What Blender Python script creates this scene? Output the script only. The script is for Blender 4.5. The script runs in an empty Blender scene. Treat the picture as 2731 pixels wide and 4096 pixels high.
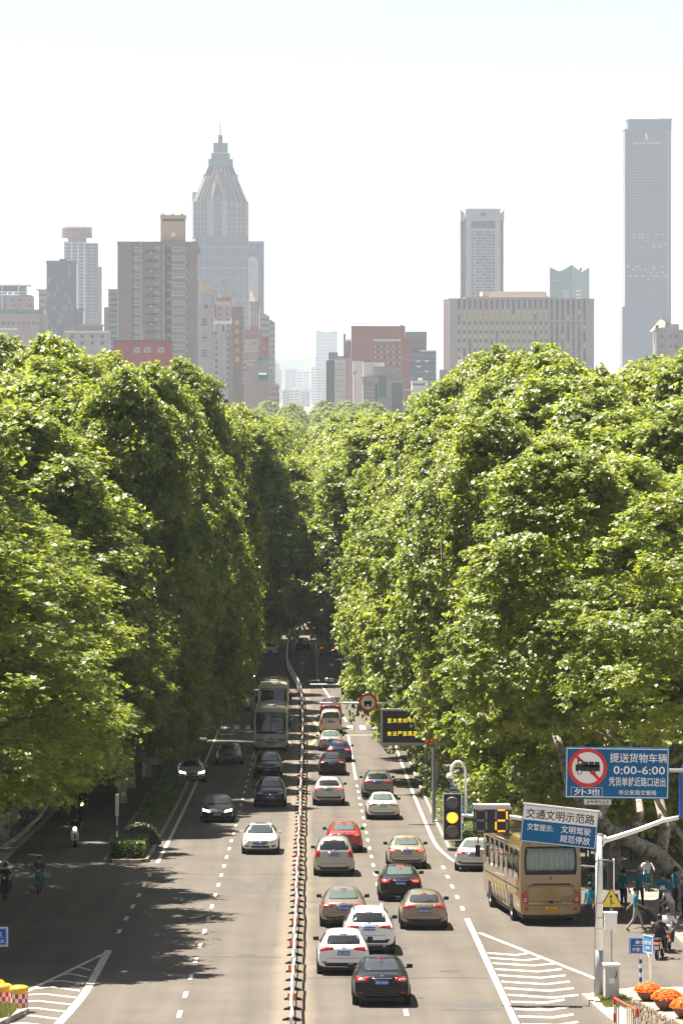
import bpy, bmesh, math, random
import numpy as np
from mathutils import Vector, Matrix, Euler
from mathutils.bvhtree import BVHTree

random.seed(7); np.random.seed(7)
S = bpy.context.scene
COL = S.collection
R = math.radians

# ------------------------------------------------------------------ camera, sky, sun, exposure
CH = 33.8                      # camera height above the flat part of the city
FP, PX0, PY0 = 16000.0, 1239.0, 1560.0   # focal length and principal point in photo pixels
cam_d = bpy.data.cameras.new('camera'); cam = bpy.data.objects.new('camera', cam_d); COL.objects.link(cam)
cam.location = (0, 0, CH); cam.rotation_euler = (R(90), 0, 0)
cam_d.sensor_fit = 'VERTICAL'; cam_d.sensor_height = 36.0; cam_d.lens = FP / 4096 * 36
cam_d.shift_x = (2731 / 2 - PX0) / 4096; cam_d.shift_y = -(2048 - PY0) / 4096
cam_d.clip_start = 1; cam_d.clip_end = 20000
S.camera = cam

SUN_TO = Vector((0.35, -0.26, -1.0)).normalized()     # the way the sunlight travels
sun_el = math.asin(-SUN_TO.z); sun_az = math.atan2(-SUN_TO.x, -SUN_TO.y)
world = bpy.data.worlds.new('World'); S.world = world; world.use_nodes = True
wn = world.node_tree.nodes; wl = world.node_tree.links; wn.clear()
sky = wn.new('ShaderNodeTexSky'); sky.sky_type = 'NISHITA'; sky.sun_disc = False
sky.sun_elevation = sun_el; sky.sun_rotation = sun_az
sky.air_density = 0.4; sky.dust_density = 0.4; sky.ozone_density = 1.0
hs = wn.new('ShaderNodeHueSaturation'); hs.inputs['Saturation'].default_value = 0.36
bg = wn.new('ShaderNodeBackground'); bg.inputs['Strength'].default_value = 0.06
wo = wn.new('ShaderNodeOutputWorld')
wl.new(sky.outputs[0], hs.inputs['Color']); wl.new(hs.outputs[0], bg.inputs[0]); wl.new(bg.outputs[0], wo.inputs[0])
sl = bpy.data.lights.new('sun', 'SUN'); sl.energy = 5.0; sl.angle = R(0.53); sl.color = (1.0, 0.93, 0.815)
so = bpy.data.objects.new('sun', sl); COL.objects.link(so)
so.rotation_euler = SUN_TO.to_track_quat('-Z', 'Y').to_euler()
so.location = (0, 0, 200)
S.view_settings.view_transform = 'Standard'; S.view_settings.look = 'None'
S.view_settings.gamma = 1.0; S.view_settings.use_curve_mapping = False
S.view_settings.exposure = 1.6
cy = S.cycles
cy.max_bounces = 8; cy.diffuse_bounces = 2; cy.glossy_bounces = 3; cy.transmission_bounces = 4
cy.transparent_max_bounces = 8; cy.volume_bounces = 1; cy.use_denoising = True
cy.sample_clamp_indirect = 8.0

# ------------------------------------------------------------------ the lie of the land
def drop(Y):
    if Y <= 190: return 13.76 + 0.0477 * Y
    return 22.823 + 11.0 * (1 - math.exp(-(Y - 190) / 230.6))
def gz(Y): return CH - drop(Y)
def rowpy(Y): return PY0 + FP * drop(Y) / Y
def Yof(py):
    a, b = 60.0, 3000.0
    for _ in range(60):
        m = (a + b) / 2
        if rowpy(m) > py: a = m
        else: b = m
    return a
def wx(px, Y): return (px - PX0) * Y / FP
def wz(py, Y): return CH + (PY0 - py) * Y / FP
def P(px, py, Y): return Vector((wx(px, Y), Y, wz(py, Y)))
def on_ground(px, py):
    Y = Yof(py); return Vector((wx(px, Y), Y, gz(Y)))
def slope(Y): return (gz(Y + 0.5) - gz(Y - 0.5))

# ------------------------------------------------------------------ materials
MATS = {}
def mat(name, col, rough=0.6, metal=0.0, var=0.0, scale=3.0, bump=0.0, coat=0.0, spec=0.5, emit=0.0, ecol=None, detail=4.0):
    if name in MATS: return MATS[name]
    m = bpy.data.materials.new(name); m.use_nodes = True
    nt = m.node_tree; b = nt.nodes['Principled BSDF']
    b.inputs['Base Color'].default_value = (*col, 1); b.inputs['Roughness'].default_value = rough
    b.inputs['Metallic'].default_value = metal; b.inputs['Specular IOR Level'].default_value = spec
    if coat: b.inputs['Coat Weight'].default_value = coat; b.inputs['Coat Roughness'].default_value = 0.04
    if emit: b.inputs['Emission Color'].default_value = (*(ecol or col), 1); b.inputs['Emission Strength'].default_value = emit
    if var or bump:
        tc = nt.nodes.new('ShaderNodeTexCoord'); nz = nt.nodes.new('ShaderNodeTexNoise')
        nz.inputs['Scale'].default_value = scale; nz.inputs['Detail'].default_value = detail
        nt.links.new(tc.outputs['Object'], nz.inputs['Vector'])
        if var:
            mr = nt.nodes.new('ShaderNodeMapRange')
            mr.inputs['From Min'].default_value = 0.25; mr.inputs['From Max'].default_value = 0.75
            mr.inputs['To Min'].default_value = 1 - var; mr.inputs['To Max'].default_value = 1 + var
            mx = nt.nodes.new('ShaderNodeVectorMath'); mx.operation = 'SCALE'
            mx.inputs[0].default_value = col
            nt.links.new(nz.outputs['Fac'], mr.inputs['Value']); nt.links.new(mr.outputs[0], mx.inputs['Scale'])
            nt.links.new(mx.outputs[0], b.inputs['Base Color'])
        if bump:
            bp = nt.nodes.new('ShaderNodeBump'); bp.inputs['Strength'].default_value = bump; bp.inputs['Distance'].default_value = 0.05
            nt.links.new(nz.outputs['Fac'], bp.inputs['Height']); nt.links.new(bp.outputs[0], b.inputs['Normal'])
    MATS[name] = m; return m

def asphalt_mat():
    m = bpy.data.materials.new('asphalt'); m.use_nodes = True; nt = m.node_tree; b = nt.nodes['Principled BSDF']
    N = nt.nodes.new; Lk = nt.links.new
    tc = N('ShaderNodeTexCoord'); sp = N('ShaderNodeSeparateXYZ'); Lk(tc.outputs['Object'], sp.inputs[0])
    n1 = N('ShaderNodeTexNoise'); n1.inputs['Scale'].default_value = 0.35; n1.inputs['Detail'].default_value = 6; Lk(tc.outputs['Object'], n1.inputs['Vector'])
    mp = N('ShaderNodeMapping'); mp.inputs['Scale'].default_value = (1.6, 0.03, 1); Lk(tc.outputs['Object'], mp.inputs['Vector'])
    n2 = N('ShaderNodeTexNoise'); n2.inputs['Scale'].default_value = 1.0; n2.inputs['Detail'].default_value = 5; Lk(mp.outputs[0], n2.inputs['Vector'])
    n3 = N('ShaderNodeTexNoise'); n3.inputs['Scale'].default_value = 14; n3.inputs['Detail'].default_value = 6; Lk(tc.outputs['Object'], n3.inputs['Vector'])
    ad = N('ShaderNodeMath'); ad.operation = 'ADD'; Lk(n1.outputs['Fac'], ad.inputs[0]); Lk(n2.outputs['Fac'], ad.inputs[1])
    ad2 = N('ShaderNodeMath'); ad2.operation = 'MULTIPLY_ADD'; Lk(n3.outputs['Fac'], ad2.inputs[0]); ad2.inputs[1].default_value = 0.5; Lk(ad.outputs[0], ad2.inputs[2])
    cr = N('ShaderNodeValToRGB'); cr.color_ramp.elements[0].position = 0.30; cr.color_ramp.elements[1].position = 0.78
    cr.color_ramp.elements[0].color = (0.080, 0.070, 0.060, 1); cr.color_ramp.elements[1].color = (0.145, 0.126, 0.106, 1)
    sc = N('ShaderNodeMath'); sc.operation = 'MULTIPLY'; sc.inputs[1].default_value = 0.44; Lk(ad2.outputs[0], sc.inputs[0]); Lk(sc.outputs[0], cr.inputs[0])
    # faint polished wheel tracks, two to a lane
    tk = N('ShaderNodeMath'); tk.operation = 'MULTIPLY_ADD'; Lk(sp.outputs['X'], tk.inputs[0]); tk.inputs[1].default_value = 3.59; tk.inputs[2].default_value = 5.38
    tn = N('ShaderNodeMath'); tn.operation = 'SINE'; Lk(tk.outputs[0], tn.inputs[0])
    tm = N('ShaderNodeMath'); tm.operation = 'MULTIPLY_ADD'; Lk(tn.outputs[0], tm.inputs[0]); tm.inputs[1].default_value = 0.10; Lk(ad2.outputs[0], tm.inputs[2]); Lk(tm.outputs[0], sc.inputs[0])
    # sandy dirt gathered along the median barrier
    ax = N('ShaderNodeMath'); ax.operation = 'ADD'; ax.inputs[1].default_value = 0.56; Lk(sp.outputs['X'], ax.inputs[0])
    ab = N('ShaderNodeMath'); ab.operation = 'ABSOLUTE'; Lk(ax.outputs[0], ab.inputs[0])
    wb = N('ShaderNodeMath'); wb.operation = 'MULTIPLY_ADD'; Lk(n1.outputs['Fac'], wb.inputs[0]); wb.inputs[1].default_value = -0.35; Lk(ab.outputs[0], wb.inputs[2])
    mr = N('ShaderNodeMapRange'); mr.inputs['From Min'].default_value = 0.28; mr.inputs['From Max'].default_value = 0.62
    mr.inputs['To Min'].default_value = 0.5; mr.inputs['To Max'].default_value = 0.0; Lk(wb.outputs[0], mr.inputs['Value'])
    mx = N('ShaderNodeMix'); mx.data_type = 'RGBA'; Lk(mr.outputs[0], mx.inputs['Factor']); Lk(cr.outputs[0], mx.inputs['A'])
    mx.inputs['B'].default_value = (0.25, 0.20, 0.145, 1)
    Lk(mx.outputs['Result'], b.inputs['Base Color']); b.inputs['Roughness'].default_value = 0.85; b.inputs['Specular IOR Level'].default_value = 0.25
    bp = N('ShaderNodeBump'); bp.inputs['Strength'].default_value = 0.25; bp.inputs['Distance'].default_value = 0.02
    Lk(n3.outputs['Fac'], bp.inputs['Height']); Lk(bp.outputs[0], b.inputs['Normal'])
    return m
ASPH = asphalt_mat()
def paint_mat(name, col, wear=0.45):
    m = bpy.data.materials.new(name); m.use_nodes = True; nt = m.node_tree; b = nt.nodes['Principled BSDF']
    tc = nt.nodes.new('ShaderNodeTexCoord'); nz = nt.nodes.new('ShaderNodeTexNoise'); nz.inputs['Scale'].default_value = 6; nz.inputs['Detail'].default_value = 8
    nt.links.new(tc.outputs['Object'], nz.inputs['Vector'])
    cr = nt.nodes.new('ShaderNodeValToRGB'); cr.color_ramp.elements[0].position = wear - 0.14; cr.color_ramp.elements[1].position = wear + 0.06
    cr.color_ramp.elements[0].color = (0.2, 0.185, 0.17, 1); cr.color_ramp.elements[1].color = (*col, 1)
    nt.links.new(nz.outputs['Fac'], cr.inputs[0]); nt.links.new(cr.outputs[0], b.inputs['Base Color']); b.inputs['Roughness'].default_value = 0.7
    return m
MARK = paint_mat('road_paint_white', (0.62, 0.59, 0.53)); MARKY = paint_mat('road_paint_yellow', (0.5, 0.36, 0.16))

# ------------------------------------------------------------------ object helpers
def prop(o, label=None, cat=None, group=None, kind=None):
    if label: o['label'] = label
    if cat: o['category'] = cat
    if group: o['group'] = group
    if kind: o['kind'] = kind
    return o
def link(o, parent=None):
    COL.objects.link(o)
    if parent is not None: o.parent = parent
    return o
def empty(name, loc=(0, 0, 0), rot=(0, 0, 0), label=None, cat=None, group=None, kind=None):
    o = bpy.data.objects.new(name, None); o.location = loc; o.rotation_euler = rot; o.empty_display_size = 0.2
    link(o); return prop(o, label, cat, group, kind)
def ob(name, mesh, parent=None, loc=None, rot=None, scale=None):
    o = bpy.data.objects.new(name, mesh); link(o, parent)
    if loc is not None: o.location = loc
    if rot is not None: o.rotation_euler = rot
    if scale is not None: o.scale = scale
    return o
def copy_tree(o, parent=None):
    c = o.copy(); COL.objects.link(c); c.parent = parent
    for ch in o.children: copy_tree(ch, c)
    return c

class MB:
    def __init__(s): s.v = []; s.f = []; s.m = []; s.mats = []
    def mi(s, m):
        if m not in s.mats: s.mats.append(m)
        return s.mats.index(m)
    def add(s, vs, fs, m=None):
        n = len(s.v); s.v += [tuple(v) for v in vs]; k = s.mi(m) if m is not None else 0
        s.f += [tuple(i + n for i in f) for f in fs]; s.m += [k] * len(fs); return s
    def box(s, c, d, m=None, rz=0.0, taper=1.0):
        x, y, z = d[0] / 2, d[1] / 2, d[2] / 2; t = taper
        vs = [(-x, -y, -z), (x, -y, -z), (x, y, -z), (-x, y, -z), (-x * t, -y * t, z), (x * t, -y * t, z), (x * t, y * t, z), (-x * t, y * t, z)]
        cr, sr = math.cos(rz), math.sin(rz)
        vs = [(c[0] + a * cr - b * sr, c[1] + a * sr + b * cr, c[2] + e) for a, b, e in vs]
        return s.add(vs, [(0, 3, 2, 1), (4, 5, 6, 7), (0, 1, 5, 4), (1, 2, 6, 5), (2, 3, 7, 6), (3, 0, 4, 7)], m)
    def tube(s, pts, rad, n=8, m=None, caps=True):
        pts = [Vector(p) for p in pts]
        if not hasattr(rad, '__len__'): rad = [rad] * len(pts)
        vs = []; fs = []; up = None
        for i, p in enumerate(pts):
            d = (pts[min(i + 1, len(pts) - 1)] - pts[max(i - 1, 0)]).normalized()
            if up is None:
                up = Vector((0, 0, 1)) if abs(d.z) < 0.9 else Vector((1, 0, 0))
            a = d.cross(up).normalized(); b = a.cross(d).normalized(); up = b
            for k in range(n):
                t = 2 * math.pi * k / n; vs.append(p + (a * math.cos(t) + b * math.sin(t)) * rad[i])
        for i in range(len(pts) - 1):
            for k in range(n):
                k2 = (k + 1) % n; fs.append((i * n + k, i * n + k2, (i + 1) * n + k2, (i + 1) * n + k))
        if caps: fs.append(tuple(range(n - 1, -1, -1))); fs.append(tuple((len(pts) - 1) * n + k for k in range(n)))
        return s.add(vs, fs, m)
    def lathe(s, prof, n=20, c=(0, 0, 0), m=None, axis='z'):
        vs = []; fs = []
        for r, z in prof:
            for k in range(n):
                t = 2 * math.pi * k / n; a, b = r * math.cos(t), r * math.sin(t)
                vs.append((c[0] + a, c[1] + b, c[2] + z) if axis == 'z' else ((c[0] + z, c[1] + a, c[2] + b) if axis == 'x' else (c[0] + a, c[1] + z, c[2] - b)))
        for i in range(len(prof) - 1):
            for k in range(n):
                k2 = (k + 1) % n; fs.append((i * n + k, i * n + k2, (i + 1) * n + k2, (i + 1) * n + k))
        return s.add(vs, fs, m)
    def prism(s, poly, y0, y1, m=None):          # polygon in x,z extruded along y
        n = len(poly); vs = [(a, y0, b) for a, b in poly] + [(a, y1, b) for a, b in poly]
        fs = [tuple(range(n)), tuple(range(2 * n - 1, n - 1, -1))] + [(i, (i + 1) % n + 0, (i + 1) % n + n, i + n)[::-1] for i in range(n)]
        return s.add(vs, fs, m)
    def mesh(s, name, m=None, smooth=False):
        me = bpy.data.meshes.new(name); me.from_pydata(s.v, [], s.f)
        ms = s.mats if s.mats else ([m] if m else [])
        for k in ms: me.materials.append(k)
        if s.mats: me.polygons.foreach_set('material_index', s.m)
        if smooth: me.polygons.foreach_set('use_smooth', [True] * len(me.polygons))
        me.update(); return me
    def build(s, name, m=None, parent=None, smooth=False, bevel=0.0, loc=None, rot=None):
        o = ob(name, s.mesh(name, m, smooth), parent, loc, rot)
        if bevel: b = o.modifiers.new('b', 'BEVEL'); b.width = bevel; b.segments = 2; b.limit_method = 'ANGLE'
        return o
def fix_normals(me):
    bm = bmesh.new(); bm.from_mesh(me); bmesh.ops.recalc_face_normals(bm, faces=bm.faces); bm.to_mesh(me); bm.free()

TMPS = bpy.data.scenes.new('workshop')
def evaluate(o):
    """mesh of an object with its modifiers applied"""
    TMPS.collection.objects.link(o); vl = TMPS.view_layers[0]; vl.update(); dg = vl.depsgraph
    me = bpy.data.meshes.new_from_object(o.evaluated_get(dg)); bpy.data.objects.remove(o); return me
TXT = {}
def text_mesh(s, m, depth=0.004):
    k = (s, m.name, depth)
    if k in TXT: return TXT[k]
    cu = bpy.data.curves.new('lettering', 'FONT'); cu.body = s; cu.align_x = 'CENTER'; cu.align_y = 'CENTER'
    cu.resolution_u = 2; cu.extrude = depth; cu.size = 1.0; cu.offset = 0.0 if 'led' in m.name else 0.008
    me = evaluate(bpy.data.objects.new('lettering', cu)); bpy.data.curves.remove(cu)
    n = len(me.vertices); co = np.zeros(n * 3); me.vertices.foreach_get('co', co); co = co.reshape(-1, 3)
    lo, hi = co.min(0), co.max(0)
    co[:, :2] -= (lo[:2] + hi[:2]) / 2; co[:, 0] /= (hi[0] - lo[0]); co[:, 1] /= (hi[1] - lo[1])
    out = np.stack([co[:, 0], -co[:, 2], co[:, 1]], 1)          # x across, z up, unit box, facing -y
    me.vertices.foreach_set('co', out.ravel()); me.materials.clear(); me.materials.append(m); me.update()
    TXT[k] = me; return me
def lettering(s, m, parent, x, z, w, h, y=-0.006, name='lettering'):
    o = ob(name, text_mesh(s, m), parent, (x, y, z)); o.scale = (w, 1, h); return o

def strip(name, xl, xr, y0, y1, off, m, parent=None, step=4.0):
    """a sheet lying on the ground between two lateral lines (numbers or functions of Y)"""
    fl = xl if callable(xl) else (lambda Y: xl); fr = xr if callable(xr) else (lambda Y: xr)
    n = max(1, int(math.ceil((y1 - y0) / step))); vs = []; fs = []
    for i in range(n + 1):
        Y = y0 + (y1 - y0) * i / n; z = gz(Y) + off; vs += [(fl(Y), Y, z), (fr(Y), Y, z)]
    for i in range(n): fs.append((2 * i, 2 * i + 1, 2 * i + 3, 2 * i + 2))
    return MB().add(vs, fs).build(name, m, parent)
def gpoly(name, pts, off, m, parent=None):
    return MB().add([(x, y, gz(y) + off) for x, y in pts], [tuple(range(len(pts)))]).build(name, m, parent)
# ------------------------------------------------------------------ ground, road, pavements
M_SOIL = mat('city_ground', (0.16, 0.145, 0.12), 0.95, var=0.3, scale=0.05)
M_PAVE = mat('pavement_slabs', (0.23, 0.205, 0.18), 0.9, var=0.25, scale=1.2, bump=0.1)
M_KERB = mat('kerb_stone', (0.30, 0.27, 0.23), 0.9, var=0.25, scale=5, bump=0.2)
M_DIRT = mat('planting_soil', (0.10, 0.08, 0.055), 0.95, var=0.35, scale=4, bump=0.4)
ys = [-200, 0, 60] + list(range(80, 1000, 8)) + [1000, 1200, 1600, 2400, 4000, 8000, 14000]
vs = []; fs = []
for i, Y in enumerate(ys):
    for X in (-6000, -200, 200, 6000): vs.append((X, Y, gz(max(Y, 0)) - 0.03))
for i in range(len(ys) - 1):
    for k in range(3): a = i * 4 + k; fs.append((a, a + 1, a + 5, a + 4))
prop(MB().add(vs, fs).build('ground', M_SOIL), 'flat city ground spreading under the avenue and the buildings', kind='structure')
road = strip('road', -14.9, 14.0, 60, 1900, 0.0, ASPH); prop(road, 'grey asphalt avenue running straight between the plane trees', kind='structure')
def slab(name, xl, xr, y0, y1, h, m, label):
    n = max(1, int((y1 - y0) / 5)); vs = []; fs = []
    for i in range(n + 1):
        Y = y0 + (y1 - y0) * i / n; z = gz(Y)
        vs += [(xl, Y, z - 0.1), (xl, Y, z + h), (xr, Y, z + h), (xr, Y, z - 0.1)]
    for i in range(n):
        a = i * 4
        for k in range(3): fs.append((a + k, a + k + 1, a + k + 5, a + k + 4))
    fs += [(0, 1, 2, 3), tuple(n * 4 + k for k in (3, 2, 1, 0))]
    me = MB().add(vs, fs).mesh(name, m); fix_normals(me); o = ob(name, me); return prop(o, label, kind='structure')
pav_l = slab('pavement', -40, -15.05, 150, 700, 0.12, M_PAVE, 'tree-shaded pavement along the cycle lane on the scooter side')
pav_r = slab('pavement', 14.15, 44, 146, 700, 0.12, M_PAVE, 'tree-shaded pavement where the people in teal shirts stand')
kst = MB().box((0, 0, 0.02), (0.15, 0.985, 0.26)).mesh('kerb_stone', M_KERB)
def kerb_run(parent, pts, h=0.0):
    """single stones laid end to end along a ground polyline"""
    pts = [Vector((a, b)) for a, b in pts]
    for a, b in zip(pts[:-1], pts[1:]):
        L = (b - a).length; n = max(1, round(L)); d = (b - a) / n; ang = math.atan2(d.y, d.x) - math.pi / 2
        for k in range(n):
            c = a + d * (k + 0.5)
            o = ob('kerb_stone', kst, parent, (c.x, c.y, gz(c.y) + h + random.uniform(-0.008, 0.008)), (math.atan(slope(c.y)) * math.cos(ang), 0, ang + random.uniform(-.01, .01)), (1, d.length, 1))
kerb_run(pav_l, [(-14.97, 160), (-14.97, 300)]); kerb_run(pav_r, [(14.07, 147), (14.07, 250)])

# painted markings
dash_me = MB().add([(-0.075, -1, 0), (0.075, -1, 0), (0.075, 1, 0), (-0.075, 1, 0)], [(0, 1, 2, 3)]).mesh('lane_dash', MARK)
def dashes(x, y0, y1, w=1.0, ph=0.0):
    Y = y0
    while Y <= y1:
        X = x(Y) if callable(x) else x
        ob('lane_dash', dash_me, road, (X, Y, gz(Y) + 0.007), (math.atan(slope(Y)), 0, 0), (w, 1, 1)); Y += 6
dashes(-4.13, 121, 300); dashes(3.06, 127 + 0.5, 262); dashes(6.40, 162, 194, 1.1); dashes(-7.47, 157, 191, 1.1)
def lx(Y): return 3.06 if Y < 340 else 3.06 - 2.3 * min(1, (Y - 340) / 70)
strip('lane_line', lambda Y: lx(Y) - .08, lambda Y: lx(Y) + .08, 266, 318, 0.007, MARK, road)
strip('lane_line', lambda Y: lx(Y) - .09, lambda Y: lx(Y) + .09, 338, 520, 0.007, MARK, road)
strip('edge_line', -7.52, -7.34, 195, 480, 0.007, MARK, road)
strip('edge_line', lambda Y: 6.42 + max(0, 212 - Y) ** 2 * 0.0022, lambda Y: 6.6 + max(0, 212 - Y) ** 2 * 0.0022, 190, 480, 0.007, MARK, road)
# hatched wedge on the cycle-lane side
strip('wedge_line', lambda Y: -7.62 - max(0, 135 - Y) ** 1.5 * .009, lambda Y: -7.34 - max(0, 135 - Y) ** 1.5 * .009, 108, 149, 0.007, MARK, road, 2)
strip('wedge_line', lambda Y: -7.50 - (148.7 - Y) * 0.139, lambda Y: -7.50 - (148.7 - Y) * 0.139 + .17, 128, 148.4, 0.009, MARK, road, 2)
for k, Y in enumerate((141.0, 138.6, 136.2, 134.0, 131.8, 129.6, 127.4, 125.2, 123.0)):
    xl = -7.50 - (148.7 - Y) * 0.139; xl = max(xl, -9.9); xm = (xl - 7.6) / 2 - .1; w = 0.38
    gpoly('wedge_stripe', [(-7.7, Y), (-7.7, Y + w), (xm, Y + 1.2 + w), (xm, Y + 1.2)], 0.008, MARK, road)
    gpoly('wedge_stripe', [(xm, Y + 1.2), (xm, Y + 1.2 + w), (xl + .25, Y + .8 + w), (xl + .25, Y + .8)], 0.008, MARK, road)
# hatched wedge in front of the signal island
strip('wedge_line', 6.28, 6.5, 108, 163, 0.007, MARK, road, 3)
strip('wedge_line', lambda Y: 6.48 + (156.5 - Y) * 0.18, lambda Y: 6.68 + (156.5 - Y) * 0.18, 136.5, 156.3, 0.009, MARK, road, 2)
for Y in (147.6, 145.6, 143.6, 141.4, 139.2, 137.0, 134.8, 132.6, 130.4, 128.2, 126.0, 123.8, 121.6):
    xr = min(6.55 + (156.5 - Y) * 0.18, 8.9 if Y > 132 else 8.35); xm = 6.6 + (xr - 6.6) * .62; w = 0.55
    a = 0.9 if Y > 131 else 0.25
    gpoly('wedge_stripe', [(6.56, Y), (xm, Y - a), (xm, Y - a + w), (6.56, Y + w)], 0.008, MARK, road)
    gpoly('wedge_stripe', [(xm, Y - a), (xr, Y - a + .9), (xr, Y - a + .9 + w), (xm, Y - a + w)], 0.008, MARK, road)
# zebra crossing, stop lines, yellow refuge marks, arrows
for i in range(-7, 7):
    X = i * 1.04 - 0.05
    if -1.4 < X < 0.4: continue
    gpoly('crossing_stripe', [(X, 327), (X + .48, 327), (X + .48, 332.4), (X, 332.4)], 0.008, MARK, road)
gpoly('stop_line', [(-.2, 319), (6.3, 319), (6.3, 319.45), (-.2, 319.45)], 0.008, MARK, road)
for sgn in (-1, 1):
    arc = [(sgn * (0.55 + 0.75 * math.sin(math.pi * t / 12)) - .7, 305 + 40 * t / 12) for t in range(13)]
    arc2 = [(x + sgn * .28, y) for x, y in arc]
    gpoly('refuge_mark', arc + arc2[::-1], 0.009, MARKY, road)
arrow = [(-.09, 0), (.09, 0), (.09, 4.2), (.42, 4.2), (0, 6.6), (-.42, 4.2), (-.09, 4.2)]
for X, Y in ((-0.85, 437), (2.35, 434), (-0.85, 396)): gpoly('lane_arrow', [(X + a, Y + b) for a, b in arrow], 0.009, MARK, road)
for x, y in ((-2.3, 147), (4.9, 141), (1.2, 216), (7.6, 133.5)):
    gpoly('manhole_cover', [(x + .36 * math.cos(t * .524), y + .36 * math.sin(t * .524)) for t in range(12)], 0.006, mat('manhole_iron', (0.07, 0.062, 0.056), .7, var=.3, scale=12), road)

M_PATCH = mat('asphalt_patch', (.085, .078, .07), .85, var=.25, scale=3, bump=.2); M_SEAL = mat('crack_sealant', (.045, .042, .04), .7, var=.2, scale=6)
for x0, x1, y0, y1 in ((-3.6, -1.9, 176, 183), (0.2, 1.8, 213, 219), (3.4, 5.6, 163.5, 167), (-6.9, -4.6, 152.5, 156), (4.2, 6.1, 128, 130.4)):
    gpoly('repair_patch', [(x0, y0), (x1, y0 + .1), (x1 - .05, y1), (x0 + .04, y1 - .06)], 0.004, M_PATCH, road)
rc = random.Random(4)
for x, y, ln, ax in ((-14, 146.2, 13, 1), (-.2, 171.4, 6.4, 1), (-.1, 138.6, 6.3, 1), (-7.2, 187.5, 6.6, 1)):
    pts = [(x + (ln * k / 9 if ax else rc.uniform(-.12, .12)), y + (rc.uniform(-.15, .15) if ax else ln * k / 9)) for k in range(10)]; w = .02 if not ax else .06
    gpoly('crack_seal', [(a - (0 if ax else w), b - (w if ax else 0)) for a, b in pts] + [(a + (0 if ax else w), b + (w if ax else 0)) for a, b in pts[::-1]], 0.005, M_SEAL, road)
# ------------------------------------------------------------------ median barrier
M_WHITE = mat('white_steel', (0.78, 0.78, 0.76), 0.35, var=0.05, scale=2); M_RUB = mat('black_rubber', (0.02, 0.02, 0.022), 0.8)
M_ORNG = mat('orange_reflector', (0.75, 0.13, 0.02), 0.4); M_GREYP = mat('grey_steel', (0.36, 0.37, 0.38), 0.4, metal=0.3, var=.08, scale=3)
def bx(Y):
    if Y < 320: return -0.56
    return -0.56 - 0.24 * min(1, (Y - 320) / 50) - 1.75 * (lambda t: t * t * (3 - 2 * t))(min(1, max(0, (Y - 368) / 75)))
bar = empty('median_barrier', (bx(116), 116, gz(116)), label='white steel median barrier with orange reflectors down the middle of the avenue', cat='barrier')
bar_off = Vector(bar.location)
post_me = MB().box((0, 0, .56), (.09, .08, 1.1)).add([(-.055, -.05, 1.11), (.055, -.05, 1.11), (.055, .05, 1.11), (-.055, .05, 1.11), (0, 0, 1.22)], [(0, 1, 4), (1, 2, 4), (2, 3, 4), (3, 0, 4), (3, 2, 1, 0)]).mesh('post', M_WHITE)
foot_me = MB().prism([(-.30, 0.005), (.30, 0.005), (.29, .04), (.09, .11), (-.09, .11), (-.29, .04)], -.10, .10).mesh('foot', M_RUB)
refl_me = MB().box((-.095, 0, .74), (.08, .035, .22)).box((.095, 0, .74), (.08, .035, .22)).mesh('reflector', M_ORNG)
pm = MB()
for z, h in ((.98, .07), (.30, .055)): pm.box((0, 1.54, z), (.035, 3.0, h))
for k in range(13): pm.box((0, .2 + k * .223, .64), (.022, .03, .62))
M_FENCE = mat('fence_white', (.56, .56, .55), .45, var=.12, scale=2)
panel_me = pm.mesh('panel', M_FENCE)
rail_me = MB().box((0, 1.54, 1.06), (.07, 3.02, .03)).mesh('top_rail', M_FENCE)
Y = 116.0; k = 0
while Y < 540:
    p = Vector((bx(Y), Y, gz(Y))); q = Vector((bx(Y + 3.08), Y + 3.08, gz(Y + 3.08))); d = q - p
    wob = random.uniform(-.03, .03); rz = -math.atan2(d.x, d.y) + random.uniform(-.012, .012); rx = math.atan2(d.z, 3.08)
    l = p - bar_off + Vector((wob, 0, 0))
    ob('post', post_me, bar, l, (0, 0, rz)); ob('foot', foot_me, bar, l, (rx, 0, rz))
    if k % 3 == 0: ob('reflector', refl_me, bar, l + Vector((0, -.055, 0)), (0, 0, rz))
    ob('panel', panel_me, bar, l, (rx, 0, rz)); ob('top_rail', rail_me, bar, l, (rx, 0, rz))
    Y += 3.08; k += 1
# ------------------------------------------------------------------ foliage
def leaf_mat(name, dark, light, trans=0.45, rough=0.38):
    m = bpy.data.materials.new(name); m.use_nodes = True; nt = m.node_tree; nt.nodes.clear(); N = nt.nodes.new; Lk = nt.links.new
    at = N('ShaderNodeAttribute'); at.attribute_name = 'tint'
    cr = N('ShaderNodeValToRGB'); cr.color_ramp.elements[0].color = (*dark, 1); cr.color_ramp.elements[1].color = (*light, 1)
    Lk(at.outputs['Fac'], cr.inputs[0])
    b = N('ShaderNodeBsdfPrincipled'); b.inputs['Roughness'].default_value = rough; b.inputs['Specular IOR Level'].default_value = 1.0
    Lk(cr.outputs[0], b.inputs['Base Color'])
    t = N('ShaderNodeBsdfTranslucent'); hsv = N('ShaderNodeHueSaturation'); hsv.inputs['Hue'].default_value = 0.485; hsv.inputs['Saturation'].default_value = 1.0; hsv.inputs['Value'].default_value = 2.3
    Lk(cr.outputs[0], hsv.inputs['Color']); Lk(hsv.outputs[0], t.inputs['Color'])
    mx = N('ShaderNodeMixShader'); mx.inputs[0].default_value = trans; Lk(b.outputs[0], mx.inputs[1]); Lk(t.outputs[0], mx.inputs[2])
    o = N('ShaderNodeOutputMaterial'); Lk(mx.outputs[0], o.inputs['Surface']); return m
LEAF = leaf_mat('plane_leaf', (0.050, 0.086, 0.008), (0.275, 0.335, 0.036), .45, .46)
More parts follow.
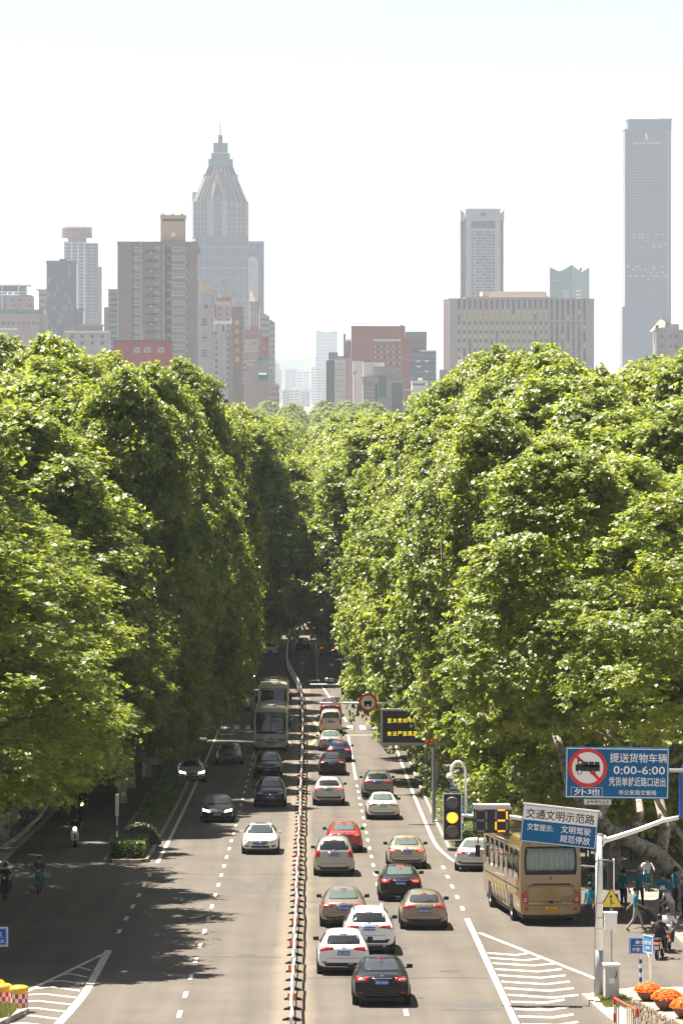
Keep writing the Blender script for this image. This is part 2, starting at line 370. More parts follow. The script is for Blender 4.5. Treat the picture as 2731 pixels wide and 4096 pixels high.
HEDGE = leaf_mat('hedge_leaf', (0.04, 0.08, 0.012), (0.12, 0.18, 0.02), .4)
SHRUB = leaf_mat('shrub_leaf', (0.03, 0.035, 0.014), (0.07, 0.06, 0.03), .3)
GRASS = leaf_mat('grass_blade', (0.06, 0.09, 0.015), (0.16, 0.17, 0.04), .4)

def leaves_mesh(name, pos, nrm, size, m, rng, tint=None):
    """lobed leaves, each two folded quads, at pos facing nrm"""
    n = len(pos)
    a = rng.normal(size=(n, 3)); a -= nrm * (a * nrm).sum(1)[:, None]; a /= np.linalg.norm(a, axis=1)[:, None] + 1e-9
    b = np.cross(nrm, a)
    shp = np.array([(0, -.45, 0), (-.52, .02, .10), (-.20, .16, .03), (0, .6, -.04), (.20, .16, .03), (.52, .02, .10)])
    s = size[:, None]
    vs = np.stack([pos + s * (a * x[1] + b * x[0] + nrm * x[2]) for x in shp], 1).reshape(-1, 3)
    base = (np.arange(n) * 6)[:, None]
    f = np.concatenate([base + np.array([0, 3, 2, 1]), base + np.array([0, 5, 4, 3])], 1).ravel().astype(np.int32)
    me = bpy.data.meshes.new(name); me.vertices.add(n * 6); me.vertices.foreach_set('co', vs.astype(np.float32).ravel())
    me.loops.add(n * 8); me.loops.foreach_set('vertex_index', f)
    me.polygons.add(n * 2); me.polygons.foreach_set('loop_start', np.arange(n * 2, dtype=np.int32) * 4); me.polygons.foreach_set('loop_total', np.full(n * 2, 4, dtype=np.int32))
    me.materials.append(m)
    t = rng.random(n) if tint is None else tint
    at = me.attributes.new('tint', 'FLOAT', 'FACE'); at.data.foreach_set('value', np.repeat(t, 2).astype(np.float32))
    me.update(calc_edges=True); return me

def crown_mesh(seed, rx, zb, zt, n, lsz, nb=120, m=LEAF, br0=.75, br1=1.75, spray=.19):
    """leaves in sprays on clumps; the clumps fill a broad dome from zb to zt"""
    rng = np.random.default_rng(seed)
    t = rng.random(nb) ** .95; az = rng.random(nb) * 6.2832; ph = rng.random(6) * 6.28
    prof = (1 - t ** 2.7) ** .55 * (.78 + .22 * np.minimum(1, t / .16))
    lump = 1 + .11 * np.sin(2 * az + ph[0] + 3 * t) + .09 * np.sin(3 * az + ph[1] - 5 * t) + .07 * np.sin(9 * t + ph[2] + az)
    rr = prof * lump * (.36 + .66 * rng.random(nb) ** .55) * rx
    c = np.stack([rr * np.cos(az), rr * np.sin(az), zb + t * (zt - zb) + rng.normal(size=nb) * .35], 1)
    d = np.stack([np.cos(az) * (1 - t * .7), np.sin(az) * (1 - t * .7), .3 + .7 * t], 1); d /= np.linalg.norm(d, axis=1)[:, None]
    br = rng.uniform(br0, br1, nb)
    w = br ** 2; w /= w.sum(); ns = n // 8
    k = rng.choice(nb, ns, p=w)
    u = rng.normal(size=(ns, 3)) + d[k] * .8 + np.array([0, 0, .7]); u /= np.linalg.norm(u, axis=1)[:, None]
    sp = c[k] + u * (br[k] * (.45 + .72 * rng.random(ns) ** .6))[:, None]
    q = rng.integers(0, ns, n)
    pos = sp[q] + rng.normal(size=(n, 3)) * np.array([spray, spray, spray * .6])
    nrm = u[q] * .45 + d[k[q]] * .3 + rng.normal(size=(n, 3)) * .45 + np.array([0, 0, .55]); nrm /= np.linalg.norm(nrm, axis=1)[:, None]
    ct = rng.random(nb); st = rng.random(ns)
    tint = np.clip(.3 * rng.random(n) + .3 * ct[k[q]] + .35 * st[q] + .03, 0, 1)
    return leaves_mesh('crown', pos, nrm, lsz * rng.uniform(.7, 1.3, n), m, rng, tint), c, br

def bark_mat():
    m = bpy.data.materials.new('plane_bark'); m.use_nodes = True; nt = m.node_tree; b = nt.nodes['Principled BSDF']
    tc = nt.nodes.new('ShaderNodeTexCoord'); v = nt.nodes.new('ShaderNodeTexNoise'); v.inputs['Scale'].default_value = 2.6; v.inputs['Detail'].default_value = 5; v.inputs['Distortion'].default_value = .6
    nt.links.new(tc.outputs['Object'], v.inputs['Vector'])
    cr = nt.nodes.new('ShaderNodeValToRGB'); e = cr.color_ramp.elements
    e[0].position = .36; e[0].color = (.12, .10, .075, 1); e[1].position = .62; e[1].color = (.36, .33, .27, 1); x = e.new(.47); x.color = (.25, .22, .17, 1)
    nt.links.new(v.outputs['Fac'], cr.inputs[0]); nt.links.new(cr.outputs[0], b.inputs['Base Color']); b.inputs['Roughness'].default_value = .9
    bp = nt.nodes.new('ShaderNodeBump'); bp.inputs['Strength'].default_value = .35; bp.inputs['Distance'].default_value = .08
    nt.links.new(v.outputs['Fac'], bp.inputs['Height']); nt.links.new(bp.outputs[0], b.inputs['Normal']); return m
BARK = bark_mat(); M_WASH = mat('whitewash', (.55, .54, .5), .9, var=.15, scale=6)
def bez(p0, p1, p2, n=6):
    return [Vector(p0) * (1 - t) ** 2 + Vector(p1) * 2 * t * (1 - t) + Vector(p2) * t * t for t in [i / n for i in range(n + 1)]]
def trunk_mesh(seed, H, fork, r0, tips, lean=(0, 0)):
    rng = random.Random(seed); mb = MB(); top = Vector((lean[0], lean[1], fork))
    mb.tube([(0, 0, -.3), (0, 0, .15), (lean[0] * .3, lean[1] * .3, fork * .4), top * .98 + Vector((0, 0, .2))], [r0 * 1.35, r0 * 1.1, r0 * .92, r0 * .95], 10)
    for i, tp in enumerate(tips):
        tp = Vector(tp); mid = top.lerp(tp, .45) + Vector(((tp.x - top.x) * .25, (tp.y - top.y) * .25, -.06 * H))
        pts = bez(top - Vector((0, 0, .15)), mid, tp, 6); rr = [r0 * .62 * (1 - .13 * j) for j in range(7)]
        mb.tube(pts, rr, 7)
        for j in (2, 3, 4, 5):
            a = pts[j]; q = a + Vector((rng.uniform(-2.4, 2.4), rng.uniform(-2.4, 2.4), rng.uniform(.5, 2.6)))
            mb.tube([a, a.lerp(q, .5) + Vector((0, 0, .3)), q], [rr[j] * .5, rr[j] * .35, .04], 5)
    return mb.mesh('trunk', BARK, True)
PROTO = []
for k, (sd, rx, rz, zc, n, nb) in enumerate([(11, 8.2, 4.6, 25.6, 84000, 330), (12, 7.6, 4.4, 26.2, 80000, 310), (13, 8.6, 4.8, 24.8, 88000, 350), (14, 7.9, 4.5, 25.8, 82000, 320)]):
    cm, cc, cb = crown_mesh(sd, rx, rz, zc, n, .345, nb)
    hi = [c for c in cc if c[2] > 11]; random.Random(sd).shuffle(hi)
    tm = trunk_mesh(sd, 24, 4.2 + .4 * k, .36, hi[:7], (random.Random(sd).uniform(-.5, .5), random.Random(sd).uniform(-.3, .3)))
    PROTO.append((cm, tm))
FAR = []
for sd, rx, rz, zc in ((21, 9.5, 5.5, 22.5), (22, 10.0, 5.5, 21.8)):
    cm, cc, cb = crown_mesh(sd, rx, rz, zc, 24000, .5, 200, spray=.3)
    FAR.append((cm, trunk_mesh(sd, 22, 5, .4, [cc[i] for i in (3, 9, 15, 21)])))
OPEN = []
for sd, rx, rz, zc in ((31, 8.4, 5, 25.6), (32, 8.0, 5, 26)):
    cm, cc, cb = crown_mesh(sd, rx, rz, zc, 46000, .32, 270)
    OPEN.append((cm, trunk_mesh(sd, 24, 4.5, .4, [cc[i] for i in (3, 9, 15, 21, 30)])))
wash_me = MB().lathe([(.47, -.1), (.42, .3), (.39, 1.25), (.36, 1.27)], 12).mesh('whitewash', M_WASH, True)
UNSEEN = set([20,21,22,25,26,29,30,31,32,33,34,35,57,73,76,78,80,82,83,90,92,93,94,95,96,97,98,99,100,101,102,103,104,113,114,115,116,117,118,119,120,121,122,123,124,125,133,135,136,148,150,153,154,159,162,164,165,167,169,170,172,173,174,175,176,177,178,179,180,182,183,184,185,186,187,188,189,190,191,192,193,195,196,197,198,199,200,201,203,204,206,207,208,209,210,211,212,213,214,216,217,218,219,221,222,223,224,226,228,229,232,233,234,235,237,238,239,240,243,244,246,247,248,249,253,257,258,259,261,263,267,268,271,273,280,281,285,290,291,292])   # places in the rows wholly hidden behind other crowns
TREE_N = [0]
def tree(X, Y, s, k, rz, label, group, proto=PROTO, sz=None, z0=None, wash=False):
    TREE_N[0] += 1
    if TREE_N[0] - 1 in UNSEEN: return None
    cm, tm = proto[k % len(proto)]
    t = empty('plane_tree', (X, Y, gz(Y) if z0 is None else z0), (0, 0, rz), label, 'tree', group)
    t.scale = (s, s, sz or s)
    ob('trunk', tm, t); ob('crown', cm, t)
    if wash: ob('whitewash', wash_me, t)
    if proto is PROTO and Y < 330: [setattr(c, 'location', (0, 0, -1.4)) for c in t.children if c.name.startswith('crown')]
    return t
rt = random.Random(5)
def custom_trunk(tree_o, runs):
    tr = [c for c in tree_o.children if c.name.startswith('trunk')][0]; inv = Matrix.LocRotScale(tree_o.location, tree_o.rotation_euler, tree_o.scale).inverted(); mb = MB()
    for pts, Y, r in runs:
        pts = [inv @ (P(a, b_, Y + dy)) for a, b_, dy in pts]; mb.tube(pts, [q / tree_o.scale[0] for q in r], 12)
    tr.data = mb.mesh('trunk', BARK, True)
# (lateral place, distance, size, height size) of the trees that make the front of each green wall
tl_ = tree(-16.6, 204, .80, 2, .4, 'pale green plane tree at the front of the scooter-side row, its trunk whitewashed', 'avenue plane trees', sz=.70, wash=True)
tr_ = tree(10.6, 168, .60, 0, 2.0, 'plane tree above the gold coach with the big blue sign before its crown', 'avenue plane trees', sz=.55)
tree(18.5, 197, .95, 3, 1.1, 'tall plane tree over the crowd in teal shirts at the picture edge', 'avenue plane trees', sz=.86)
ti_ = tree(8.5, 221, .66, 1, 0.3, 'plane tree on the planted island whose leaves hang over the LED board', 'avenue plane trees', sz=.80)
for X_, Y_, s_, h_, lb_ in ((-14.7, 145, .84, .52, 'low plane tree at the picture edge beside the crash barrels'), (-15.0, 156, .86, .54, 'low plane tree at the picture edge shading the dashed lane'), (-15.1, 167, .88, .55, 'low plane tree at the picture edge behind the nearest scooter'), (-15.5, 179, .90, .56, 'low plane tree in front of the whitewashed trunk at the picture edge'), (-17.2, 190, .88, .56, 'low plane tree next to the whitewashed trunk at the picture edge')):
    t_ = tree(X_, Y_, s_, int(Y_) % 4, Y_, lb_, 'avenue plane trees', OPEN, sz=h_)
    for c in t_.children:
        if c.name.startswith('crown'): c.location.z = 5.5
for X_, Y_, s_ in ((-23.4, 153, 1.3), (-24.6, 165, 1.3), (-25.6, 177, 1.25)):
    tree(X_, Y_, s_, int(Y_) % 4, Y_, 'plane tree just outside the picture edge whose shade falls on the oncoming lanes', 'avenue plane trees', OPEN, sz=s_ * 1.08)
t_ = tree(16.4, 160, .68, 1, 4.0, 'low plane tree at the picture edge over the scooter riders', 'avenue plane trees', OPEN, sz=.5)
for c in t_.children:
    if c.name.startswith('crown'): c.location.z = 9.5
tree(14.2, 186, .8, 2, 5.0, 'plane tree right behind the leaning trunk and the gold coach', 'avenue plane trees', sz=.78)
custom_trunk(tl_, [([(8, 3420, 0), (12, 3330, 0), (45, 3235, 0), (110, 3160, 1), (200, 3080, 2), (260, 2950, 3)], 205, [.5, .42, .36, .3, .22, .12]), ([(20, 3300, 0), (48, 3190, 0), (40, 3050, 0), (60, 2800, 0), (50, 2550, 0)], 205, [.36, .3, .26, .2, .1]), ([(110, 3160, 1), (130, 3050, 0), (180, 2850, 0)], 205, [.22, .18, .1])])
custom_trunk(tr_, [([(2704, 3720, 0), (2702, 3560, 0), (2690, 3490, 0), (2620, 3415, 0), (2520, 3365, -1), (2425, 3318, -2), (2398, 3262, -2), (2428, 3180, -1), (2438, 3060, 2), (2425, 2930, 5), (2440, 2820, 8)], 170, [.5, .46, .44, .40, .34, .30, .24, .22, .2, .17, .1]), ([(2425, 3318, -2), (2345, 3225, -1), (2278, 3150, 0), (2245, 3010, 2), (2215, 2920, 5), (2190, 2820, 8)], 170, [.27, .24, .21, .18, .16, .1]), ([(2640, 3425, 0), (2660, 3300, 1), (2620, 3150, 3), (2640, 3000, 7)], 170, [.28, .24, .2, .12]), ([(2520, 3365, -1), (2560, 3250, 2), (2540, 3100, 6)], 170, [.2, .16, .1])])
for c in tl_.children:
    if c.name.startswith('crown'): c.location.z = -1.3
for c in tr_.children:
    if c.name.startswith('crown'): c.location.z = 8.6
for c in ti_.children:
    if c.name.startswith('crown'): c.location = (2.4, -1.5, 1.0)
LBL = {'lo': 'mature plane tree in the pavement row on the scooter side of the avenue', 'li': 'plane tree in the planted strip beside the oncoming coaches',
       'ri': 'plane tree in the planted strip beyond the LED board', 'ro': 'mature plane tree in the pavement row on the bus side of the avenue',
       'far': 'plane tree in the hazy far stretch of the avenue canopy'}
GRP = {'lo': 'scooter-side pavement trees', 'li': 'coach-side strip trees', 'ri': 'LED-side strip trees', 'ro': 'bus-side pavement trees', 'far': 'far avenue trees'}
def hf(Y): return float(np.interp(Y, [195, 215, 235, 260, 290], [.72, .84, .97, 1.07, 1.12]))
ORD = ['nearest', 'second', 'third', 'fourth', 'fifth', 'sixth', 'seventh']
WHERE = {'lo': 'pavement row on the scooter side', 'li': 'planted strip beside the oncoming coaches', 'ri': 'planted strip beyond the LED board', 'ro': 'pavement row on the gold coach side'}
def row(key, x, Y0, Y1, st, s0, s1, h0, h1, jx=.8):
    Y = Y0; n = 0 if Y0 < 260 and abs(x) < 20 else 99
    while Y < Y1:
        s = rt.uniform(s0, s1); tree(x + rt.uniform(-jx, jx), Y + rt.uniform(-1.5, 1.5), s, rt.randrange(4), rt.uniform(0, 6.28), f'{ORD[n]} plane tree back from the camera in the {WHERE[key]}' if n < 7 else LBL[key], GRP[key], sz=rt.uniform(h0, h1) * hf(Y), wash=(Y < 300)); Y += st; n += 1
row('lo', -17.0, 222, 520, 14, .95, 1.08, .94, 1.04); row('li', -11.0, 243, 400, 13, .66, .76, .88, 1.02)
row('ri', 10.3, 252, 400, 13, .66, .8, .78, .90); row('ro', 16.5, 208, 520, 14, .92, 1.08, .95, 1.04)
row('lo', -25, 216, 560, 17, 1.0, 1.15, .95, 1.05); row('ro', 25, 205, 560, 17, 1.0, 1.15, .92, 1.02)
row('li', -8.8, 405, 560, 14, .98, 1.1, .84, .94, .6); row('ri', 8.0, 402, 560, 14, .98, 1.1, .80, .90, .6)
Y = 575
while Y < 2300:
    for x in ((-8, 7.5) if Y < 760 else (-17, -8, 7.5, 16.5) if Y < 1000 else (-17, -7, 6, 15, 24)):
        s = rt.uniform(.92, 1.1); tree(x * (1 if Y < 1000 else 1.3) + rt.uniform(-1.5, 1.5), Y + rt.uniform(-5, 5), s, rt.randrange(2), rt.uniform(0, 6.28), LBL['far'], GRP['far'], FAR, sz=s * rt.uniform(.98, 1.1))
    Y += 17 if Y < 800 else 42 if Y < 1300 else 90

# ------------------------------------------------------------------ planted islands
def scatter_box(seed, n, c, d, size, m, name, top_round=0.0):
    rng = np.random.default_rng(seed); p = rng.uniform(-.5, .5, (n, 3)); ax = rng.integers(0, 5, n)
    face = np.array([(.5, 0), (-.5, 0), (.5, 1), (-.5, 1), (.5, 2)])
    nr = np.zeros((n, 3))
    for i in range(n):
        s, a = face[ax[i]]; a = int(a); p[i, a] = s - np.sign(s) * rng.random() ** 2 * .25; nr[i, a] = np.sign(s)
    pos = p * np.array(d) + np.array(c) + rng.normal(size=(n, 3)) * .03
    nr = nr + rng.normal(size=(n, 3)) * .6 + np.array([0, 0, .3]); nr /= np.linalg.norm(nr, axis=1)[:, None]
    return leaves_mesh(name, pos, nr, size * rng.uniform(.7, 1.3, n), m, rng)
def shrub_ball(seed, n, r, size, m, name):
    rng = np.random.default_rng(seed); u = rng.normal(size=(n, 3)); u[:, 2] = np.abs(u[:, 2]); u /= np.linalg.norm(u, axis=1)[:, None]
    pos = u * (r * (1 - .25 * rng.random(n) ** 2))[:, None] * np.array([1, 1, .9]); nr = u + rng.normal(size=(n, 3)) * .5; nr /= np.linalg.norm(nr, axis=1)[:, None]
    return leaves_mesh(name, pos, nr, size * rng.uniform(.7, 1.3, n), m, rng)
isl_l = slab('planting_island', -9.9, -8.05, 195.2, 470, .16, M_DIRT, 'long planted island dividing the cycle lane from the oncoming lanes')
kerb_run(isl_l, [(-9.6, 194.6), (-8.2, 194.6)], .04); kerb_run(isl_l, [(-7.97, 195.3), (-7.97, 290)], .04); kerb_run(isl_l, [(-9.98, 195.3), (-9.98, 250)], .04)
isl_r = slab('planting_island', 7.15, 9.3, 203.2, 470, .16, M_DIRT, 'long planted island under the LED board with a curved near end')
kerb_run(isl_r, [(7.6, 202.4), (8.9, 202.4)], .04); kerb_run(isl_r, [(7.07, 203.4), (7.07, 290)], .04); kerb_run(isl_r, [(9.38, 203.4), (9.38, 250)], .04)
hb = scatter_box(1, 5200, (0, 0, .42), (1.72, 5.2, .84), .085, HEDGE, 'foliage')
core = MB().box((0, 0, .38), (1.5, 4.9, .7)).mesh('branches', mat('twig_mass', (.035, .04, .015), .95, var=.3, scale=20, bump=.5))
def hedge(X, Y, label, sc=(1, 1, 1)):
    t = empty('clipped_hedge', (X, Y, gz(Y) + .14), (math.atan(slope(Y)), 0, 0), label, 'hedge'); t.scale = sc
    ob('foliage', hb, t); ob('branches', core, t); return t
hedge(-8.98, 198.6, 'bright green clipped hedge at the tip of the island with the round shrubs')
hedge(8.2, 206.8, 'clipped hedge on the island end behind the traffic light', (1.02, 1.15, 1.15))
sb = shrub_ball(2, 3800, 1.0, .085, SHRUB, 'foliage'); sc_ = MB().lathe([(.86, 0), (.86, .3), (.7, .55), (.4, .74), (0.01, .8)], 14).mesh('branches', MATS['twig_mass'], True)
for X, Y, r, lb in ((-9.0, 203.0, .95, 'dark round shrub just behind the bright clipped hedge'), (-8.7, 206.4, 1.05, 'dark round shrub in the middle of the three on the island'), (-8.9, 210.0, 1.0, 'dark round shrub farthest from the clipped hedge')):
    t = empty('round_shrub', (X, Y, gz(Y) + .14), label=lb, cat='shrub'); t.scale = (r, r, r); ob('foliage', sb, t); ob('branches', sc_, t)
def low_cover(name, label, X, w, Y0, Y1, n, size, seed, h=.3, m=HEDGE):
    rng = np.random.default_rng(seed); y = rng.uniform(Y0, Y1, n); x = X + rng.uniform(-w / 2, w / 2, n)
    z = np.array([gz(a) for a in y]) + .16 + rng.random(n) ** 1.5 * h
    nr = rng.normal(size=(n, 3)) * .6 + np.array([0, 0, 1]); nr /= np.linalg.norm(nr, axis=1)[:, None]
    prop(ob(name, leaves_mesh(name, np.stack([x, y, z], 1), nr, size * rng.uniform(.6, 1.4, n), m, rng)), label, 'ground cover', kind='stuff')
low_cover('undergrowth', 'low green ground cover along the coach-side island', -8.98, 1.7, 212, 300, 9000, .13, 3, .45)
low_cover('undergrowth', 'low green ground cover along the LED-board island', 8.2, 1.9, 211, 300, 9000, .13, 4, .7)
# ------------------------------------------------------------------ vehicles
M_TYRE = mat('tyre_rubber', (.018, .018, .018), .85); M_RIM = mat('alloy_rim', (.45, .45, .46), .3, metal=.9); M_BLK = mat('black_plastic', (.014, .014, .015), .5)
M_CHR = mat('chrome', (.75, .76, .78), .12, metal=1.0); M_PLB = mat('plate_blue', (.02, .12, .48), .4); M_PLY = mat('plate_yellow', (.8, .38, .02), .45); M_PLG = mat('plate_green', (.12, .5, .22), .4)
M_LWH = mat('letter_white', (.82, .82, .82), .5); M_LBK = mat('letter_black', (.015, .015, .015), .6)
M_TAIL = mat('tail_light_red', (.42, .008, .01), .15, coat=.8); M_BRAKE = mat('brake_light_lit', (.8, .03, .015), .2, emit=1.6, ecol=(1, .05, .02), coat=.5)
M_LAMP = mat('head_lamp_glass', (.35, .36, .38), .08, metal=.4, coat=1); M_LIT = mat('head_lamp_lit', (.9, .9, .85), .2, emit=7, ecol=(1, .95, .8))
M_AMB = mat('amber_lamp', (.8, .3, .03), .2)
def glass_mat(name, col, rough=.03):
    m = mat(name, col, rough, spec=.9, coat=.6); return m
G_DARK = glass_mat('tinted_glass', (.012, .014, .016)); G_SKY = glass_mat('sky_tinted_glass', (.10, .13, .11)); G_MID = glass_mat('grey_glass', (.045, .05, .055))  # the pale green car glass has a sky reflection mixed into its colour
def paint(name, col, metal=.0, rough=.32): return mat('paint_' + name, col, rough, metal=metal, coat=.45 if max(col) < .03 else .8, spec=.2 if max(col) < .03 else .5)
PAINT = {'black': paint('black', (.008, .008, .010)), 'white': paint('white', (.74, .75, .76)), 'tan': paint('tan', (.24, .195, .15), .35), 'bronze': paint('bronze', (.25, .205, .15), .35),
         'silver': paint('silver', (.42, .41, .39), .4), 'champagne': paint('champagne', (.46, .40, .32), .35), 'red': paint('red', (.42, .022, .016), .1), 'blue': paint('blue', (.015, .035, .12), .3),
         'grey': paint('grey', (.2, .2, .2), .4), 'pearl': paint('pearl', (.55, .55, .54), .2), 'maroon': paint('maroon', (.12, .015, .015), .2), 'brown': paint('brown', (.10, .065, .045), .3),
         'gold': paint('gold', (.29, .19, .065), .2, .3), 'cream': paint('cream', (.50, .47, .38))}
# stations from tail to nose: y, underside, shoulder height, top height, max half width, shoulder half width, top half width
SHAPES = {
 'sedan': dict(L=4.72, st=[(-2.36, .38, .80, .90, .80, .78, .66), (-2.30, .30, .90, 1.02, .88, .85, .70), (-2.05, .26, .95, 1.06, .91, .88, .70), (-1.62, .24, .97, 1.09, .92, .89, .68), (-.88, .22, .97, 1.43, .92, .89, .60), (-.2, .22, .96, 1.50, .92, .89, .62), (.45, .22, .95, 1.45, .92, .89, .60), (1.28, .22, .93, 1.01, .92, .88, .72), (1.85, .24, .86, .92, .91, .84, .66), (2.24, .28, .74, .80, .87, .78, .6), (2.36, .36, .62, .68, .78, .68, .5)],
               rw=(.60, .50, 1.10, 1.40), ws=(.66, .53, 1.02, 1.40), tl=(.42, .86, .80, .97), pl=.80, roof=1.5, wb=(-1.42, 1.40), sw=(-1.25, 1.0, .98, 1.40)),
 'hatch': dict(L=4.3, st=[(-2.15, .40, .78, .92, .80, .79, .70), (-2.10, .30, .92, 1.02, .88, .86, .72), (-1.96, .26, .96, 1.14, .90, .87, .66), (-1.58, .24, .97, 1.42, .90, .87, .60), (-1.1, .22, .97, 1.49, .91, .88, .61), (-.2, .22, .96, 1.50, .91, .88, .62), (.4, .22, .95, 1.45, .91, .88, .6), (1.15, .22, .93, 1.02, .91, .87, .72), (1.72, .24, .87, .93, .90, .83, .66), (2.05, .28, .75, .81, .86, .77, .6), (2.15, .36, .62, .68, .78, .68, .5)],
               rw=(.60, .52, 1.08, 1.36), ws=(.66, .53, 1.03, 1.40), tl=(.36, .84, .84, 1.0), pl=.78, roof=1.5, wb=(-1.32, 1.30), sw=(-1.5, .9, .99, 1.40)),
 'suv': dict(L=4.65, st=[(-2.32, .46, .90, 1.04, .82, .82, .74), (-2.27, .36, 1.02, 1.14, .91, .90, .76), (-2.12, .32, 1.06, 1.28, .94, .91, .70), (-1.78, .30, 1.08, 1.58, .94, .91, .64), (-1.2, .28, 1.07, 1.66, .95, .92, .65), (-.2, .28, 1.06, 1.68, .95, .92, .66), (.45, .28, 1.05, 1.62, .95, .92, .64), (1.2, .28, 1.03, 1.14, .95, .91, .76), (1.85, .30, .99, 1.06, .94, .88, .72), (2.22, .34, .88, .95, .90, .82, .66), (2.32, .42, .74, .80, .82, .72, .55)],
             rw=(.64, .55, 1.20, 1.52), ws=(.70, .57, 1.15, 1.57), tl=(.38, .88, .95, 1.10), pl=.98, roof=1.68, wb=(-1.38, 1.42), sw=(-1.7, .95, 1.10, 1.56)),
 'mpv': dict(L=4.9, st=[(-2.45, .40, .95, 1.12, .80, .82, .78), (-2.40, .30, 1.05, 1.22, .90, .90, .80), (-2.28, .26, 1.08, 1.40, .93, .91, .75), (-2.02, .24, 1.08, 1.72, .93, .91, .69), (-1.5, .24, 1.07, 1.78, .93, .91, .70), (0, .24, 1.05, 1.78, .93, .91, .70), (.7, .24, 1.03, 1.70, .93, .91, .67), (1.55, .24, .99, 1.10, .93, .89, .74), (2.05, .26, .92, .98, .92, .84, .68), (2.36, .30, .78, .84, .87, .78, .6), (2.45, .38, .64, .70, .78, .68, .5)],
             rw=(.70, .60, 1.24, 1.64), ws=(.68, .56, 1.12, 1.64), tl=(.66, .88, .88, 1.26), pl=1.02, roof=1.78, wb=(-1.5, 1.5), sw=(-2.0, 1.1, 1.10, 1.62)),
}
SHAPES['van'] = dict(SHAPES['mpv']); 
SHAPES['van'].update(L=4.7, st=[(-2.35, .42, 1.0, 1.3, .80, .82, .80), (-2.32, .32, 1.1, 1.45, .88, .88, .82), (-2.2, .30, 1.12, 1.7, .9, .89, .78), (-2.05, .28, 1.12, 1.92, .9, .89, .74), (-1.5, .28, 1.1, 1.97, .9, .89, .74), (0, .28, 1.1, 1.97, .9, .89, .74), (1.2, .28, 1.08, 1.9, .9, .89, .72), (1.95, .28, 1.02, 1.2, .9, .86, .74), (2.25, .3, .9, 1.0, .88, .8, .7), (2.35, .38, .7, .8, .8, .7, .6)], rw=(.68, .62, 1.3, 1.78), tl=(.68, .86, .8, 1.2), roof=1.97, sw=(-2.0, 1.4, 1.2, 1.78))
BODY = {}
def body_mesh(kind, pm):
    if kind not in BODY:
        sh = SHAPES[kind]; vs = []; fs = []
        for (y, z0, zs, zt, wm, ws, wt) in sh['st']:
            h = zs - z0
            ring = [(wm * .90, z0), (wm * .99, z0 + .22 * h), (wm, z0 + .62 * h), (ws, zs - .02), (wt, zt - .05), (wt * .55, zt)]
            pts = ring + [(0, zt + .012)] + [(-a, b) for a, b in ring[::-1]] + [(0, z0)]
            vs += [(a, y, b) for a, b in pts]
        n = 14; N = len(sh['st'])
        for i in range(N - 1):
            for k in range(n): k2 = (k + 1) % n; fs.append((i * n + k, i * n + k2, (i + 1) * n + k2, (i + 1) * n + k))
        for base, rev in ((0, False), ((N - 1) * n, True)):
            q = []
            for k in range(5): q.append((base + k, base + 12 - k, base + 11 - k, base + k + 1))
            q.append((base + 5, base + 7, base + 6)); q.append((base, base + 13, base + 12))
            fs += [f[::-1] if rev else f for f in q]
        me = MB().add(vs, fs).mesh('body', None, True); fix_normals(me)
        o = bpy.data.objects.new('tmp', me); sub = o.modifiers.new('s', 'SUBSURF'); sub.levels = 2; sub.render_levels = 2
        ev = evaluate(o); ev.polygons.foreach_set('use_smooth', [True] * len(ev.polygons))
        bm = bmesh.new(); bm.from_mesh(ev); bvh = BVHTree.FromBMesh(bm); bm.free(); BODY[kind] = (ev, bvh)
    ev, bvh = BODY[kind]; me = ev.copy(); me.materials.clear(); me.materials.append(pm); return me, bvh
AX = {'rear': (Vector((0, 1, 0)), lambda a, b: Vector((a, -20, b))), 'front': (Vector((0, -1, 0)), lambda a, b: Vector((a, 20, b))),
      'right': (Vector((-1, 0, 0)), lambda a, b: Vector((20, a, b))), 'left': (Vector((1, 0, 0)), lambda a, b: Vector((-20, a, b))), 'top': (Vector((0, 0, -1)), lambda a, b: Vector((a, b, 20)))}
def patch_mesh(bvh, axis, quad, n=(8, 4), off=.006, rnd=.0):
    d, org = AX[axis]; vs = []; fs = []; (a0, b0), (a1, b1), (a2, b2), (a3, b3) = quad; last = None
    for j in range(n[1] + 1):
        v = j / n[1]
        for i in range(n[0] + 1):
            u = i / n[0]
            uu = u
            if rnd: uu = .5 + (u - .5) * (1 - rnd * (abs(2 * v - 1) ** 4))
            a = (a0 * (1 - uu) + a1 * uu) * (1 - v) + (a3 * (1 - uu) + a2 * uu) * v; b = (b0 * (1 - uu) + b1 * uu) * (1 - v) + (b3 * (1 - uu) + b2 * uu) * v
            h, nr, ix, ds = bvh.ray_cast(org(a, b), d)
            if h is None:
                p = org(a, b) + d * 18; h, nr, ix, ds = bvh.find_nearest(p)
            if nr.dot(d) > 0: nr = -nr
            nn = (nr - d * .6).normalized()
            vs.append(h + nn * off)
    w = n[0] + 1
    for j in range(n[1]):
        for i in range(n[0]): fs.append((j * w + i, j * w + i + 1, (j + 1) * w + i + 1, (j + 1) * w + i))
    # a thin rim so that the pane has an edge
    rim = [i for i in range(w)] + [j * w + n[0] for j in range(1, n[1] + 1)] + [n[1] * w + i for i in range(n[0] - 1, -1, -1)] + [j * w for j in range(n[1] - 1, 0, -1)]
    k0 = len(vs); vs += [vs[i] + d * (off + .012) for i in rim]; m = len(rim)
    for k in range(m): fs.append((rim[k], k0 + k, k0 + (k + 1) % m, rim[(k + 1) % m]))
    return vs, fs
def patch(name, bvh, axis, quad, m, parent, n=(8, 4), off=.006, rnd=.0):
    vs, fs = patch_mesh(bvh, axis, quad, n, off, rnd); me = MB().add(vs, fs).mesh(name, m, True); fix_normals(me)
    return ob(name, me, parent)
def rect(a0, a1, b0, b1): return [(a0, b0), (a1, b0), (a1, b1), (a0, b1)]
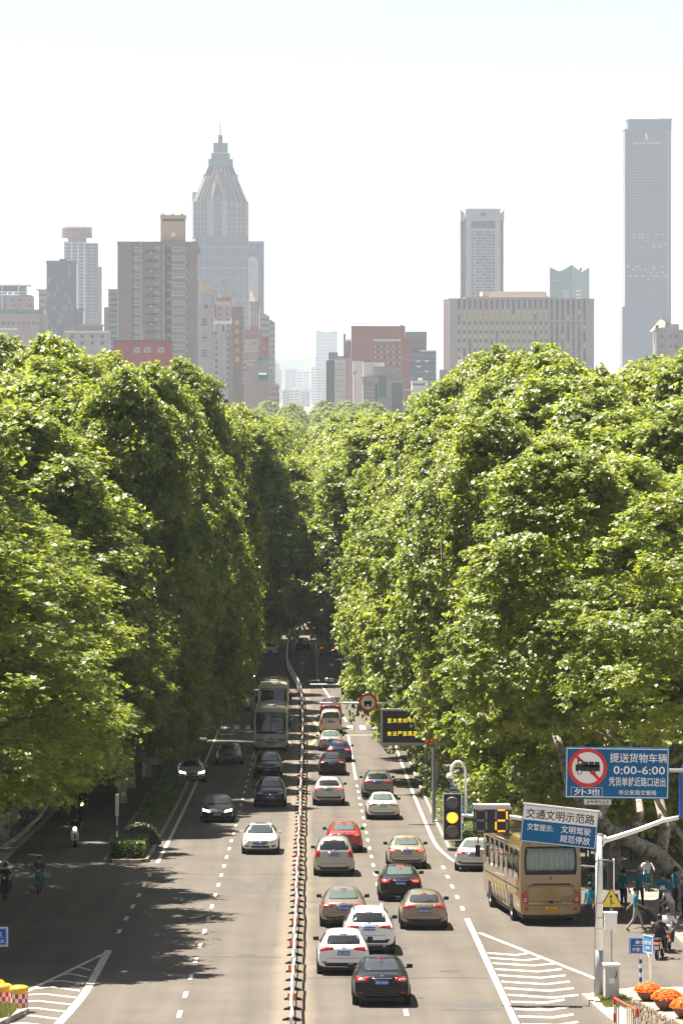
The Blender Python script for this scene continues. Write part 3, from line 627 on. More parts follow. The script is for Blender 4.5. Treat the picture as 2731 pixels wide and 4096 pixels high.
tyre_me = MB().lathe([(.19, -.1), (.31, -.11), (.33, -.08), (.33, .08), (.31, .11), (.19, .1)], 22, axis='x').mesh('tyre', M_TYRE, True)
_r = MB().lathe([(.0, .06), (.05, .085), (.06, .06)], 12, axis='x').lathe([(.17, .075), (.2, .09), (.2, -.09), (.17, .0)], 20, axis='x')
for k in range(5):
    t = k * 1.2566; _r.add([(.065, .05 * math.cos(t + .6), .05 * math.sin(t + .6)), (.065, .05 * math.cos(t - .6), .05 * math.sin(t - .6)), (.08, .19 * math.cos(t - .16), .19 * math.sin(t - .16)), (.08, .19 * math.cos(t + .16), .19 * math.sin(t + .16))], [(0, 1, 2, 3)])
_r.add([(.02, .18 * math.cos(t * .5236), .18 * math.sin(t * .5236)) for t in range(12)], [tuple(range(12))], M_BLK) if False else None
rim_me = _r.mesh('rim', M_RIM, True)
mir_me = MB().box((.0, 0, 0), (.2, .1, .13)).mesh('mirror'); 
def y_at(bvh, axis, a, b):
    d, org = AX[axis]; h = bvh.ray_cast(org(a, b), d)[0]; return h.y if h else None
def plate(root, bvh, axis, z, s, m=M_PLB, w=.44, h=.14, lm=M_LWH):
    y = y_at(bvh, axis, 0, z); sg = -1 if axis == 'rear' else 1
    o = MB().box((0, 0, 0), (w, .02, h)).build('number_plate', m, root, loc=(0, y + sg * .022, z))
    if sg > 0: o.rotation_euler = (0, 0, math.pi)
    if s: lettering(s, lm, o, 0, 0, w * .88, h * .62, -.013)
    return o
CARS = []
def car(kind, col, px, py, label, face='away', yaw=0.0, num=None, brake=False, glass=G_DARK, lit=False, scale=1.0, rails=False, plm=None, tails=None, ytag=None, cat='car', hs=1.0):
    sh = SHAPES[kind]; L = sh['L'] * scale; Y = Yof(py) if ytag is None else ytag; X = wx(px, Y)
    Yc = Y + L / 2; rz = yaw + (0 if face == 'away' else math.pi); tl = math.atan(slope(Yc)); X -= math.sin(yaw) * L / 2 * (1 if face == 'away' else 1)
    root = empty({'sedan': 'sedan_car', 'hatch': 'hatchback_car', 'suv': 'sport_utility_car', 'mpv': 'people_carrier', 'van': 'minivan'}[kind], (X, Yc, gz(Yc)), (tl * math.cos(rz), 0, rz), label, cat, 'cars in the traffic')
    root.scale = (scale, scale, scale * hs); pm = PAINT[col]
    me, bvh = body_mesh(kind, pm); ob('body', me, root)
    vis = 'rear' if face == 'away' else 'front'
    rw, ws, sw = sh['rw'], sh['ws'], sh['sw']
    patch('rear_window', bvh, 'rear', [(-rw[0], rw[2]), (rw[0], rw[2]), (rw[1], rw[3]), (-rw[1], rw[3])], glass, root, (10, 6), .006, .06)
    patch('windscreen', bvh, 'front', [(-ws[0], ws[2]), (ws[0], ws[2]), (ws[1], ws[3]), (-ws[1], ws[3])], glass, root, (10, 6), .006, .04)
    ym = (sw[0] + sw[1]) / 2 - .1; zi = sw[2] + .02; zt = sw[3]
    for sd in ('left', 'right'):
        patch('side_window', bvh, sd, [(sw[0] + .05, zi + .06), (ym - .05, zi), (ym - .05, zt - .02), (sw[0] + (.5 if kind != 'sedan' else .55), zt - .06)], glass, root, (6, 4), .006)
        patch('side_window', bvh, sd, [(ym + .05, zi), (sw[1], zi), (sw[1] - .62, zt - .04), (ym + .05, zt - .02)], glass, root, (6, 4), .006)
        s = -1 if sd == 'left' else 1; wmax = max(q[4] for q in sh['st'])
        for yw in sh['wb']:
            patch('wheel_arch', bvh, sd, [(yw - .38, .26), (yw + .38, .26), (yw + .26, .70), (yw - .26, .70)], M_BLK, root, (6, 4), .004, .0)
            wh = ob('wheel', tyre_me, root, (s * (wmax - .085), yw, .33)); wh.rotation_euler = (0, 0, 0 if s > 0 else math.pi); ob('rim', rim_me, wh)
        mo = MB().box((s * .11, 0, 0), (.2, .11, .14)).box((s * .02, .03, -.06), (.08, .05, .05)).build('wing_mirror', M_BLK if (face == 'away') else pm, root, bevel=.03, loc=(s * (wmax - .06), sw[1] - .25, sw[2] + .06))
    MB().box((0, 0, .27), (1.5, L / scale * .86, .2)).build('underbody', M_BLK, root)
    if vis == 'rear':
        t = sh['tl']; tm = M_BRAKE if brake else M_TAIL
        for s in (-1, 1):
            q = [(s * t[0], t[2] + .05), (s * t[1], t[2]), (s * (t[1] - .02), t[3]), (s * t[0], t[3] - .02)]
            if s < 0: q = [q[1], q[0], q[3], q[2]]
            lt = patch('tail_light', bvh, 'rear', q, M_TAIL, root, (6, 3), .012)
            q2 = [(s * (t[0] + .12), t[2] + .06), (s * (t[1] - .1), t[2] + .05), (s * (t[1] - .1), t[3] - .05), (s * (t[0] + .12), t[3] - .06)]
            if s < 0: q2 = [q2[1], q2[0], q2[3], q2[2]]
            if brake or kind == 'sedan': patch('lamp', bvh, 'rear', q2, tm if brake else mat('lamp_clear', (.5, .3, .3), .15, coat=.6), lt, (4, 2), .018)
            patch('reflector', bvh, 'rear', rect(s * .68 - .09, s * .68 + .09, .46 if kind != 'suv' else .56, .50 if kind != 'suv' else .60), M_TAIL, root, (3, 1), .01)
        pz = sh['pl']; plate(root, bvh, 'rear', pz, num, plm or M_PLB)
        patch('plate_recess', bvh, 'rear', rect(-.3, .3, pz - .1, pz + .1), pm, root, (4, 2), .004)
        patch('chrome_strip', bvh, 'rear', rect(-.34, .34, pz + .115, pz + .14), M_CHR if kind in ('sedan', 'mpv') else pm, root, (6, 1), .012)
        patch('rear_valance', bvh, 'rear', [(-.62, .33), (.62, .33), (.70, .45), (-.70, .45)] if kind != 'suv' else [(-.64, .38), (.64, .38), (.74, .56), (-.74, .56)], M_BLK, root, (8, 2), .008)
        zb = pz + .2; yb = y_at(bvh, 'rear', 0, zb)
        if yb is not None: MB().lathe([(.03, 0), (.055, 0), (.055, -.012), (.03, -.012), (.03, 0)], 14, axis='y').box((0, -.006, 0), (.1, .01, .014)).build('badge', M_CHR, root, loc=(0, yb - .008, zb))
        for s in (-1, 1): MB().lathe([(.035, .1), (.035, 0), (.03, 0), (.0, .02)], 10, axis='y').build('exhaust_pipe', M_CHR, root, loc=(s * .55, -L / scale / 2 + .08, .33))
        patch('brake_light', bvh, 'rear', rect(-.14, .14, rw[3] + .012, rw[3] + .035), M_BRAKE if brake else M_TAIL, root, (4, 1), .01)
        patch('boot_seam', bvh, 'rear', rect(-.60, .60, .60 if kind != 'suv' else .72, .612 if kind != 'suv' else .732), M_BLK, root, (10, 1), .003)
        if kind in ('hatch', 'suv', 'mpv', 'van'):
            yy = y_at(bvh, 'rear', 0, rw[2] + .02); y2 = y_at(bvh, 'rear', .3, rw[2] + .1)
            MB().tube([(0, yy - .02, rw[2] + .02), (.32, y2 - .025, rw[2] + .1)], .012, 5).build('wiper', M_BLK, root)
    else:
        st = sh['st']; zn = st[-2][2]
        for s in (-1, 1):
            q = [(s * .40, zn - .12), (s * .80, zn - .06), (s * .82, zn + .04), (s * .46, zn - .03)]
            if s < 0: q = [q[1], q[0], q[3], q[2]]
            h = patch('headlight', bvh, 'front', q, M_LIT if lit else M_LAMP, root, (6, 3), .012)
            patch('fog_light', bvh, 'front', rect(s * .66 - .1, s * .66 + .1, .40, .48), M_BLK, root, (3, 2), .012)
        patch('grille', bvh, 'front', [(-.34, zn - .2), (.34, zn - .2), (.42, zn - .04), (-.42, zn - .04)], M_BLK, root, (8, 3), .01)
        patch('grille_bar', bvh, 'front', rect(-.38, .38, zn - .125, zn - .10), M_CHR, root, (8, 1), .02)
        patch('lower_grille', bvh, 'front', [(-.48, .36), (.48, .36), (.42, .47), (-.42, .47)], M_BLK, root, (8, 2), .01)
        plate(root, bvh, 'front', .50 if kind != 'suv' else .60, num, plm or M_PLB)
        yb = y_at(bvh, 'front', 0, zn - .1); MB().lathe([(.0, .012), (.055, .012), (.06, 0)], 14, axis='y').build('badge', M_CHR, root, loc=(0, yb + .015, zn - .11))
        patch('bonnet_seam', bvh, 'top', rect(-.66, .66, sw[1] + .28, sw[1] + .30), M_BLK, root, (8, 1), .003)
        for s in (-1, 1):
            ws0 = y_at(bvh, 'front', s * .2, ws[2] + .03)
            if ws0: MB().tube([(s * .1, ws0 + .02, ws[2] + .01), (s * .1 + .45, ws0 - .01, ws[2] + .05)], .01, 4).build('wiper', M_BLK, root)
        MB().box((-.33, 0, 0), (.09, .012, .07)).build('windscreen_sticker', mat('sticker', (.5, .65, .35), .6), root, loc=(0, (y_at(bvh, 'front', -.33, ws[3] - .1) or 0) + .014, ws[3] - .1), rot=(-.9, 0, 0))
    if kind in ('suv',) or rails:
        for s in (-1, 1): MB().tube([(s * .56, -1.4, sh['roof'] - .1), (s * .56, -1.2, sh['roof'] + .0), (s * .56, .1, sh['roof'] + .02), (s * .55, .35, sh['roof'] - .1)], .018, 6).build('roof_rail', M_CHR if col != 'black' else M_GREYP, root)
    if kind in ('sedan',): patch('sunroof', bvh, 'top', rect(-.36, .36, -.1, .35), G_DARK, root, (4, 3), .004)
    ya = -1.0 if kind == 'sedan' else -1.5
    MB().prism([(-.02, 0), (.02, 0), (0, .07)], -.09, .05).build('aerial', pm, root, loc=(0, ya, sh['roof'] - (.05 if kind != 'sedan' else .06)))
    return root
# going away from the camera
car('sedan', 'black', 1527, 4030, 'black sedan nearest the camera, straddling the dashed lane line', num='苏F·623FE', glass=G_MID)
car('hatch', 'white', 1374, 3903, 'white hatchback beside the median barrier, behind the nearest black sedan', num='苏A·10M30')
car('suv', 'white', 1476, 3822, 'white sport utility car straddling the lane ahead of the white hatchback', num='苏A·90AJ8', scale=1.0)
car('sedan', 'tan', 1374, 3713, 'tan brown sedan by the barrier with a pale rear window', num='苏A·XA190', glass=G_SKY)
car('hatch', 'bronze', 1696, 3722, 'bronze hatchback in the outer lane left of the gold coach', num='苏A·A28N2', glass=G_MID)
car('sedan', 'black', 1602, 3608, 'black sedan with lit brake lights between the champagne sedan and bronze hatchback', num='苏A·05702', brake=True, glass=G_SKY)
car('mpv', 'silver', 1336, 3507, 'silver people carrier right behind the red sedan', num='苏A·931J', brake=False)
car('sedan', 'champagne', 1627, 3477, 'champagne sedan in the outer lane just ahead of the braking black sedan', num='苏A·86X17', brake=True, glass=G_SKY)
car('sedan', 'red', 1376, 3412, 'bright red sedan half hidden by the silver people carrier', glass=G_SKY)
car('sedan', 'white', 1893, 3488, 'white sedan passing the gold coach on its outer side', yaw=-.10, num='苏A·7', brake=True, glass=G_SKY)
car('sedan', 'white', 1531, 3281, 'white sedan with a green number plate beyond the champagne sedan', plm=M_PLG, num='苏AD08321', glass=G_SKY)
car('suv', 'grey', 1511, 3195, 'grey sport utility car ahead of the white sedan with green plate', glass=G_DARK)
car('suv', 'pearl', 1315, 3224, 'pale silver sport utility car with one brake light glowing, next to the barrier', num='苏A·V0U5', brake=True)
car('sedan', 'black', 1329, 3103, 'black sedan by the barrier directly behind the dark blue car')
car('hatch', 'blue', 1356, 3050, 'dark blue hatchback with lit brake lights near the stop line', brake=True)
car('sedan', 'silver', 1322, 3006, 'silver sedan waiting just before the stop line', glass=G_SKY)
car('van', 'champagne', 1323, 2938, 'pale minivan on the zebra crossing', cat='van')
car('sedan', 'maroon', 1323, 2866, 'dark red sedan ahead of the pale minivan, below the camera arms', glass=G_MID)
car('suv', 'brown', 1311, 2628, 'brown sport utility car far up the avenue by the lane arrow', brake=True)
car('sedan', 'black', 1212, 2604, 'black sedan farthest up the avenue beside the barrier', glass=G_MID)
# coming towards the camera
car('sedan', 'white', 1041, 3420, 'white sedan facing the camera in full sunlight', 'toward', num='苏A·217XA', glass=G_MID)
car('sedan', 'black', 869, 3293, 'black oncoming sedan with bright headlights in the tree shade', 'toward', num='苏A·908V', lit=True)
car('suv', 'black', 1080, 3230, 'black oncoming sport utility car right behind the sunlit white sedan', 'toward', num='苏A·6292')
car('suv', 'black', 1071, 3116, 'black oncoming sport utility car in front of the nearer coach', 'toward', num='苏A·0705', rails=True)
car('sedan', 'pearl', 769, 3133, 'white oncoming sedan with headlights on beside the planted island', 'toward', yaw=.05, num='苏A·S38', lit=True)
car('sedan', 'brown', 918, 3062, 'dark brown oncoming sedan under hanging leaves beside the nearer coach', 'toward', num='苏A·887U')
car('sedan', 'silver', 958, 2846, 'silver oncoming sedan half hidden by leaves beside the nearer coach roof', 'toward')
car('sedan', 'red', 972, 2786, 'red oncoming sedan mostly hidden behind the silver one', 'toward')
car('sedan', 'white', 985, 2736, 'white oncoming sedan beside the farther coach', 'toward', lit=True)
car('sedan', 'white', 1078, 2624, 'white oncoming sedan just behind the farther coach', 'toward')
car('suv', 'white', 1076, 2600, 'white oncoming sport utility car farthest up the avenue', 'toward')

# coaches
def coach_body(L, W_, H, pm, rake=.25, nose=.0):
    """long box with rounded edges, slightly raked ends; tail at -L/2"""
    vs = []; fs = []; hw = W_ / 2
    sts = [(-L / 2, 0), (-L / 2 + .10, 1), (-L / 2 + .35, 2), (-L / 6, 2), (L / 6, 2), (L / 2 - .5, 2), (L / 2 - .14, 1), (L / 2, 0)]
    for i, (y, e) in enumerate(sts):
        w = hw * (1, 1, 1)[e] - (.06, .02, 0)[e]; zt = H - (.16, .05, 0)[e]; z0 = .36 + (.08, .03, 0)[e]
        ring = [(w * .95, z0), (w, z0 + .2), (w, 1.5), (w * .985, zt - .5), (w * .95, zt - .12), (w * .78, zt - .01)]
        pts = ring + [(0, zt + .03)] + [(-a, b) for a, b in ring[::-1]] + [(0, z0)]
        sg = -1 if y < 0 else 1
        for a, b in pts:
            rk = rake * max(0, (b - 1.2) / (H - 1.2)) ** 1.6 * (1 if e < 2 else 0)
            vs.append((a, y - sg * rk + (sg * -.10 * (abs(a) / hw) ** 3 if e == 0 else 0), b))
    n = 14; N = len(sts)
    for i in range(N - 1):
        for k in range(n): k2 = (k + 1) % n; fs.append((i * n + k, i * n + k2, (i + 1) * n + k2, (i + 1) * n + k))
    for base, rev in ((0, False), ((N - 1) * n, True)):
        q = [(base + k, base + 12 - k, base + 11 - k, base + k + 1) for k in range(5)] + [(base + 5, base + 7, base + 6), (base, base + 13, base + 12)]
        fs += [f[::-1] if rev else f for f in q]
    me = MB().add(vs, fs).mesh('body', None, True); fix_normals(me)
    o = bpy.data.objects.new('tmp', me); sub = o.modifiers.new('s', 'SUBSURF'); sub.levels = 2; sub.render_levels = 2; ev = evaluate(o)
    ev.polygons.foreach_set('use_smooth', [True] * len(ev.polygons))
    bm = bmesh.new(); bm.from_mesh(ev); bvh = BVHTree.FromBMesh(bm); bm.free(); ev.materials.clear(); ev.materials.append(pm); return ev, bvh
bigt = MB().lathe([(.28, -.14), (.46, -.15), (.5, -.11), (.5, .11), (.46, .15), (.28, .14)], 24, axis='x').mesh('tyre', M_TYRE, True)
bigr = MB().lathe([(.0, .05), (.12, .06), (.14, .02), (.26, .04), (.29, .12)], 18, axis='x').mesh('rim', M_GREYP, True)
def coach(pm, loc, rz, label, L, W_, H, end, group='coaches in the traffic'):
    Y = loc[1]; root = empty('coach_bus', loc, (math.atan(slope(Y)) * math.cos(rz), 0, rz), label, 'bus', group)
    me, bvh = coach_body(L, W_, H, pm, .12 if end == 'rear' else .32); ob('body', me, root)
    for sd, s in (('left', -1), ('right', 1)):
        y0 = -L / 2 + .45; nW = 7; dy = (L - 1.5) / nW
        for k in range(nW):
            patch('side_window', bvh, sd, rect(y0 + k * dy + .004, y0 + (k + 1) * dy - .004, H * .50, H * .83), G_DARK, root, (4, 4), .008)
        for k in range(nW + 1):
            patch('window_pillar', bvh, sd, rect(y0 + k * dy - .025, y0 + k * dy + .025, H * .49, H * .83), M_BLK, root, (1, 3), .004)
        for k in range(5): patch('luggage_door', bvh, sd, rect(-L / 2 + 3.6 + k * 1.05, -L / 2 + 4.62 + k * 1.05, .55, 1.3), pm, root, (3, 3), .01)
        patch('trim_line', bvh, sd, rect(-L / 2 + .5, L / 2 - .7, 1.42, 1.46), M_BLK, root, (12, 1), .008)
        for yw in (-L / 2 + 2.7, L / 2 - 2.6):
            patch('wheel_arch', bvh, sd, [(yw - .62, .42), (yw + .62, .42), (yw + .46, 1.1), (yw - .46, 1.1)], M_BLK, root, (6, 4), .005)
            wh = ob('wheel', bigt, root, (s * (W_ / 2 - .14), yw, .5), (0, 0, 0 if s > 0 else math.pi)); ob('rim', bigr, wh)
    MB().box((0, 0, .42), (W_ - .3, L - .8, .3)).build('underbody', M_BLK, root)
    for k, y in enumerate((-L / 2 + 2.6, 1.2, L / 2 - 2.4)): MB().box((0, y, H + .06), (1.5 if k == 1 else .7, 2.2 if k == 1 else .7, .14)).build('roof_unit', pm, root, bevel=.05)
    return root, bvh
B = empty; by = 159.6
gold, gb = coach(PAINT['gold'], (9.12, by + 5.9, gz(by + 5.9)), .084, 'gold coach seen from behind beside the pavement crowd', 12.0, 2.5, 3.55, 'rear')
M_GBR = mat('paint_gold_dark', (.13, .085, .03), .3, coat=.7)
patch('window_surround', gb, 'rear', [(-1.06, 2.02), (1.06, 2.02), (1.04, 3.14), (-1.04, 3.14)], M_BLK, gold, (10, 6), .008, .05)
patch('rear_window', gb, 'rear', [(-.98, 2.2), (.98, 2.2), (.96, 3.06), (-.96, 3.06)], mat('curtained_glass', (.19, .235, .215), .12, spec=.8, var=.35, scale=5), gold, (12, 6), .016, .04)
for k in range(9): patch('curtain', gb, 'rear', rect(-.9 + k * .2, -.80 + k * .2, 2.24, 3.02), mat('curtain_fold', (.25, .29, .26), .5), gold, (2, 4), .019)
patch('engine_lid', gb, 'rear', [(-.98, .92), (.98, .92), (.96, 1.62), (-.96, 1.62)], PAINT['gold'], gold, (10, 6), .014, .05)
patch('lid_gap', gb, 'rear', [(-.78, 1.62), (.78, 1.62), (.74, 1.67), (-.74, 1.67)], M_BLK, gold, (10, 1), .012)  # black strip along the top of the engine lid
patch('bumper_seam', gb, 'rear', rect(-1.12, 1.12, .80, .82), M_GBR, gold, (12, 1), .006)
for s in (-1, 1):
    q = [(s * .93, .86), (s * 1.12, .92), (s * 1.16, 1.28), (s * .99, 1.40)]; q = q if s > 0 else [q[1], q[0], q[3], q[2]]
    lt = patch('tail_light', gb, 'rear', q, M_TAIL, gold, (5, 5), .02)
    for z in (.98, 1.06): patch('lamp_stripe', gb, 'rear', rect(min(s * .97, s * 1.1), max(s * .97, s * 1.1), z, z + .03), M_LWH, lt, (3, 1), .03)
    patch('reflector', gb, 'rear', rect(s * .98 - .06, s * .98 + .06, .6, .72), M_TAIL, gold, (2, 2), .014)
    patch('marker_lamp', gb, 'rear', rect(s * .86 - .08, s * .86 + .08, 3.2, 3.25), M_TAIL, gold, (2, 1), .014)
ye = y_at(gb, 'rear', 0, 1.86)
MB().lathe([(.0, -.012), (.05, -.012), (.065, 0)], 16, axis='y').build('badge', M_GBR, gold, loc=(0, ye - .01, 1.88))
MB().box((0, 0, 0), (.2, .03, .12)).build('grab_handle', M_BLK, gold, loc=(0, y_at(gb, 'rear', 0, .92) - .01, .94), bevel=.03)
np_ = MB().box((0, 0, 0), (.46, .02, .24)).build('number_plate', M_PLY, gold, loc=(0, y_at(gb, 'rear', 0, .62) - .02, .64))
lettering('苏·A', M_LBK, np_, 0, .07, .2, .055, -.013); lettering('5Z666', M_LBK, np_, 0, -.03, .4, .1, -.013)
lettering('YUTONG', M_CHR, gold, -.62, .91, .55, .05, y_at(gb, 'rear', -.6, .9) - .03); lettering('ZK6122', M_CHR, gold, .62, .91, .4, .05, y_at(gb, 'rear', .6, .9) - .03)
for k in range(3): MB().box((0, 0, 0), (.4, .008, .02)).build('vent_slot', M_GBR, gold, loc=(.55, y_at(gb, 'rear', .55, 1.05) - .018, 1.02 + k * .06))
for s in (-1, 1):
    MB().tube([(s * 1.1, 5.6, 2.9), (s * 1.42, 5.8, 2.75), (s * 1.45, 5.8, 2.5)], .03, 6).box((s * 1.45, 5.8, 2.2), (.2, .12, .5)).build('wing_mirror', M_BLK, gold)
def front_coach(px, Yf, label, green, H, num):
    X = wx(px, Yf); L = 11.5; root, bvh = coach(PAINT['cream'], (X, Yf + L / 2, gz(Yf + L / 2)), math.pi, label, L, 2.5, H, 'front')
    patch('windscreen', bvh, 'front', [(-1.13, 1.42), (1.13, 1.42), (1.06, 3.02), (-1.06, 3.02)], G_DARK, root, (12, 8), .012, .04)
    if green: patch('sun_visor', bvh, 'front', [(-1.0, 2.6), (-.1, 2.6), (-.1, 2.95), (-1.0, 2.95)], mat('green_film', (.02, .16, .10), .3, coat=.5), root, (6, 3), .018); patch('notice_card', bvh, 'front', rect(-.95, -.1, 2.3, 2.58), mat('card_grey', (.3, .33, .3), .4), root, (4, 2), .018)
    else: patch('sun_visor', bvh, 'front', rect(-1.0, 1.0, 2.86, 2.98), M_GREYP, root, (6, 2), .018)
    patch('destination_card', bvh, 'front', rect(-.9, -.35, 1.47, 1.62), mat('card_white', (.5, .5, .46), .6), root, (3, 2), .02)
    patch('windscreen_divider', bvh, 'front', rect(-.02, .02, 1.43, 3.0), M_BLK, root, (1, 6), .016)
    patch('front_seam', bvh, 'front', rect(-1.1, 1.1, .80, .815), M_BLK, root, (12, 1), .006); patch('air_intake', bvh, 'front', rect(-.36, .36, .76, .8), M_BLK, root, (6, 1), .01)
    for s in (-1, 1):
        h = patch('headlight', bvh, 'front', rect(min(s * .55, s * 1.08), max(s * .55, s * 1.08), .92, 1.06), M_BLK, root, (6, 2), .012)
        for k in range(4): patch('lamp', bvh, 'front', rect(s * (.62 + k * .13) - .045, s * (.62 + k * .13) + .045, .945, 1.035), M_LAMP, h, (2, 2), .02)
        patch('decal', bvh, 'front', rect(min(s * .5, s * .95), max(s * .5, s * .95), 1.3, 1.34), M_GREYP, root, (4, 1), .008)
        MB().tube([(s * 1.1, L / 2 - .3, 2.9), (s * 1.36, L / 2 - .02, 2.8), (s * 1.4, L / 2, 2.5)], .04, 6).box((s * 1.4, L / 2, 2.1), (.24, .14, .62)).build('wing_mirror', M_BLK, root)
        MB().tube([(s * .2, L / 2 + .02, 1.44), (s * .75, L / 2 - .03, 1.8)], .015, 4).build('wiper', M_BLK, root)
    yb = y_at(bvh, 'front', 0, 1.12); MB().lathe([(.085, 0), (.11, 0), (.11, .015), (.085, .015), (.085, 0)], 18, axis='y').box((0, .008, .04), (.02, .01, .1)).box((-.04, .008, -.03), (.09, .01, .02)).box((.04, .008, -.03), (.09, .01, .02)).build('badge', M_CHR, root, loc=(0, yb + .01, 1.12))
    n = MB().box((0, 0, 0), (.44, .02, .15)).build('number_plate', M_PLY, root, loc=(0, y_at(bvh, 'front', 0, .58) + .02, .58), rot=(0, 0, math.pi)); lettering(num, M_LBK, n, 0, 0, .4, .1, -.013)
    return root
front_coach(1083, Yof(3012), 'cream coach facing the camera with a green strip in its windscreen', True, 3.35, '苏A·52715')
front_coach(1094, 334, 'cream coach behind the nearer one, its roof and dark windscreen showing above it', False, 3.5, '苏A·18307')
# ------------------------------------------------------------------ the city beyond the trees
GLASS_F = {}
def fglass(name, col, rough=.18, var=.25, scale=.25): return mat(name, col, rough, spec=.7, var=var, scale=scale)
W_BEIGE = mat('tile_beige', (.265, .22, .225), .85, var=.08, scale=.3); W_TAN = mat('tile_tan', (.50, .39, .28), .85, var=.08, scale=.3); W_RED = mat('wall_red', (.33, .075, .065), .85, var=.1, scale=.3)
W_BRICK = mat('wall_red_brown', (.29, .11, .09), .85, var=.06, scale=.3); W_GREY = mat('wall_grey', (.22, .22, .225), .85, var=.1, scale=.2); W_LILAC = mat('wall_pale_grey', (.35, .34, .355), .85, var=.08, scale=.2)
W_WHITE = mat('wall_white', (.62, .60, .58), .8, var=.06, scale=.2); W_STONE = mat('wall_stone', (.28, .255, .24), .85, var=.1, scale=.3); W_PINK = mat('wall_pink', (.33, .26, .255), .85, var=.08, scale=.3); W_DKBR = mat('wall_dark_brown', (.17, .10, .095), .8, var=.08, scale=.3)
W_DARK = mat('metal_dark', (.075, .08, .09), .4, var=.15, scale=.3); W_ROOF = mat('roof_white', (.7, .68, .64), .7); W_BAND = mat('stone_band', (.33, .31, .315), .8, var=.06, scale=.2)
F_BLUE = fglass('curtain_blue', (.026, .042, .08)); F_GREY = fglass('curtain_grey', (.085, .09, .105)); F_TEAL = fglass('curtain_teal', (.055, .12, .115)); F_DK = fglass('pane_dark', (.045, .05, .058), var=.4, scale=.6); F_GOLD = fglass('pane_gold', (.46, .31, .10), .35, .2, .8); F_GRN = fglass('pane_green', (.14, .21, .19), .2, .35, .7)
F_DGRN = fglass('curtain_dark_green', (.04, .08, .07))
M_FRAME = mat('window_frame_white', (.75, .75, .72), .6)
class Bld:
    """a building whose front runs between two photo columns at a given distance; local x along the front, z up, front at y=0"""
    def __init__(s, name, label, pxl, pxr, Y, rz=0.0, cat='building', group='city buildings'):
        Y = Y * 1.8
        A = Vector((wx(pxl, Y), Y)); u = Vector((math.cos(rz), math.sin(rz)))
        t = (pxr - PX0) / FP      # solve A + w u on the ray x = t y
        s.w = (t * A.y - A.x) / (u.x - t * u.y); s.Y = Y; s.pxl, s.pxr = pxl, pxr
        s.root = empty(name, (A.x, A.y, 0), (0, 0, rz), label, cat, group)
    def x(s, px): return (px - s.pxl) / (s.pxr - s.pxl) * s.w
    def z(s, py): return wz(py, s.Y)
    def box(s, name, px0, px1, py0, py1, m, y=0.0, d=25.0, bot=None, parent=None):
        """box between photo columns and rows; py1 None = down to the ground"""
        z1 = s.z(py0); z0 = 0.0 if py1 is None else s.z(py1); x0, x1 = s.x(px0), s.x(px1)
        return MB().box(((x0 + x1) / 2, y + d / 2, (z0 + z1) / 2), (x1 - x0, d, z1 - z0)).build(name, m, parent or s.root)
    def grid(s, name, me, pxs, pys, y=-.02, parent=None, skip=0.0):
        for b in pys:
            for a in pxs:
                if skip and random.random() < skip: continue
                ob(name, me, parent or s.root, (s.x(a), y, s.z(b)))
    def m(s, px): return px * s.Y / FP      # photo pixels to metres here
BS = 1.8
def win(w, h, fr=.08, m=F_GRN, bars=1, fm=None, dep=.12, sill=False):
    w *= BS; h *= BS; fr *= BS; mb = MB().box((0, .0, 0), (w, dep * .6, h), m); fm = fm or M_FRAME
    for sx in (-1, 1): mb.box((sx * (w / 2 - fr / 2), -dep * .35, 0), (fr, dep * .5, h), fm)
    for sz in (-1, 1): mb.box((0, -dep * .33, sz * (h / 2 - fr / 2)), (w, dep * .48, fr), fm)
    for k in range(bars): mb.box((-w / 2 + w * (k + 1) / (bars + 1), -dep * .3, 0), (fr * .7, dep * .4, h), fm)
    if sill: mb.box((0, -.14, -h / 2 - .07), (w + .3, .34, .1), fm)
    return mb.mesh('window')
def pane(w, h, m, dep=.2): return MB().box((0, 0, 0), (w, dep, h), m).mesh('window')
def rng_(a, b, n): return [a + (b - a) * (i + .5) / n for i in range(n)]

# beige apartment tower
b = Bld('apartment_tower', 'pinkish beige apartment tower with stacked balconies and a tan roof box', 470, 790, 1300, cat='building')
b.box('wall', 470, 530, 972, None, W_BEIGE, 0, 24); b.box('wall', 530, 668, 966, None, W_BEIGE, .6, 22); b.box('wall', 668, 742, 968, None, W_BEIGE, -.6, 24); b.box('wall', 742, 788, 972, None, W_BEIGE, .4, 24)
b.box('recess', 524, 536, 985, None, W_DKBR, .25, 1); b.box('stair_recess', 662, 688, 985, None, W_DKBR, -.1, 1)
b.box('parapet', 468, 790, 966, 974, W_STONE, -.9, 25); rb = b.box('roof_box', 642, 740, 866, 966, W_TAN, 3, 14); b.box('roof_cap', 640, 742, 858, 874, W_TAN, 2.6, 15); b.box('roof_slot', 652, 736, 874, 884, F_DK, 2.7, 1)
for px in (652, 690, 728): b.box('roof_post', px - 4, px + 4, 852, 860, W_STONE, 4, 2)
b.box('roof_window', 684, 700, 930, 946, M_FRAME, 2.9, 1)
rows = [998 + 35.6 * k for k in range(14)]
w1 = win(1.6, 1.5, .12, F_GRN, 1, sill=True); w2 = win(4.1, 1.35, .12, F_GRN, 4, sill=True); w3 = win(1.3, 1.9, .12, F_GRN, 1); wdk = win(1.8, 2.0, .15, F_DK, 1, mat('frame_brown', (.14, .09, .08), .7))
b.grid('window', w1, [546], rows); b.grid('window', w2, [715], [r - 2 for r in rows], -.62); b.grid('window', w3, [630], [r + 2 for r in rows], .58); b.grid('window', wdk, [674], [r + 4 for r in rows], -.7)
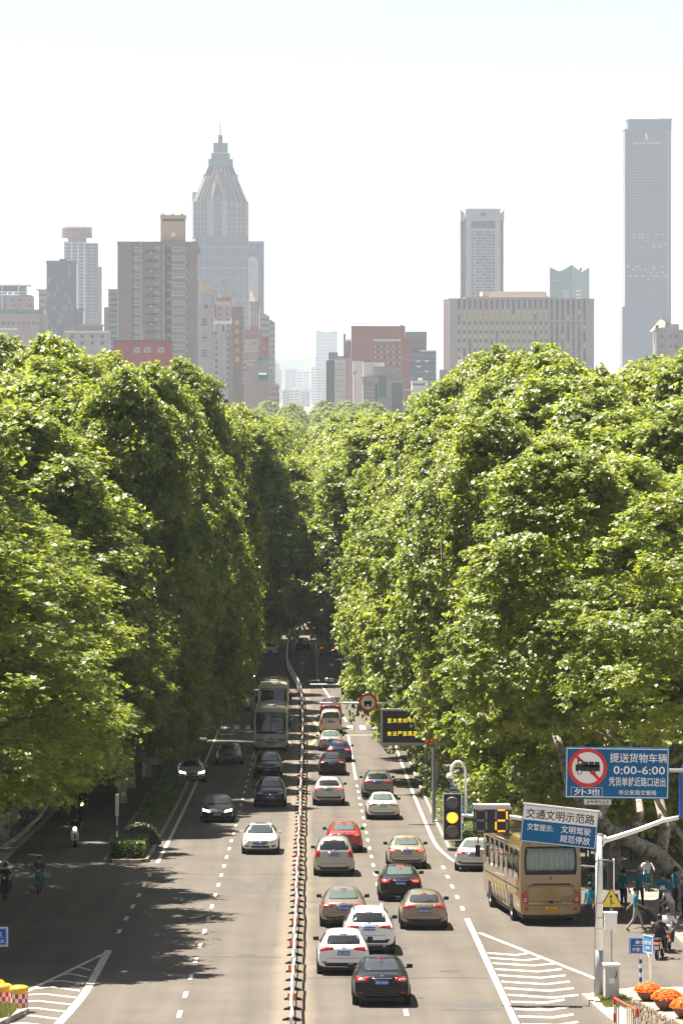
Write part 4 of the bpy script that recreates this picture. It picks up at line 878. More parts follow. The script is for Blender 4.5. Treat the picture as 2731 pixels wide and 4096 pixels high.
bal = MB().box((0, -.45, -.55), (5.2, 1.0, .16), W_STONE).box((-2.5, -.45, -.1), (.06, 1, .9), W_DARK).box((0, -.93, .3), (3.8, .05, .06), W_DARK).box((0, -.93, -.05), (3.8, .03, .5), mat('rail_dark', (.12, .09, .09), .7)).mesh('balcony'); bal.transform(Matrix.Diagonal((BS, 1, BS, 1)))
b.grid('balcony', bal, [613], [r + 8 for r in rows], .5)
dr = MB().box((0, 0, 0), (.26, .26, 76)).mesh('drainpipe', M_FRAME)
for px in (472, 563, 655): ob('drainpipe', dr, b.root, (b.x(px), -.15 if px < 500 else .5, b.z(972) - 38))
ac = MB().box((0, -.3, 0), (.85, .5, .6), M_FRAME).box((-.1, -.56, 0), (.45, .02, .45), W_DARK).mesh('air_conditioner'); ac.transform(Matrix.Diagonal((BS, 1, BS, 1)))
b.grid('air_conditioner', ac, [741.5], [r + 12 for r in rows], .3); b.grid('air_conditioner', ac, [604], [r + 14 for r in rows[::2]], -.9)
bay = win(1.5, 1.9, .12, F_GRN, 1, sill=True)
side = empty('side_bay', (b.x(790), 0, 0)); side.parent = b.root
for r in rows:
    ob('side_window', MB().box((0, 0, 0), (2.6, 2.4, 3.5), F_GRN).box((0, 0, -2.1), (3.3, 2.8, .5), W_DARK).mesh('side_window') if r == rows[0] else bpy.data.meshes['side_window'], b.root, (b.x(793), 2.0, b.z(r)))
for r in rows[:11]: ob('side_window', bpy.data.meshes['side_window'], b.root, (b.x(468), 4.0, b.z(r)))
bpy.data.objects.remove(side)
for px, h in ((497, 14), (556, 14), (730, 8)): b.box('roof_pipe', px - 1.2, px + 1.2, 972 - h, 972, W_DARK, 3, .2)
# red low building in front of it
b = Bld('red_building', 'flat-roofed red building in front of the beige apartment tower', 455, 687, 1180)
b.box('wall', 455, 687, 1362, None, W_RED, 0, 16); b.box('parapet', 453, 689, 1360, 1366, W_DKBR, -.3, 17)
b.grid('window', win(1.9, 1.4, .12, F_GRN, 2), [548, 590, 645], [1400]); b.box('roof_mast', 568, 570, 1310, 1362, W_WHITE, 2, .2)
for px in (535, 571, 670): b.box('drainpipe', px - 1, px + 1, 1362, None, W_DKBR, -.2, .2)

# white slab with black characters
b = Bld('white_slab_block', 'pale slab block with three black characters and a tan roof box', 800, 852, 1500)
b.box('wall', 800, 848, 1178, None, W_LILAC, 0, 30); b.box('roof_box', 802, 848, 1128, 1178, W_TAN, 1, 12); b.box('side_rib', 848, 852, 1180, None, W_STONE, .5, 28)
for ch, py in (('五', 1288), ('十', 1352), ('五', 1413)): lettering(ch, M_LBK, b.root, b.x(818), b.z(py), b.m(24), b.m(26), -.2)
b.box('lettering_base', 803, 830, 1299, 1302, W_DARK, -.25, .2); b.box('lettering_base', 803, 830, 1424, 1427, W_DARK, -.25, .2)
b.grid('window', pane(BS * 1.3, BS * 1.4, F_DK), [825], [1225]); b.grid('air_conditioner', ac, [847, 850], [1240 + 26 * k for k in range(12)], -.1)
# pale block with white frame
b = Bld('white_framed_block', 'pale apartment block with a bright white rooftop frame', 852, 928, 1450)
b.box('wall', 852, 914, 1350, None, W_LILAC, 0, 22); b.box('wall', 914, 928, 1296, None, W_GREY, .6, 22)
b.box('roof_room', 866, 902, 1300, 1350, W_LILAC, 3, 12); b.box('roof_frame', 856, 926, 1283, 1296, W_ROOF, -.4, 2); b.box('roof_frame', 856, 861, 1272, 1326, W_ROOF, -.5, 1.5); b.box('roof_frame', 900, 904, 1296, 1326, W_ROOF, -.5, 1.5); b.box('roof_frame', 922, 928, 1272, 1296, W_ROOF, -.5, 1.5)
b.grid('window', pane(BS * .75, BS * 1.1, F_DK), [866], [1370 + 24 * k for k in range(8)]); b.grid('window', pane(BS * .45, BS * 1.2, F_DK), [911], [1352 + 24 * k for k in range(9)], -.05); b.box('balcony_roof', 852, 872, 1331, 1336, F_TEAL, -.8, 2); b.box('door', 890, 900, 1302, 1326, F_DK, 2.9, .4)
# pink block behind
b = Bld('pink_block', 'pinkish block with small square windows and a tan band under a red roof', 862, 925, 1700)
b.box('wall', 866, 922, 1200, None, W_PINK, 0, 24); b.box('wall', 852, 868, 1220, None, W_BRICK, 2, 20); b.box('roof_band', 864, 923, 1205, 1221, W_TAN, -.6, 1.2); b.box('roof', 866, 924, 1190, 1205, W_BRICK, -.4, 20)
b.grid('window', pane(BS * .9, BS * .9, F_DK), [878, 910], [1235 + 22 * k for k in range(5)])
for px in (886, 900, 914): b.box('sign_strut', px - .8, px + .8, 1136, 1190, W_BRICK, 5, .2)
for py in (1136, 1162, 1186): b.box('sign_strut', 884, 918, py - .8, py + .8, W_BRICK, 5.1, .2)
b.box('roof_tank', 874, 882, 1180, 1190, W_WHITE, 2, 2)
# brown slab with gold characters
b = Bld('brown_slab', 'brown slab with a column of five gold characters', 926, 976, 1600)
b.box('wall', 926, 970, 1226, None, W_DKBR, 0, 30); b.box('side_wall', 970, 976, 1228, None, W_GREY, .5, 28)
M_GOLDL = mat('letter_gold', (.75, .48, .10), .4)
for ch, py in (('華', 1291), ('紡', 1325), ('織', 1364), ('大', 1400), ('廈', 1437)): lettering(ch, M_GOLDL, b.root, b.x(949), b.z(py), b.m(19), b.m(21), -.2)
b.grid('air_conditioner', ac, [972, 975], [1260 + 21 * k for k in range(14)], .3)
# stack of blocks right of it
b = Bld('brown_office_block', 'brown stepped office block right of the slab with gold characters', 975, 1048, 1750)
b.box('wall', 976, 1046, 1318, None, W_BRICK, 0, 20); b.box('wall', 1000, 1034, 1303, 1318, W_BRICK, 2, 10); b.box('parapet', 976, 1046, 1330, 1333, W_STONE, -.3, 1); b.grid('window', pane(BS * .8, BS * .9, F_GREY), [995, 1015], [1347])
b = Bld('tan_office_block', 'tan block with a cream sign panel below the brown stepped office', 976, 1034, 1650)
b.box('wall', 980, 1034, 1360, None, W_TAN, 0, 18); b.box('wall', 976, 1028, 1406, None, W_PINK, -1.5, 18); b.box('parapet', 978, 1030, 1405, 1408, W_WHITE, -1.8, 1); b.box('parapet', 976, 1026, 1440, 1443, W_WHITE, -1.8, 1); b.box('parapet', 980, 1032, 1358, 1361, W_WHITE, -.3, 1); b.box('sign_panel', 986, 1017, 1452, 1464, W_TAN, -1.7, .4)
b.grid('window', pane(BS * .9, BS * 1.0, F_DK), [1017], [1372]); b.grid('window', pane(BS * .9, BS * 1.0, F_DK), [986], [1417]); b.grid('window', pane(BS * 1.0, BS * .8, F_DK), [980], [1437, 1458, 1480], -1.6)
b = Bld('red_sign_block', 'narrow block with red panels and a glowing green strip', 1030, 1078, 1550)
b.box('wall', 1032, 1076, 1350, None, W_STONE, 0, 18); b.box('sign_panel', 1044, 1075, 1350, 1395, W_RED, -.4, .6); b.box('sign_panel', 1041, 1075, 1400, 1424, W_RED, -.4, .6); b.box('window', 1046, 1068, 1366, 1380, F_TEAL, -.6, .3)
lettering('川', M_LWH, b.root, b.x(1052), b.z(1420), b.m(8), b.m(7), -.6); b.box('glazing', 1034, 1075, 1430, 1440, F_TEAL, -.5, .4); b.box('neon_strip', 1036, 1066, 1494, 1496, mat('neon_green', (.3, .8, .6), .4, emit=1.2), -.6, .3); b.box('sign_base', 1032, 1074, 1500, 1520, W_DARK, -.5, .4)
lettering('回', M_GOLDL, b.root, b.x(1056), b.z(1393), b.m(9), b.m(9), -.9)
b = Bld('red_brown_roof_block', 'block with a tan pyramid roof corner beside the glass tower', 998, 1042, 2000)
b.box('wall', 1002, 1037, 1240, None, F_BLUE, 0, 18); b.box('cornice', 998, 1052, 1206, 1210, W_BRICK, -1, 16); b.box('wall', 1002, 1036, 1210, 1240, W_BRICK, .3, 14)
for k in range(5): b.box('mullion', 1003 + k * 8, 1005 + k * 8, 1242, None, W_WHITE, -.3, .4)
for k in range(4): b.box('column', 1003 + k * 6, 1005 + k * 6, 1210, 1238, W_TAN, -.6, .4)
w_ = b.w; MB().add([(-.2, 0, 0), (b.m(24), 0, 0), (b.m(24), 14, 0), (-.2, 14, 0), (b.m(2), 5, b.m(48)), (b.m(4), 9, b.m(48))], [(0, 1, 4), (1, 2, 5, 4), (2, 3, 5), (3, 0, 4, 5), (3, 2, 1, 0)]).build('roof', W_TAN, b.root, loc=(0, 0, b.z(1206)))

# tall pointed glass tower
T = 2600; b = Bld('pointed_tower', 'tall glass tower with a ribbed tapering crown and needle spire', 772, 998, T, .10, cat='skyscraper')
sc = T / FP; U = b.m
b.box('lower_shaft', 780, 992, 948, None, F_BLUE, 0, 36); b.box('upper_shaft', 774, 995, 806, 948, F_BLUE, 1.2, 33)
b.box('corner_pier', 985, 995, 812, None, W_STONE, .3, 34); b.box('corner_pier', 972, 976, 950, None, W_STONE, -.4, 1); b.box('roof_edge', 776, 996, 944, 950, W_DARK, -.5, 36)
for k in range(11): b.box('floor_band', 780, 992, 985 + k * 42, 989 + k * 42, W_GREY, -.25, .3)
mul = MB().box((0, 0, 0), (U(1.6), .5, U(760)), W_GREY).mesh('mullion')
for k in range(16): ob('mullion', mul, b.root, (b.x(786 + k * 12.4), -.2, b.z(950) - U(380)))
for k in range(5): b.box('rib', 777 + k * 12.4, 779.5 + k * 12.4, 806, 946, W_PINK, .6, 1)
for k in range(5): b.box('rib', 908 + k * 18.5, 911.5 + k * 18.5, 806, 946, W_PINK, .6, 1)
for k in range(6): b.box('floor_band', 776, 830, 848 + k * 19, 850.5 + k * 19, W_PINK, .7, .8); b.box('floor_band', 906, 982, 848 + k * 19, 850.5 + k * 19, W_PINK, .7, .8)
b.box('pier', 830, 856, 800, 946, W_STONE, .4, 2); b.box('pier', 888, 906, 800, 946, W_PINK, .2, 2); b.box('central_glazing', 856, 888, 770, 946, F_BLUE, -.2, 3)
for k in range(9): b.box('floor_band', 857, 887, 790 + k * 18, 792 + k * 18, W_GREY, -.35, .3)
zb, zt = b.z(806), b.z(660); x0, x1 = b.x(778), b.x(990); y0, y1 = 2.0, 33.0
def frus(f0, f1):   # point on the tapering crown; f0 0..1 across, f1 0..1 up
    return None
tx0, tx1 = b.x(838), b.x(934); ty0, ty1 = 11, 24
MB().add([(x0, y0, zb), (x1, y0, zb), (x1, y1, zb), (x0, y1, zb), (tx0, ty0, zt), (tx1, ty0, zt), (tx1, ty1, zt), (tx0, ty1, zt)], [(0, 1, 5, 4), (1, 2, 6, 5), (2, 3, 7, 6), (3, 0, 4, 7), (4, 5, 6, 7)]).build('crown', F_DK, b.root)
def rib_on(fx0, fx1, v0, v1, m):
    p = Vector((x0 + (x1 - x0) * fx0, y0, zb)); q = Vector((tx0 + (tx1 - tx0) * fx1, ty0, zt)); a = p.lerp(q, v0) + Vector((0, -.5, 0)); c = p.lerp(q, v1) + Vector((0, -.5, 0))
    MB().tube([a, c], U(3.0), 4).build('rib', m, b.root)
for k in range(5): rib_on(.03 + k * .066, .05 + k * .12, 0, (.98 if k > 1 else .72), W_TAN)  # left ribs in lighter tan: the sun on them is put into the colour
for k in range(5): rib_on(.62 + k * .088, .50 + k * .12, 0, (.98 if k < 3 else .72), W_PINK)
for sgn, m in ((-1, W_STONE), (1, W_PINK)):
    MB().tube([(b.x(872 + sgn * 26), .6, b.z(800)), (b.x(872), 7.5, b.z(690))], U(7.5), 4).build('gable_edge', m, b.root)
b.box('gable_shoulder', 816, 838, 696, 706, F_DK, 8, 16); b.box('gable_shoulder', 936, 956, 696, 706, F_DK, 8, 16)
for a0, a1, t0, t1, d in ((838, 934, 634, 664, 18), (850, 922, 610, 636, 14), (858, 914, 568, 606, 11), (878, 894, 537, 570, 4)):
    o = b.box('lantern_stage', a0, a1, t0, t1, F_TEAL if d > 5 else W_DARK, 17 - d / 2, d)
    n = max(3, int((a1 - a0) / 6))
    for k in range(n + 1): b.box('lantern_mullion', a0 + (a1 - a0) * k / n - .5, a0 + (a1 - a0) * k / n + .5, t0 - 1, t1, W_DARK, 17 - d / 2 - .3, .4)
    for py in (t0, (t0 + t1) / 2, t1 - 2): b.box('lantern_band', a0 - 1, a1 + 1, py, py + 2, W_DARK, 17 - d / 2 - .4, d + .8)
MB().tube([(b.x(886), 17, b.z(540)), (b.x(886), 17, b.z(500)), (b.x(886), 17, b.z(470))], [U(2.4), U(1.8), U(.8)], 6).build('spire', W_DARK, b.root)
b2 = Bld('glass_slab_tower', 'slim grey slab showing behind the pointed tower on its sunny side', 768, 800, 2900); b2.box('wall', 770, 820, 768, None, F_GREY, 0, 30)
for k in range(8): b2.box('floor_band', 770, 800, 780 + k * 40, 783 + k * 40, W_GREY, -.3, .3)
# curved tower behind
b = Bld('curved_tower', 'grey tower with a white arched panel right behind the pointed tower', 985, 1056, 2750)
b.box('wall', 990, 1056, 966, None, F_BLUE, 4, 30); b.box('roof_rim', 988, 1057, 964, 972, W_GREY, 3, 32)
r = b.m(21); prof = [(b.m(-21), 0)] + [(r * math.cos(math.pi - t * math.pi / 12), r * 1.25 * math.sin(math.pi - t * math.pi / 12)) for t in range(1, 12)] + [(r, 0)]
zc = b.z(1052); poly = [(b.x(1012) + a, zc + e) for a, e in prof] + [(b.x(1012) + r, 0), (b.x(1012) - r, 0)]
MB().prism(poly, -1, 4.5).build('arched_panel', W_LILAC, b.root)
for k in range(5): b.box('panel_seam', 993, 1032, 1058 + k * 40, 1061 + k * 40, W_GREY, -1.15, .2)
# blocks at the end of this group
for nm, lb, a0, a1, t, Y, m in (('stepped_block', 'blue grey stepped block below the curved tower', 1040, 1078, 1262, 2100, W_GREY), ('blue_grey_block', 'blue grey block stepping down at the edge of the gap in the skyline', 1072, 1100, 1288, 2200, F_GREY), ('pink_low_block', 'small pink block just above the trees at the gap', 1078, 1116, 1538, 1700, W_PINK)):
    b = Bld(nm, lb, a0, a1, Y); b.box('wall', a0, a1, t, None, m, 0, 22); b.box('roof_room', a0 + (a1 - a0) * .2, a0 + (a1 - a0) * .7, t - 8, t, m, 3, 8)
    n = max(3, int((1600 - t) / 26))
    for k in range(n): b.box('window_band', a0 + 2, a1 - 2, t + 12 + k * 24, t + 20 + k * 24, F_DK if m is not F_GREY else W_GREY, -.15, .3)

# left: dark curtain-wall block, revolving-restaurant tower, low blocks
b = Bld('curtain_wall_block', 'dark grey curtain wall office block in front of the round-topped tower', 187, 306, 1900)
b.box('wall', 187, 305, 1044, None, F_GREY, 0, 26); b.box('roof_band', 186, 306, 1042, 1056, W_DARK, -.4, 27); b.box('side_fin', 295, 306, 1050, None, W_DARK, -.5, 1.5); b.box('annex', 306, 333, 1238, None, F_GREY, 2, 20); b.box('annex_roof', 304, 333, 1236, 1243, W_DARK, 1.5, 21)
for k in range(11): b.box('floor_band', 187, 297, 1081 + k * 27.3, 1083.5 + k * 27.3, W_DARK, -.35, .4)
mu = MB().box((0, 0, 0), (b.m(1.3), .3, b.m(420)), W_DARK).mesh('mullion')
for k in range(10): ob('mullion', mu, b.root, (b.x(191 + k * 11.6), -.1, b.z(1056) - b.m(210)))
pn = MB().box((0, 0, 0), (b.m(9), .2, b.m(20)), fglass('pane_light', (.2, .21, .2), .2, .3, .5)).mesh('window')
for k in range(11):
    for j in range(9):
        if random.random() < .35: ob('window', pn, b.root, (b.x(197 + j * 11.6), .0, b.z(1069 + k * 27.3)))
b.box('roof_plant', 238, 264, 1034, 1044, W_DARK, 4, 5)
b = Bld('round_topped_tower', 'pale hotel tower crowned by a drum with red rings', 257, 404, 2500, cat='skyscraper')
b.box('wall', 257, 342, 966, None, W_LILAC, 0, 26); b.box('wall', 342, 390, 972, None, W_GREY, 3, 24); b.box('wall', 388, 404, 1066, None, W_GREY, 5, 20); b.box('drum_neck', 272, 342, 948, 968, W_GREY, 4, 18)
cx = b.x(306); R_ = b.m(62)
for py0, py1, m, k in ((906, 912, W_ROOF, 1), (912, 916, W_RED, 1.01), (916, 926, F_GREY, .97), (926, 932, W_RED, 1.01), (932, 940, F_TEAL, .97), (940, 950, W_RED, 1.0)):
    z0, z1 = b.z(py1), b.z(py0); MB().lathe([(0.1, z0), (R_ * k, z0), (R_ * k, z1), (.1, z1)], 36, (cx, 13, 0)).build('drum_ring', m, b.root)
wi = pane(b.m(18), b.m(8), F_BLUE)
b.grid('window', wi, [275, 301, 326], [979 + 13.3 * k for k in range(30)], -.05); b.grid('window', pane(b.m(17), b.m(8), F_BLUE), [357, 379], [979 + 13.3 * k for k in range(30)], 2.95)
for px in (288, 313, 339): b.box('pier', px - 2, px + 2, 966, None, W_WHITE, -.4, .5)
b.box('mast', 251, 252, 890, 908, W_WHITE, 13, .3)
b = Bld('rooftop_pavilion_block', 'office block with a flat white canopy roof at the picture edge', -20, 130, 2000)
b.box('wall', -20, 112, 1180, None, F_GREY, 0, 24); b.box('canopy', -20, 120, 1138, 1144, W_ROOF, -2, 28); b.box('glazing', -18, 72, 1146, 1165, F_BLUE, .4, 20); b.box('glazing', 78, 104, 1146, 1178, F_TEAL, .6, 20)
for px in (8, 74, 104): b.box('column', px, px + 4, 1144, None, W_WHITE, -.5, 1)
b.box('beam', -20, 112, 1165, 1169, W_WHITE, -.4, 1)
for k in range(4): b.box('window', -10 + k * 22, 8 + k * 22, 1170, 1178, F_TEAL, -.2, .3)
b.box('mast', 78.4, 79.6, 1072, 1138, W_WHITE, 8, .3)
b = Bld('pink_brick_block', 'pinkish brick block below the white canopy roof', 26, 131, 1850)
b.box('wall', 26, 131, 1184, None, W_PINK, 0, 22); b.box('recess', 58, 78, 1192, 1240, W_GREY, -.2, .5); b.grid('window', pane(b.m(10), b.m(9), F_DK), [54, 84, 120], [1200, 1222]); b.box('parapet', 26, 131, 1180, 1186, W_STONE, -.3, 1)
b = Bld('masted_block', 'pinkish block with a mast and flat eaves beside the dark curtain wall', 156, 188, 2050)
b.box('wall', 156, 196, 1160, None, W_PINK, 0, 20); b.box('eaves', 146, 196, 1157, 1161, W_STONE, -2, 24); b.box('mast', 159.4, 160.4, 1106, 1157, W_WHITE, 6, .3)
for k in range(6): b.box('window_band', 158, 186, 1175 + k * 26, 1184 + k * 26, F_GREY, -.1, .2)
b = Bld('low_green_roof_block', 'wide low block with a greenish glazed top floor', -20, 182, 1750)
b.box('wall', -20, 160, 1256, None, W_PINK, 0, 20); b.box('glazed_floor', -20, 178, 1238, 1256, F_TEAL, .5, 18); b.box('wall', 158, 184, 1256, None, W_GREY, .5, 20)
for k in range(9): b.box('window', -10 + k * 20, 2 + k * 20, 1285, 1300, F_GREY, -.15, .3)
for k in range(5): b.box('pier', 158 + k * 6, 160 + k * 6, 1256, None, W_STONE, .2, .5)
b = Bld('white_roofed_shed', 'low white-roofed building just above the treetops', -20, 420, 1500)
b.box('wall', -20, 70, 1320, None, W_LILAC, 0, 16); b.box('roof', -22, 64, 1312, 1320, W_ROOF, -1, 18); b.box('wall', 330, 410, 1302, 1330, W_STONE, 0, 10); b.box('eaves', 314, 416, 1298, 1303, W_STONE, -1.5, 13); b.box('roof', 258, 436, 1324, 1330, W_ROOF, -2, 18); b.box('wall', 262, 440, 1330, None, W_LILAC, 0, 16)
b.grid('window', pane(BS * 1.6, BS * 1.4, F_BLUE), [48], [1345]); b.grid('window', pane(BS * 1.2, BS * 1.3, F_DK), [290, 330, 370, 410], [1345, 1372])
b = Bld('grey_side_tower', 'grey tower half hidden behind the beige apartment tower', 416, 470, 1600)
b.box('wall', 434, 475, 1160, None, W_GREY, 0, 22); b.box('wall', 416, 436, 1228, None, W_PINK, 3, 18); b.box('roof_band', 433, 475, 1156, 1161, W_STONE, -.4, 23)
for k in range(12): b.box('window_band', 437, 470, 1172 + k * 22, 1182 + k * 22, F_DK, -.15, .3)

# right: banded office block, perforated white tower, teal crown, dark tall tower
b = Bld('banded_office_block', 'broad stone office block with vertical strips of golden windows', 1796, 2375, 1600, .07)
b.box('wall', 1796, 2375, 1196, None, W_BAND, 0, 42); b.box('roof_slab', 1958, 2196, 1180, 1190, W_ROOF, 5, 26); b.box('roof_room', 1934, 2040, 1164, 1182, W_TAN, 8, 20); b.box('roof_room', 2040, 2190, 1164, 1182, W_TAN, 7.5, 20); b.box('roof_edge', 1864, 2230, 1188, 1197, W_STONE, 3, 30)
b.box('cornice', 1794, 2377, 1193, 1198, W_STONE, -.5, 43)
for k in range(26): b.box('pier', 1834 + (k - .5) * 21.8 - 5.6, 1834 + (k - .5) * 21.8 + 5.6, 1198, None, W_BAND, -.5, .8) if k < 25 else None
gp = MB().box((0, 0, 0), (b.m(9), .3, b.m(20)), F_GOLD); gp.box((0, -.17, 0), (b.m(.8), .06, b.m(20)), M_FRAME).box((0, -.17, 0), (b.m(9), .06, b.m(.8)), M_FRAME); gpm = gp.mesh('window')
dkm = MB().box((0, 0, 0), (b.m(9), .3, b.m(20)), F_DK).box((0, -.17, 0), (b.m(9), .06, b.m(.8)), M_FRAME).mesh('window')
spm = MB().box((0, 0, 0), (b.m(9), .34, b.m(11)), W_DARK).mesh('spandrel'); topm = MB().box((0, 0, 0), (b.m(9.5), .34, b.m(37)), W_DARK).mesh('louvre')
for k in range(24):
    px = 1834 + k * 21.8
    if px > 2350: break
    ob('louvre', topm, b.root, (b.x(px), -.05, b.z(1217)))
    for j in range(9):
        yb_ = (1250, 1270)[0] if False else 0
    for j, py in enumerate([1247, 1269, 1311] + [1346 + 35 * i for i in range(5)]):
        g = gpm if (px < 2190 or random.random() < .2) and random.random() > .06 else dkm
        ob('window', g, b.root, (b.x(px), -.04, b.z(py if j < 2 else py)))
    for py in [1292] + [1328 + 35 * i for i in range(6)]: ob('spandrel', spm, b.root, (b.x(px), -.06, b.z(py)))
sidem = MB().box((0, 0, 0), (.6, 1.6, b.m(330)), W_PINK).mesh('side_pier')  # pink tone of the sunlit side put into the pier colour
for k in range(8): ob('side_pier', sidem, b.root, (-.2, 4 + k * 4.6, b.z(1200) - b.m(165)))
b = Bld('pink_annex', 'low pink tiled annex in front of the banded office block', 1758, 2010, 1400)
b.box('wall', 1836, 1968, 1437, None, W_PINK, 3, 20); b.box('wall', 1760, 1960, 1480, None, W_PINK, 0, 18); b.box('wall', 1968, 2010, 1428, None, W_PINK, 4, 20); b.box('side_block', 1758, 1802, 1478, None, W_STONE, -.4, 18)
for k in range(6): b.box('tile_joint', 1838, 1966, 1447 + k * 10, 1448 + k * 10, W_STONE, 2.9, .2)
for k in range(6): b.box('tile_joint', 1804, 1958, 1490 + k * 10, 1491 + k * 10, W_STONE, -.1, .2)
for k in range(14): b.box('tile_joint', 1808 + k * 11, 1809 + k * 11, 1482, None, W_STONE, -.12, .2)
b.box('mast', 1845, 1847, 1414, 1437, W_WHITE, 5, .3); b.box('mast', 1968.6, 1971, 1414, 1480, W_WHITE, 2.5, .3)
b = Bld('perforated_white_tower', 'pale tower with a diamond emblem and a brick-like pattern of windows', 1842, 2014, 2300, cat='skyscraper')
b.box('wall', 1862, 2000, 834, None, W_LILAC, 0, 34); b.box('glass_strip', 1846, 1863, 880, None, F_BLUE, 2, 30); b.box('glass_strip', 1999, 2013, 880, None, F_BLUE, 2, 30)
for s_, a in ((0, 1842), (1, 2000)):
    xx = b.x(a); ww = b.m(16); z0 = b.z(882)
    MB().prism([(xx, z0), (xx + ww, z0), (xx + ww, z0 + b.m(46 if s_ else 26)), (xx, z0 + b.m(26 if s_ else 46))], 1.5, 30).build('corner_horn', W_LILAC, b.root)
b.box('side_wall', 1841, 1847, 884, None, W_LILAC, 3, 28)
b.box('high_window', 1884, 1979, 884, 913, F_BLUE, -.2, .4); dz = b.m(13)
MB().prism([(b.x(1931), b.z(858) + dz), (b.x(1931) + dz, b.z(858)), (b.x(1931), b.z(858) - dz), (b.x(1931) - dz, b.z(858))], -.3, .1).build('diamond_emblem', F_BLUE, b.root)
pat = [[(0, 10), (16, 18), (36, 10), (52, 28), (84, 10)], [(0, 10), (16, 28), (48, 10), (62, 32)], [(0, 18), (24, 10), (38, 26), (68, 10), (82, 12)]]
for k in range(22):
    py = 928 + k * 12.3
    for a, w in pat[k % 3]: ob('window', pane(b.m(w - 1.5) if False else b.m(w), b.m(7.5), F_BLUE) if (w, 't') not in GLASS_F else GLASS_F[(w, 't')], b.root, (b.x(1884 + a + w / 2), -.05, b.z(py)))
sw_ = pane(.5, b.m(6), F_BLUE)
for k in range(24): ob('window', MB().box((0, 0, 0), (.3, 2.4, b.m(6)), F_BLUE).mesh('side_window') if k == 0 and False else sw_, b.root, (b.x(1842.5), 2.85, b.z(892 + k * 12.3)))
b = Bld('teal_crown_tower', 'pale teal tower with a zigzag notched roofline', 2196, 2358, 2600, cat='skyscraper')
x = b.x; z = b.z; mid = 2286
def zig(p): return [(x(a), z(c)) for a, c in p]
MB().prism(zig([(2198, 1068), (2232, 1084), (2246, 1082), (mid, 1059), (mid, 1700), (2198, 1700)]), 0, 26).build('wing', F_TEAL, b.root)
MB().prism(zig([(mid, 1059), (2324, 1088), (2356, 1069), (2356, 1700), (mid, 1700)]), .4, 26).build('wing', fglass('curtain_teal_pale', (.13, .21, .21)), b.root)
for k in range(14): b.box('floor_band', 2306, 2354, 1128 + k * 10, 1130 + k * 10, W_GREY, .2, .3)
b.box('panel', 2250, 2276, 1156, None, fglass('curtain_teal_light', (.2, .27, .27)), -.15, .4)
for k in range(5): b.box('window', 2302, 2322, 1160 + k * 14, 1168 + k * 14, W_WHITE, .1, .3)
b.box('spandrel', 2202, 2280, 1120, 1122, W_GREY, -.15, .3); b.box('roof_plant', 2318, 2328, 1070, 1084, W_DARK, 8, 3)
b = Bld('dark_tall_tower', 'tallest dark blue-grey glass tower with a lion emblem and hotel lettering', 2497, 2684, 2900, cat='skyscraper')
b.box('shaft', 2498, 2668, 518, None, F_BLUE, 0, 40); b.box('crown', 2510, 2684, 478, 522, F_BLUE, 1.5, 38); b.box('roof_edge', 2508, 2686, 476, 481, W_DARK, 1, 40); b.box('roof_edge', 2496, 2670, 516, 520, W_DARK, -.5, 41); b.box('side_shaft', 2668, 2683, 520, None, F_GREY, 2.5, 38); b.box('podium', 2487, 2682, 1226, None, F_BLUE, -2, 44); b.box('corner_fin', 2666, 2670, 520, None, W_GREY, -.6, 2)
fl = MB().box((0, 0, 0), (b.m(168), .3, b.m(1.8)), W_DARK).mesh('floor_band')
for k in range(72): ob('floor_band', fl, b.root, (b.x(2582), -.12, b.z(530 + k * 12)))
ml = MB().box((0, 0, 0), (b.m(1.0), .3, b.m(790)), W_DARK).mesh('mullion')
for k in range(15): ob('mullion', ml, b.root, (b.x(2504 + k * 11.4), -.1, b.z(522) - b.m(395)))
lt_ = MB().box((0, 0, 0), (b.m(9), .2, b.m(5)), fglass('pane_bright', (.3, .36, .38), .2, .3, .5)).mesh('window')
for py, n in ((938, 11), (976, 6), (1066, 9), (1078, 5), (1092, 7), (1104, 4), (1280, 5), (1330, 4)):
    for j in range(n): ob('window', lt_, b.root, (b.x(2510 + random.randrange(14) * 11.4), -.2, b.z(py + random.choice((0, 0, 12)))))
lettering('THE RITZ-CARLTON', M_LWH, b.root, b.x(2584), b.z(572), b.m(112), b.m(8), -.4)
em = MB(); 
for cx_, cz_, w_, h_ in ((0, 0, 9, 9), (1, -9, 11, 8), (-2, 8, 6, 7), (3, 3, 4, 8)): em.box((b.m(cx_), 0, b.m(cz_)), (b.m(w_), .3, b.m(h_)))
em.build('lion_emblem', M_LWH, b.root, loc=(b.x(2583), -.4, b.z(545)), bevel=.3)
MB().tube([(b.x(2637), 12, b.z(471)), (b.x(2684), 12, b.z(474))], b.m(1.6), 5).box((b.x(2680), 12, b.z(475)), (b.m(12), 3, b.m(7))).build('roof_crane', W_DARK, b.root)
b = Bld('tan_pyramid_block', 'pale stone block with a tan pyramid roof at the picture edge', 2600, 2760, 1450)
b.box('wall', 2618, 2662, 1312, None, W_STONE, 0, 18); b.box('wall', 2662, 2714, 1296, None, W_LILAC, 1, 18); b.box('wall', 2710, 2770, 1318, None, W_STONE, -.6, 18)
cx0 = b.x(2646); MB().add([(cx0 - b.m(44), 2, b.z(1326)), (cx0 + b.m(26), 2, b.z(1300)), (cx0 + b.m(26), 12, b.z(1300)), (cx0 - b.m(44), 12, b.z(1326)), (cx0, 7, b.z(1272))], [(0, 1, 4), (1, 2, 4), (2, 3, 4), (3, 0, 4)]).build('roof', W_TAN, b.root)
b.box('finial', 2643, 2650, 1262, 1274, W_TAN, 6.5, 1); b.box('roof_vent', 2620, 2632, 1300, 1316, W_DKBR, -.4, 2); b.box('roof_vent', 2660, 2672, 1288, 1306, W_DKBR, .4, 2)
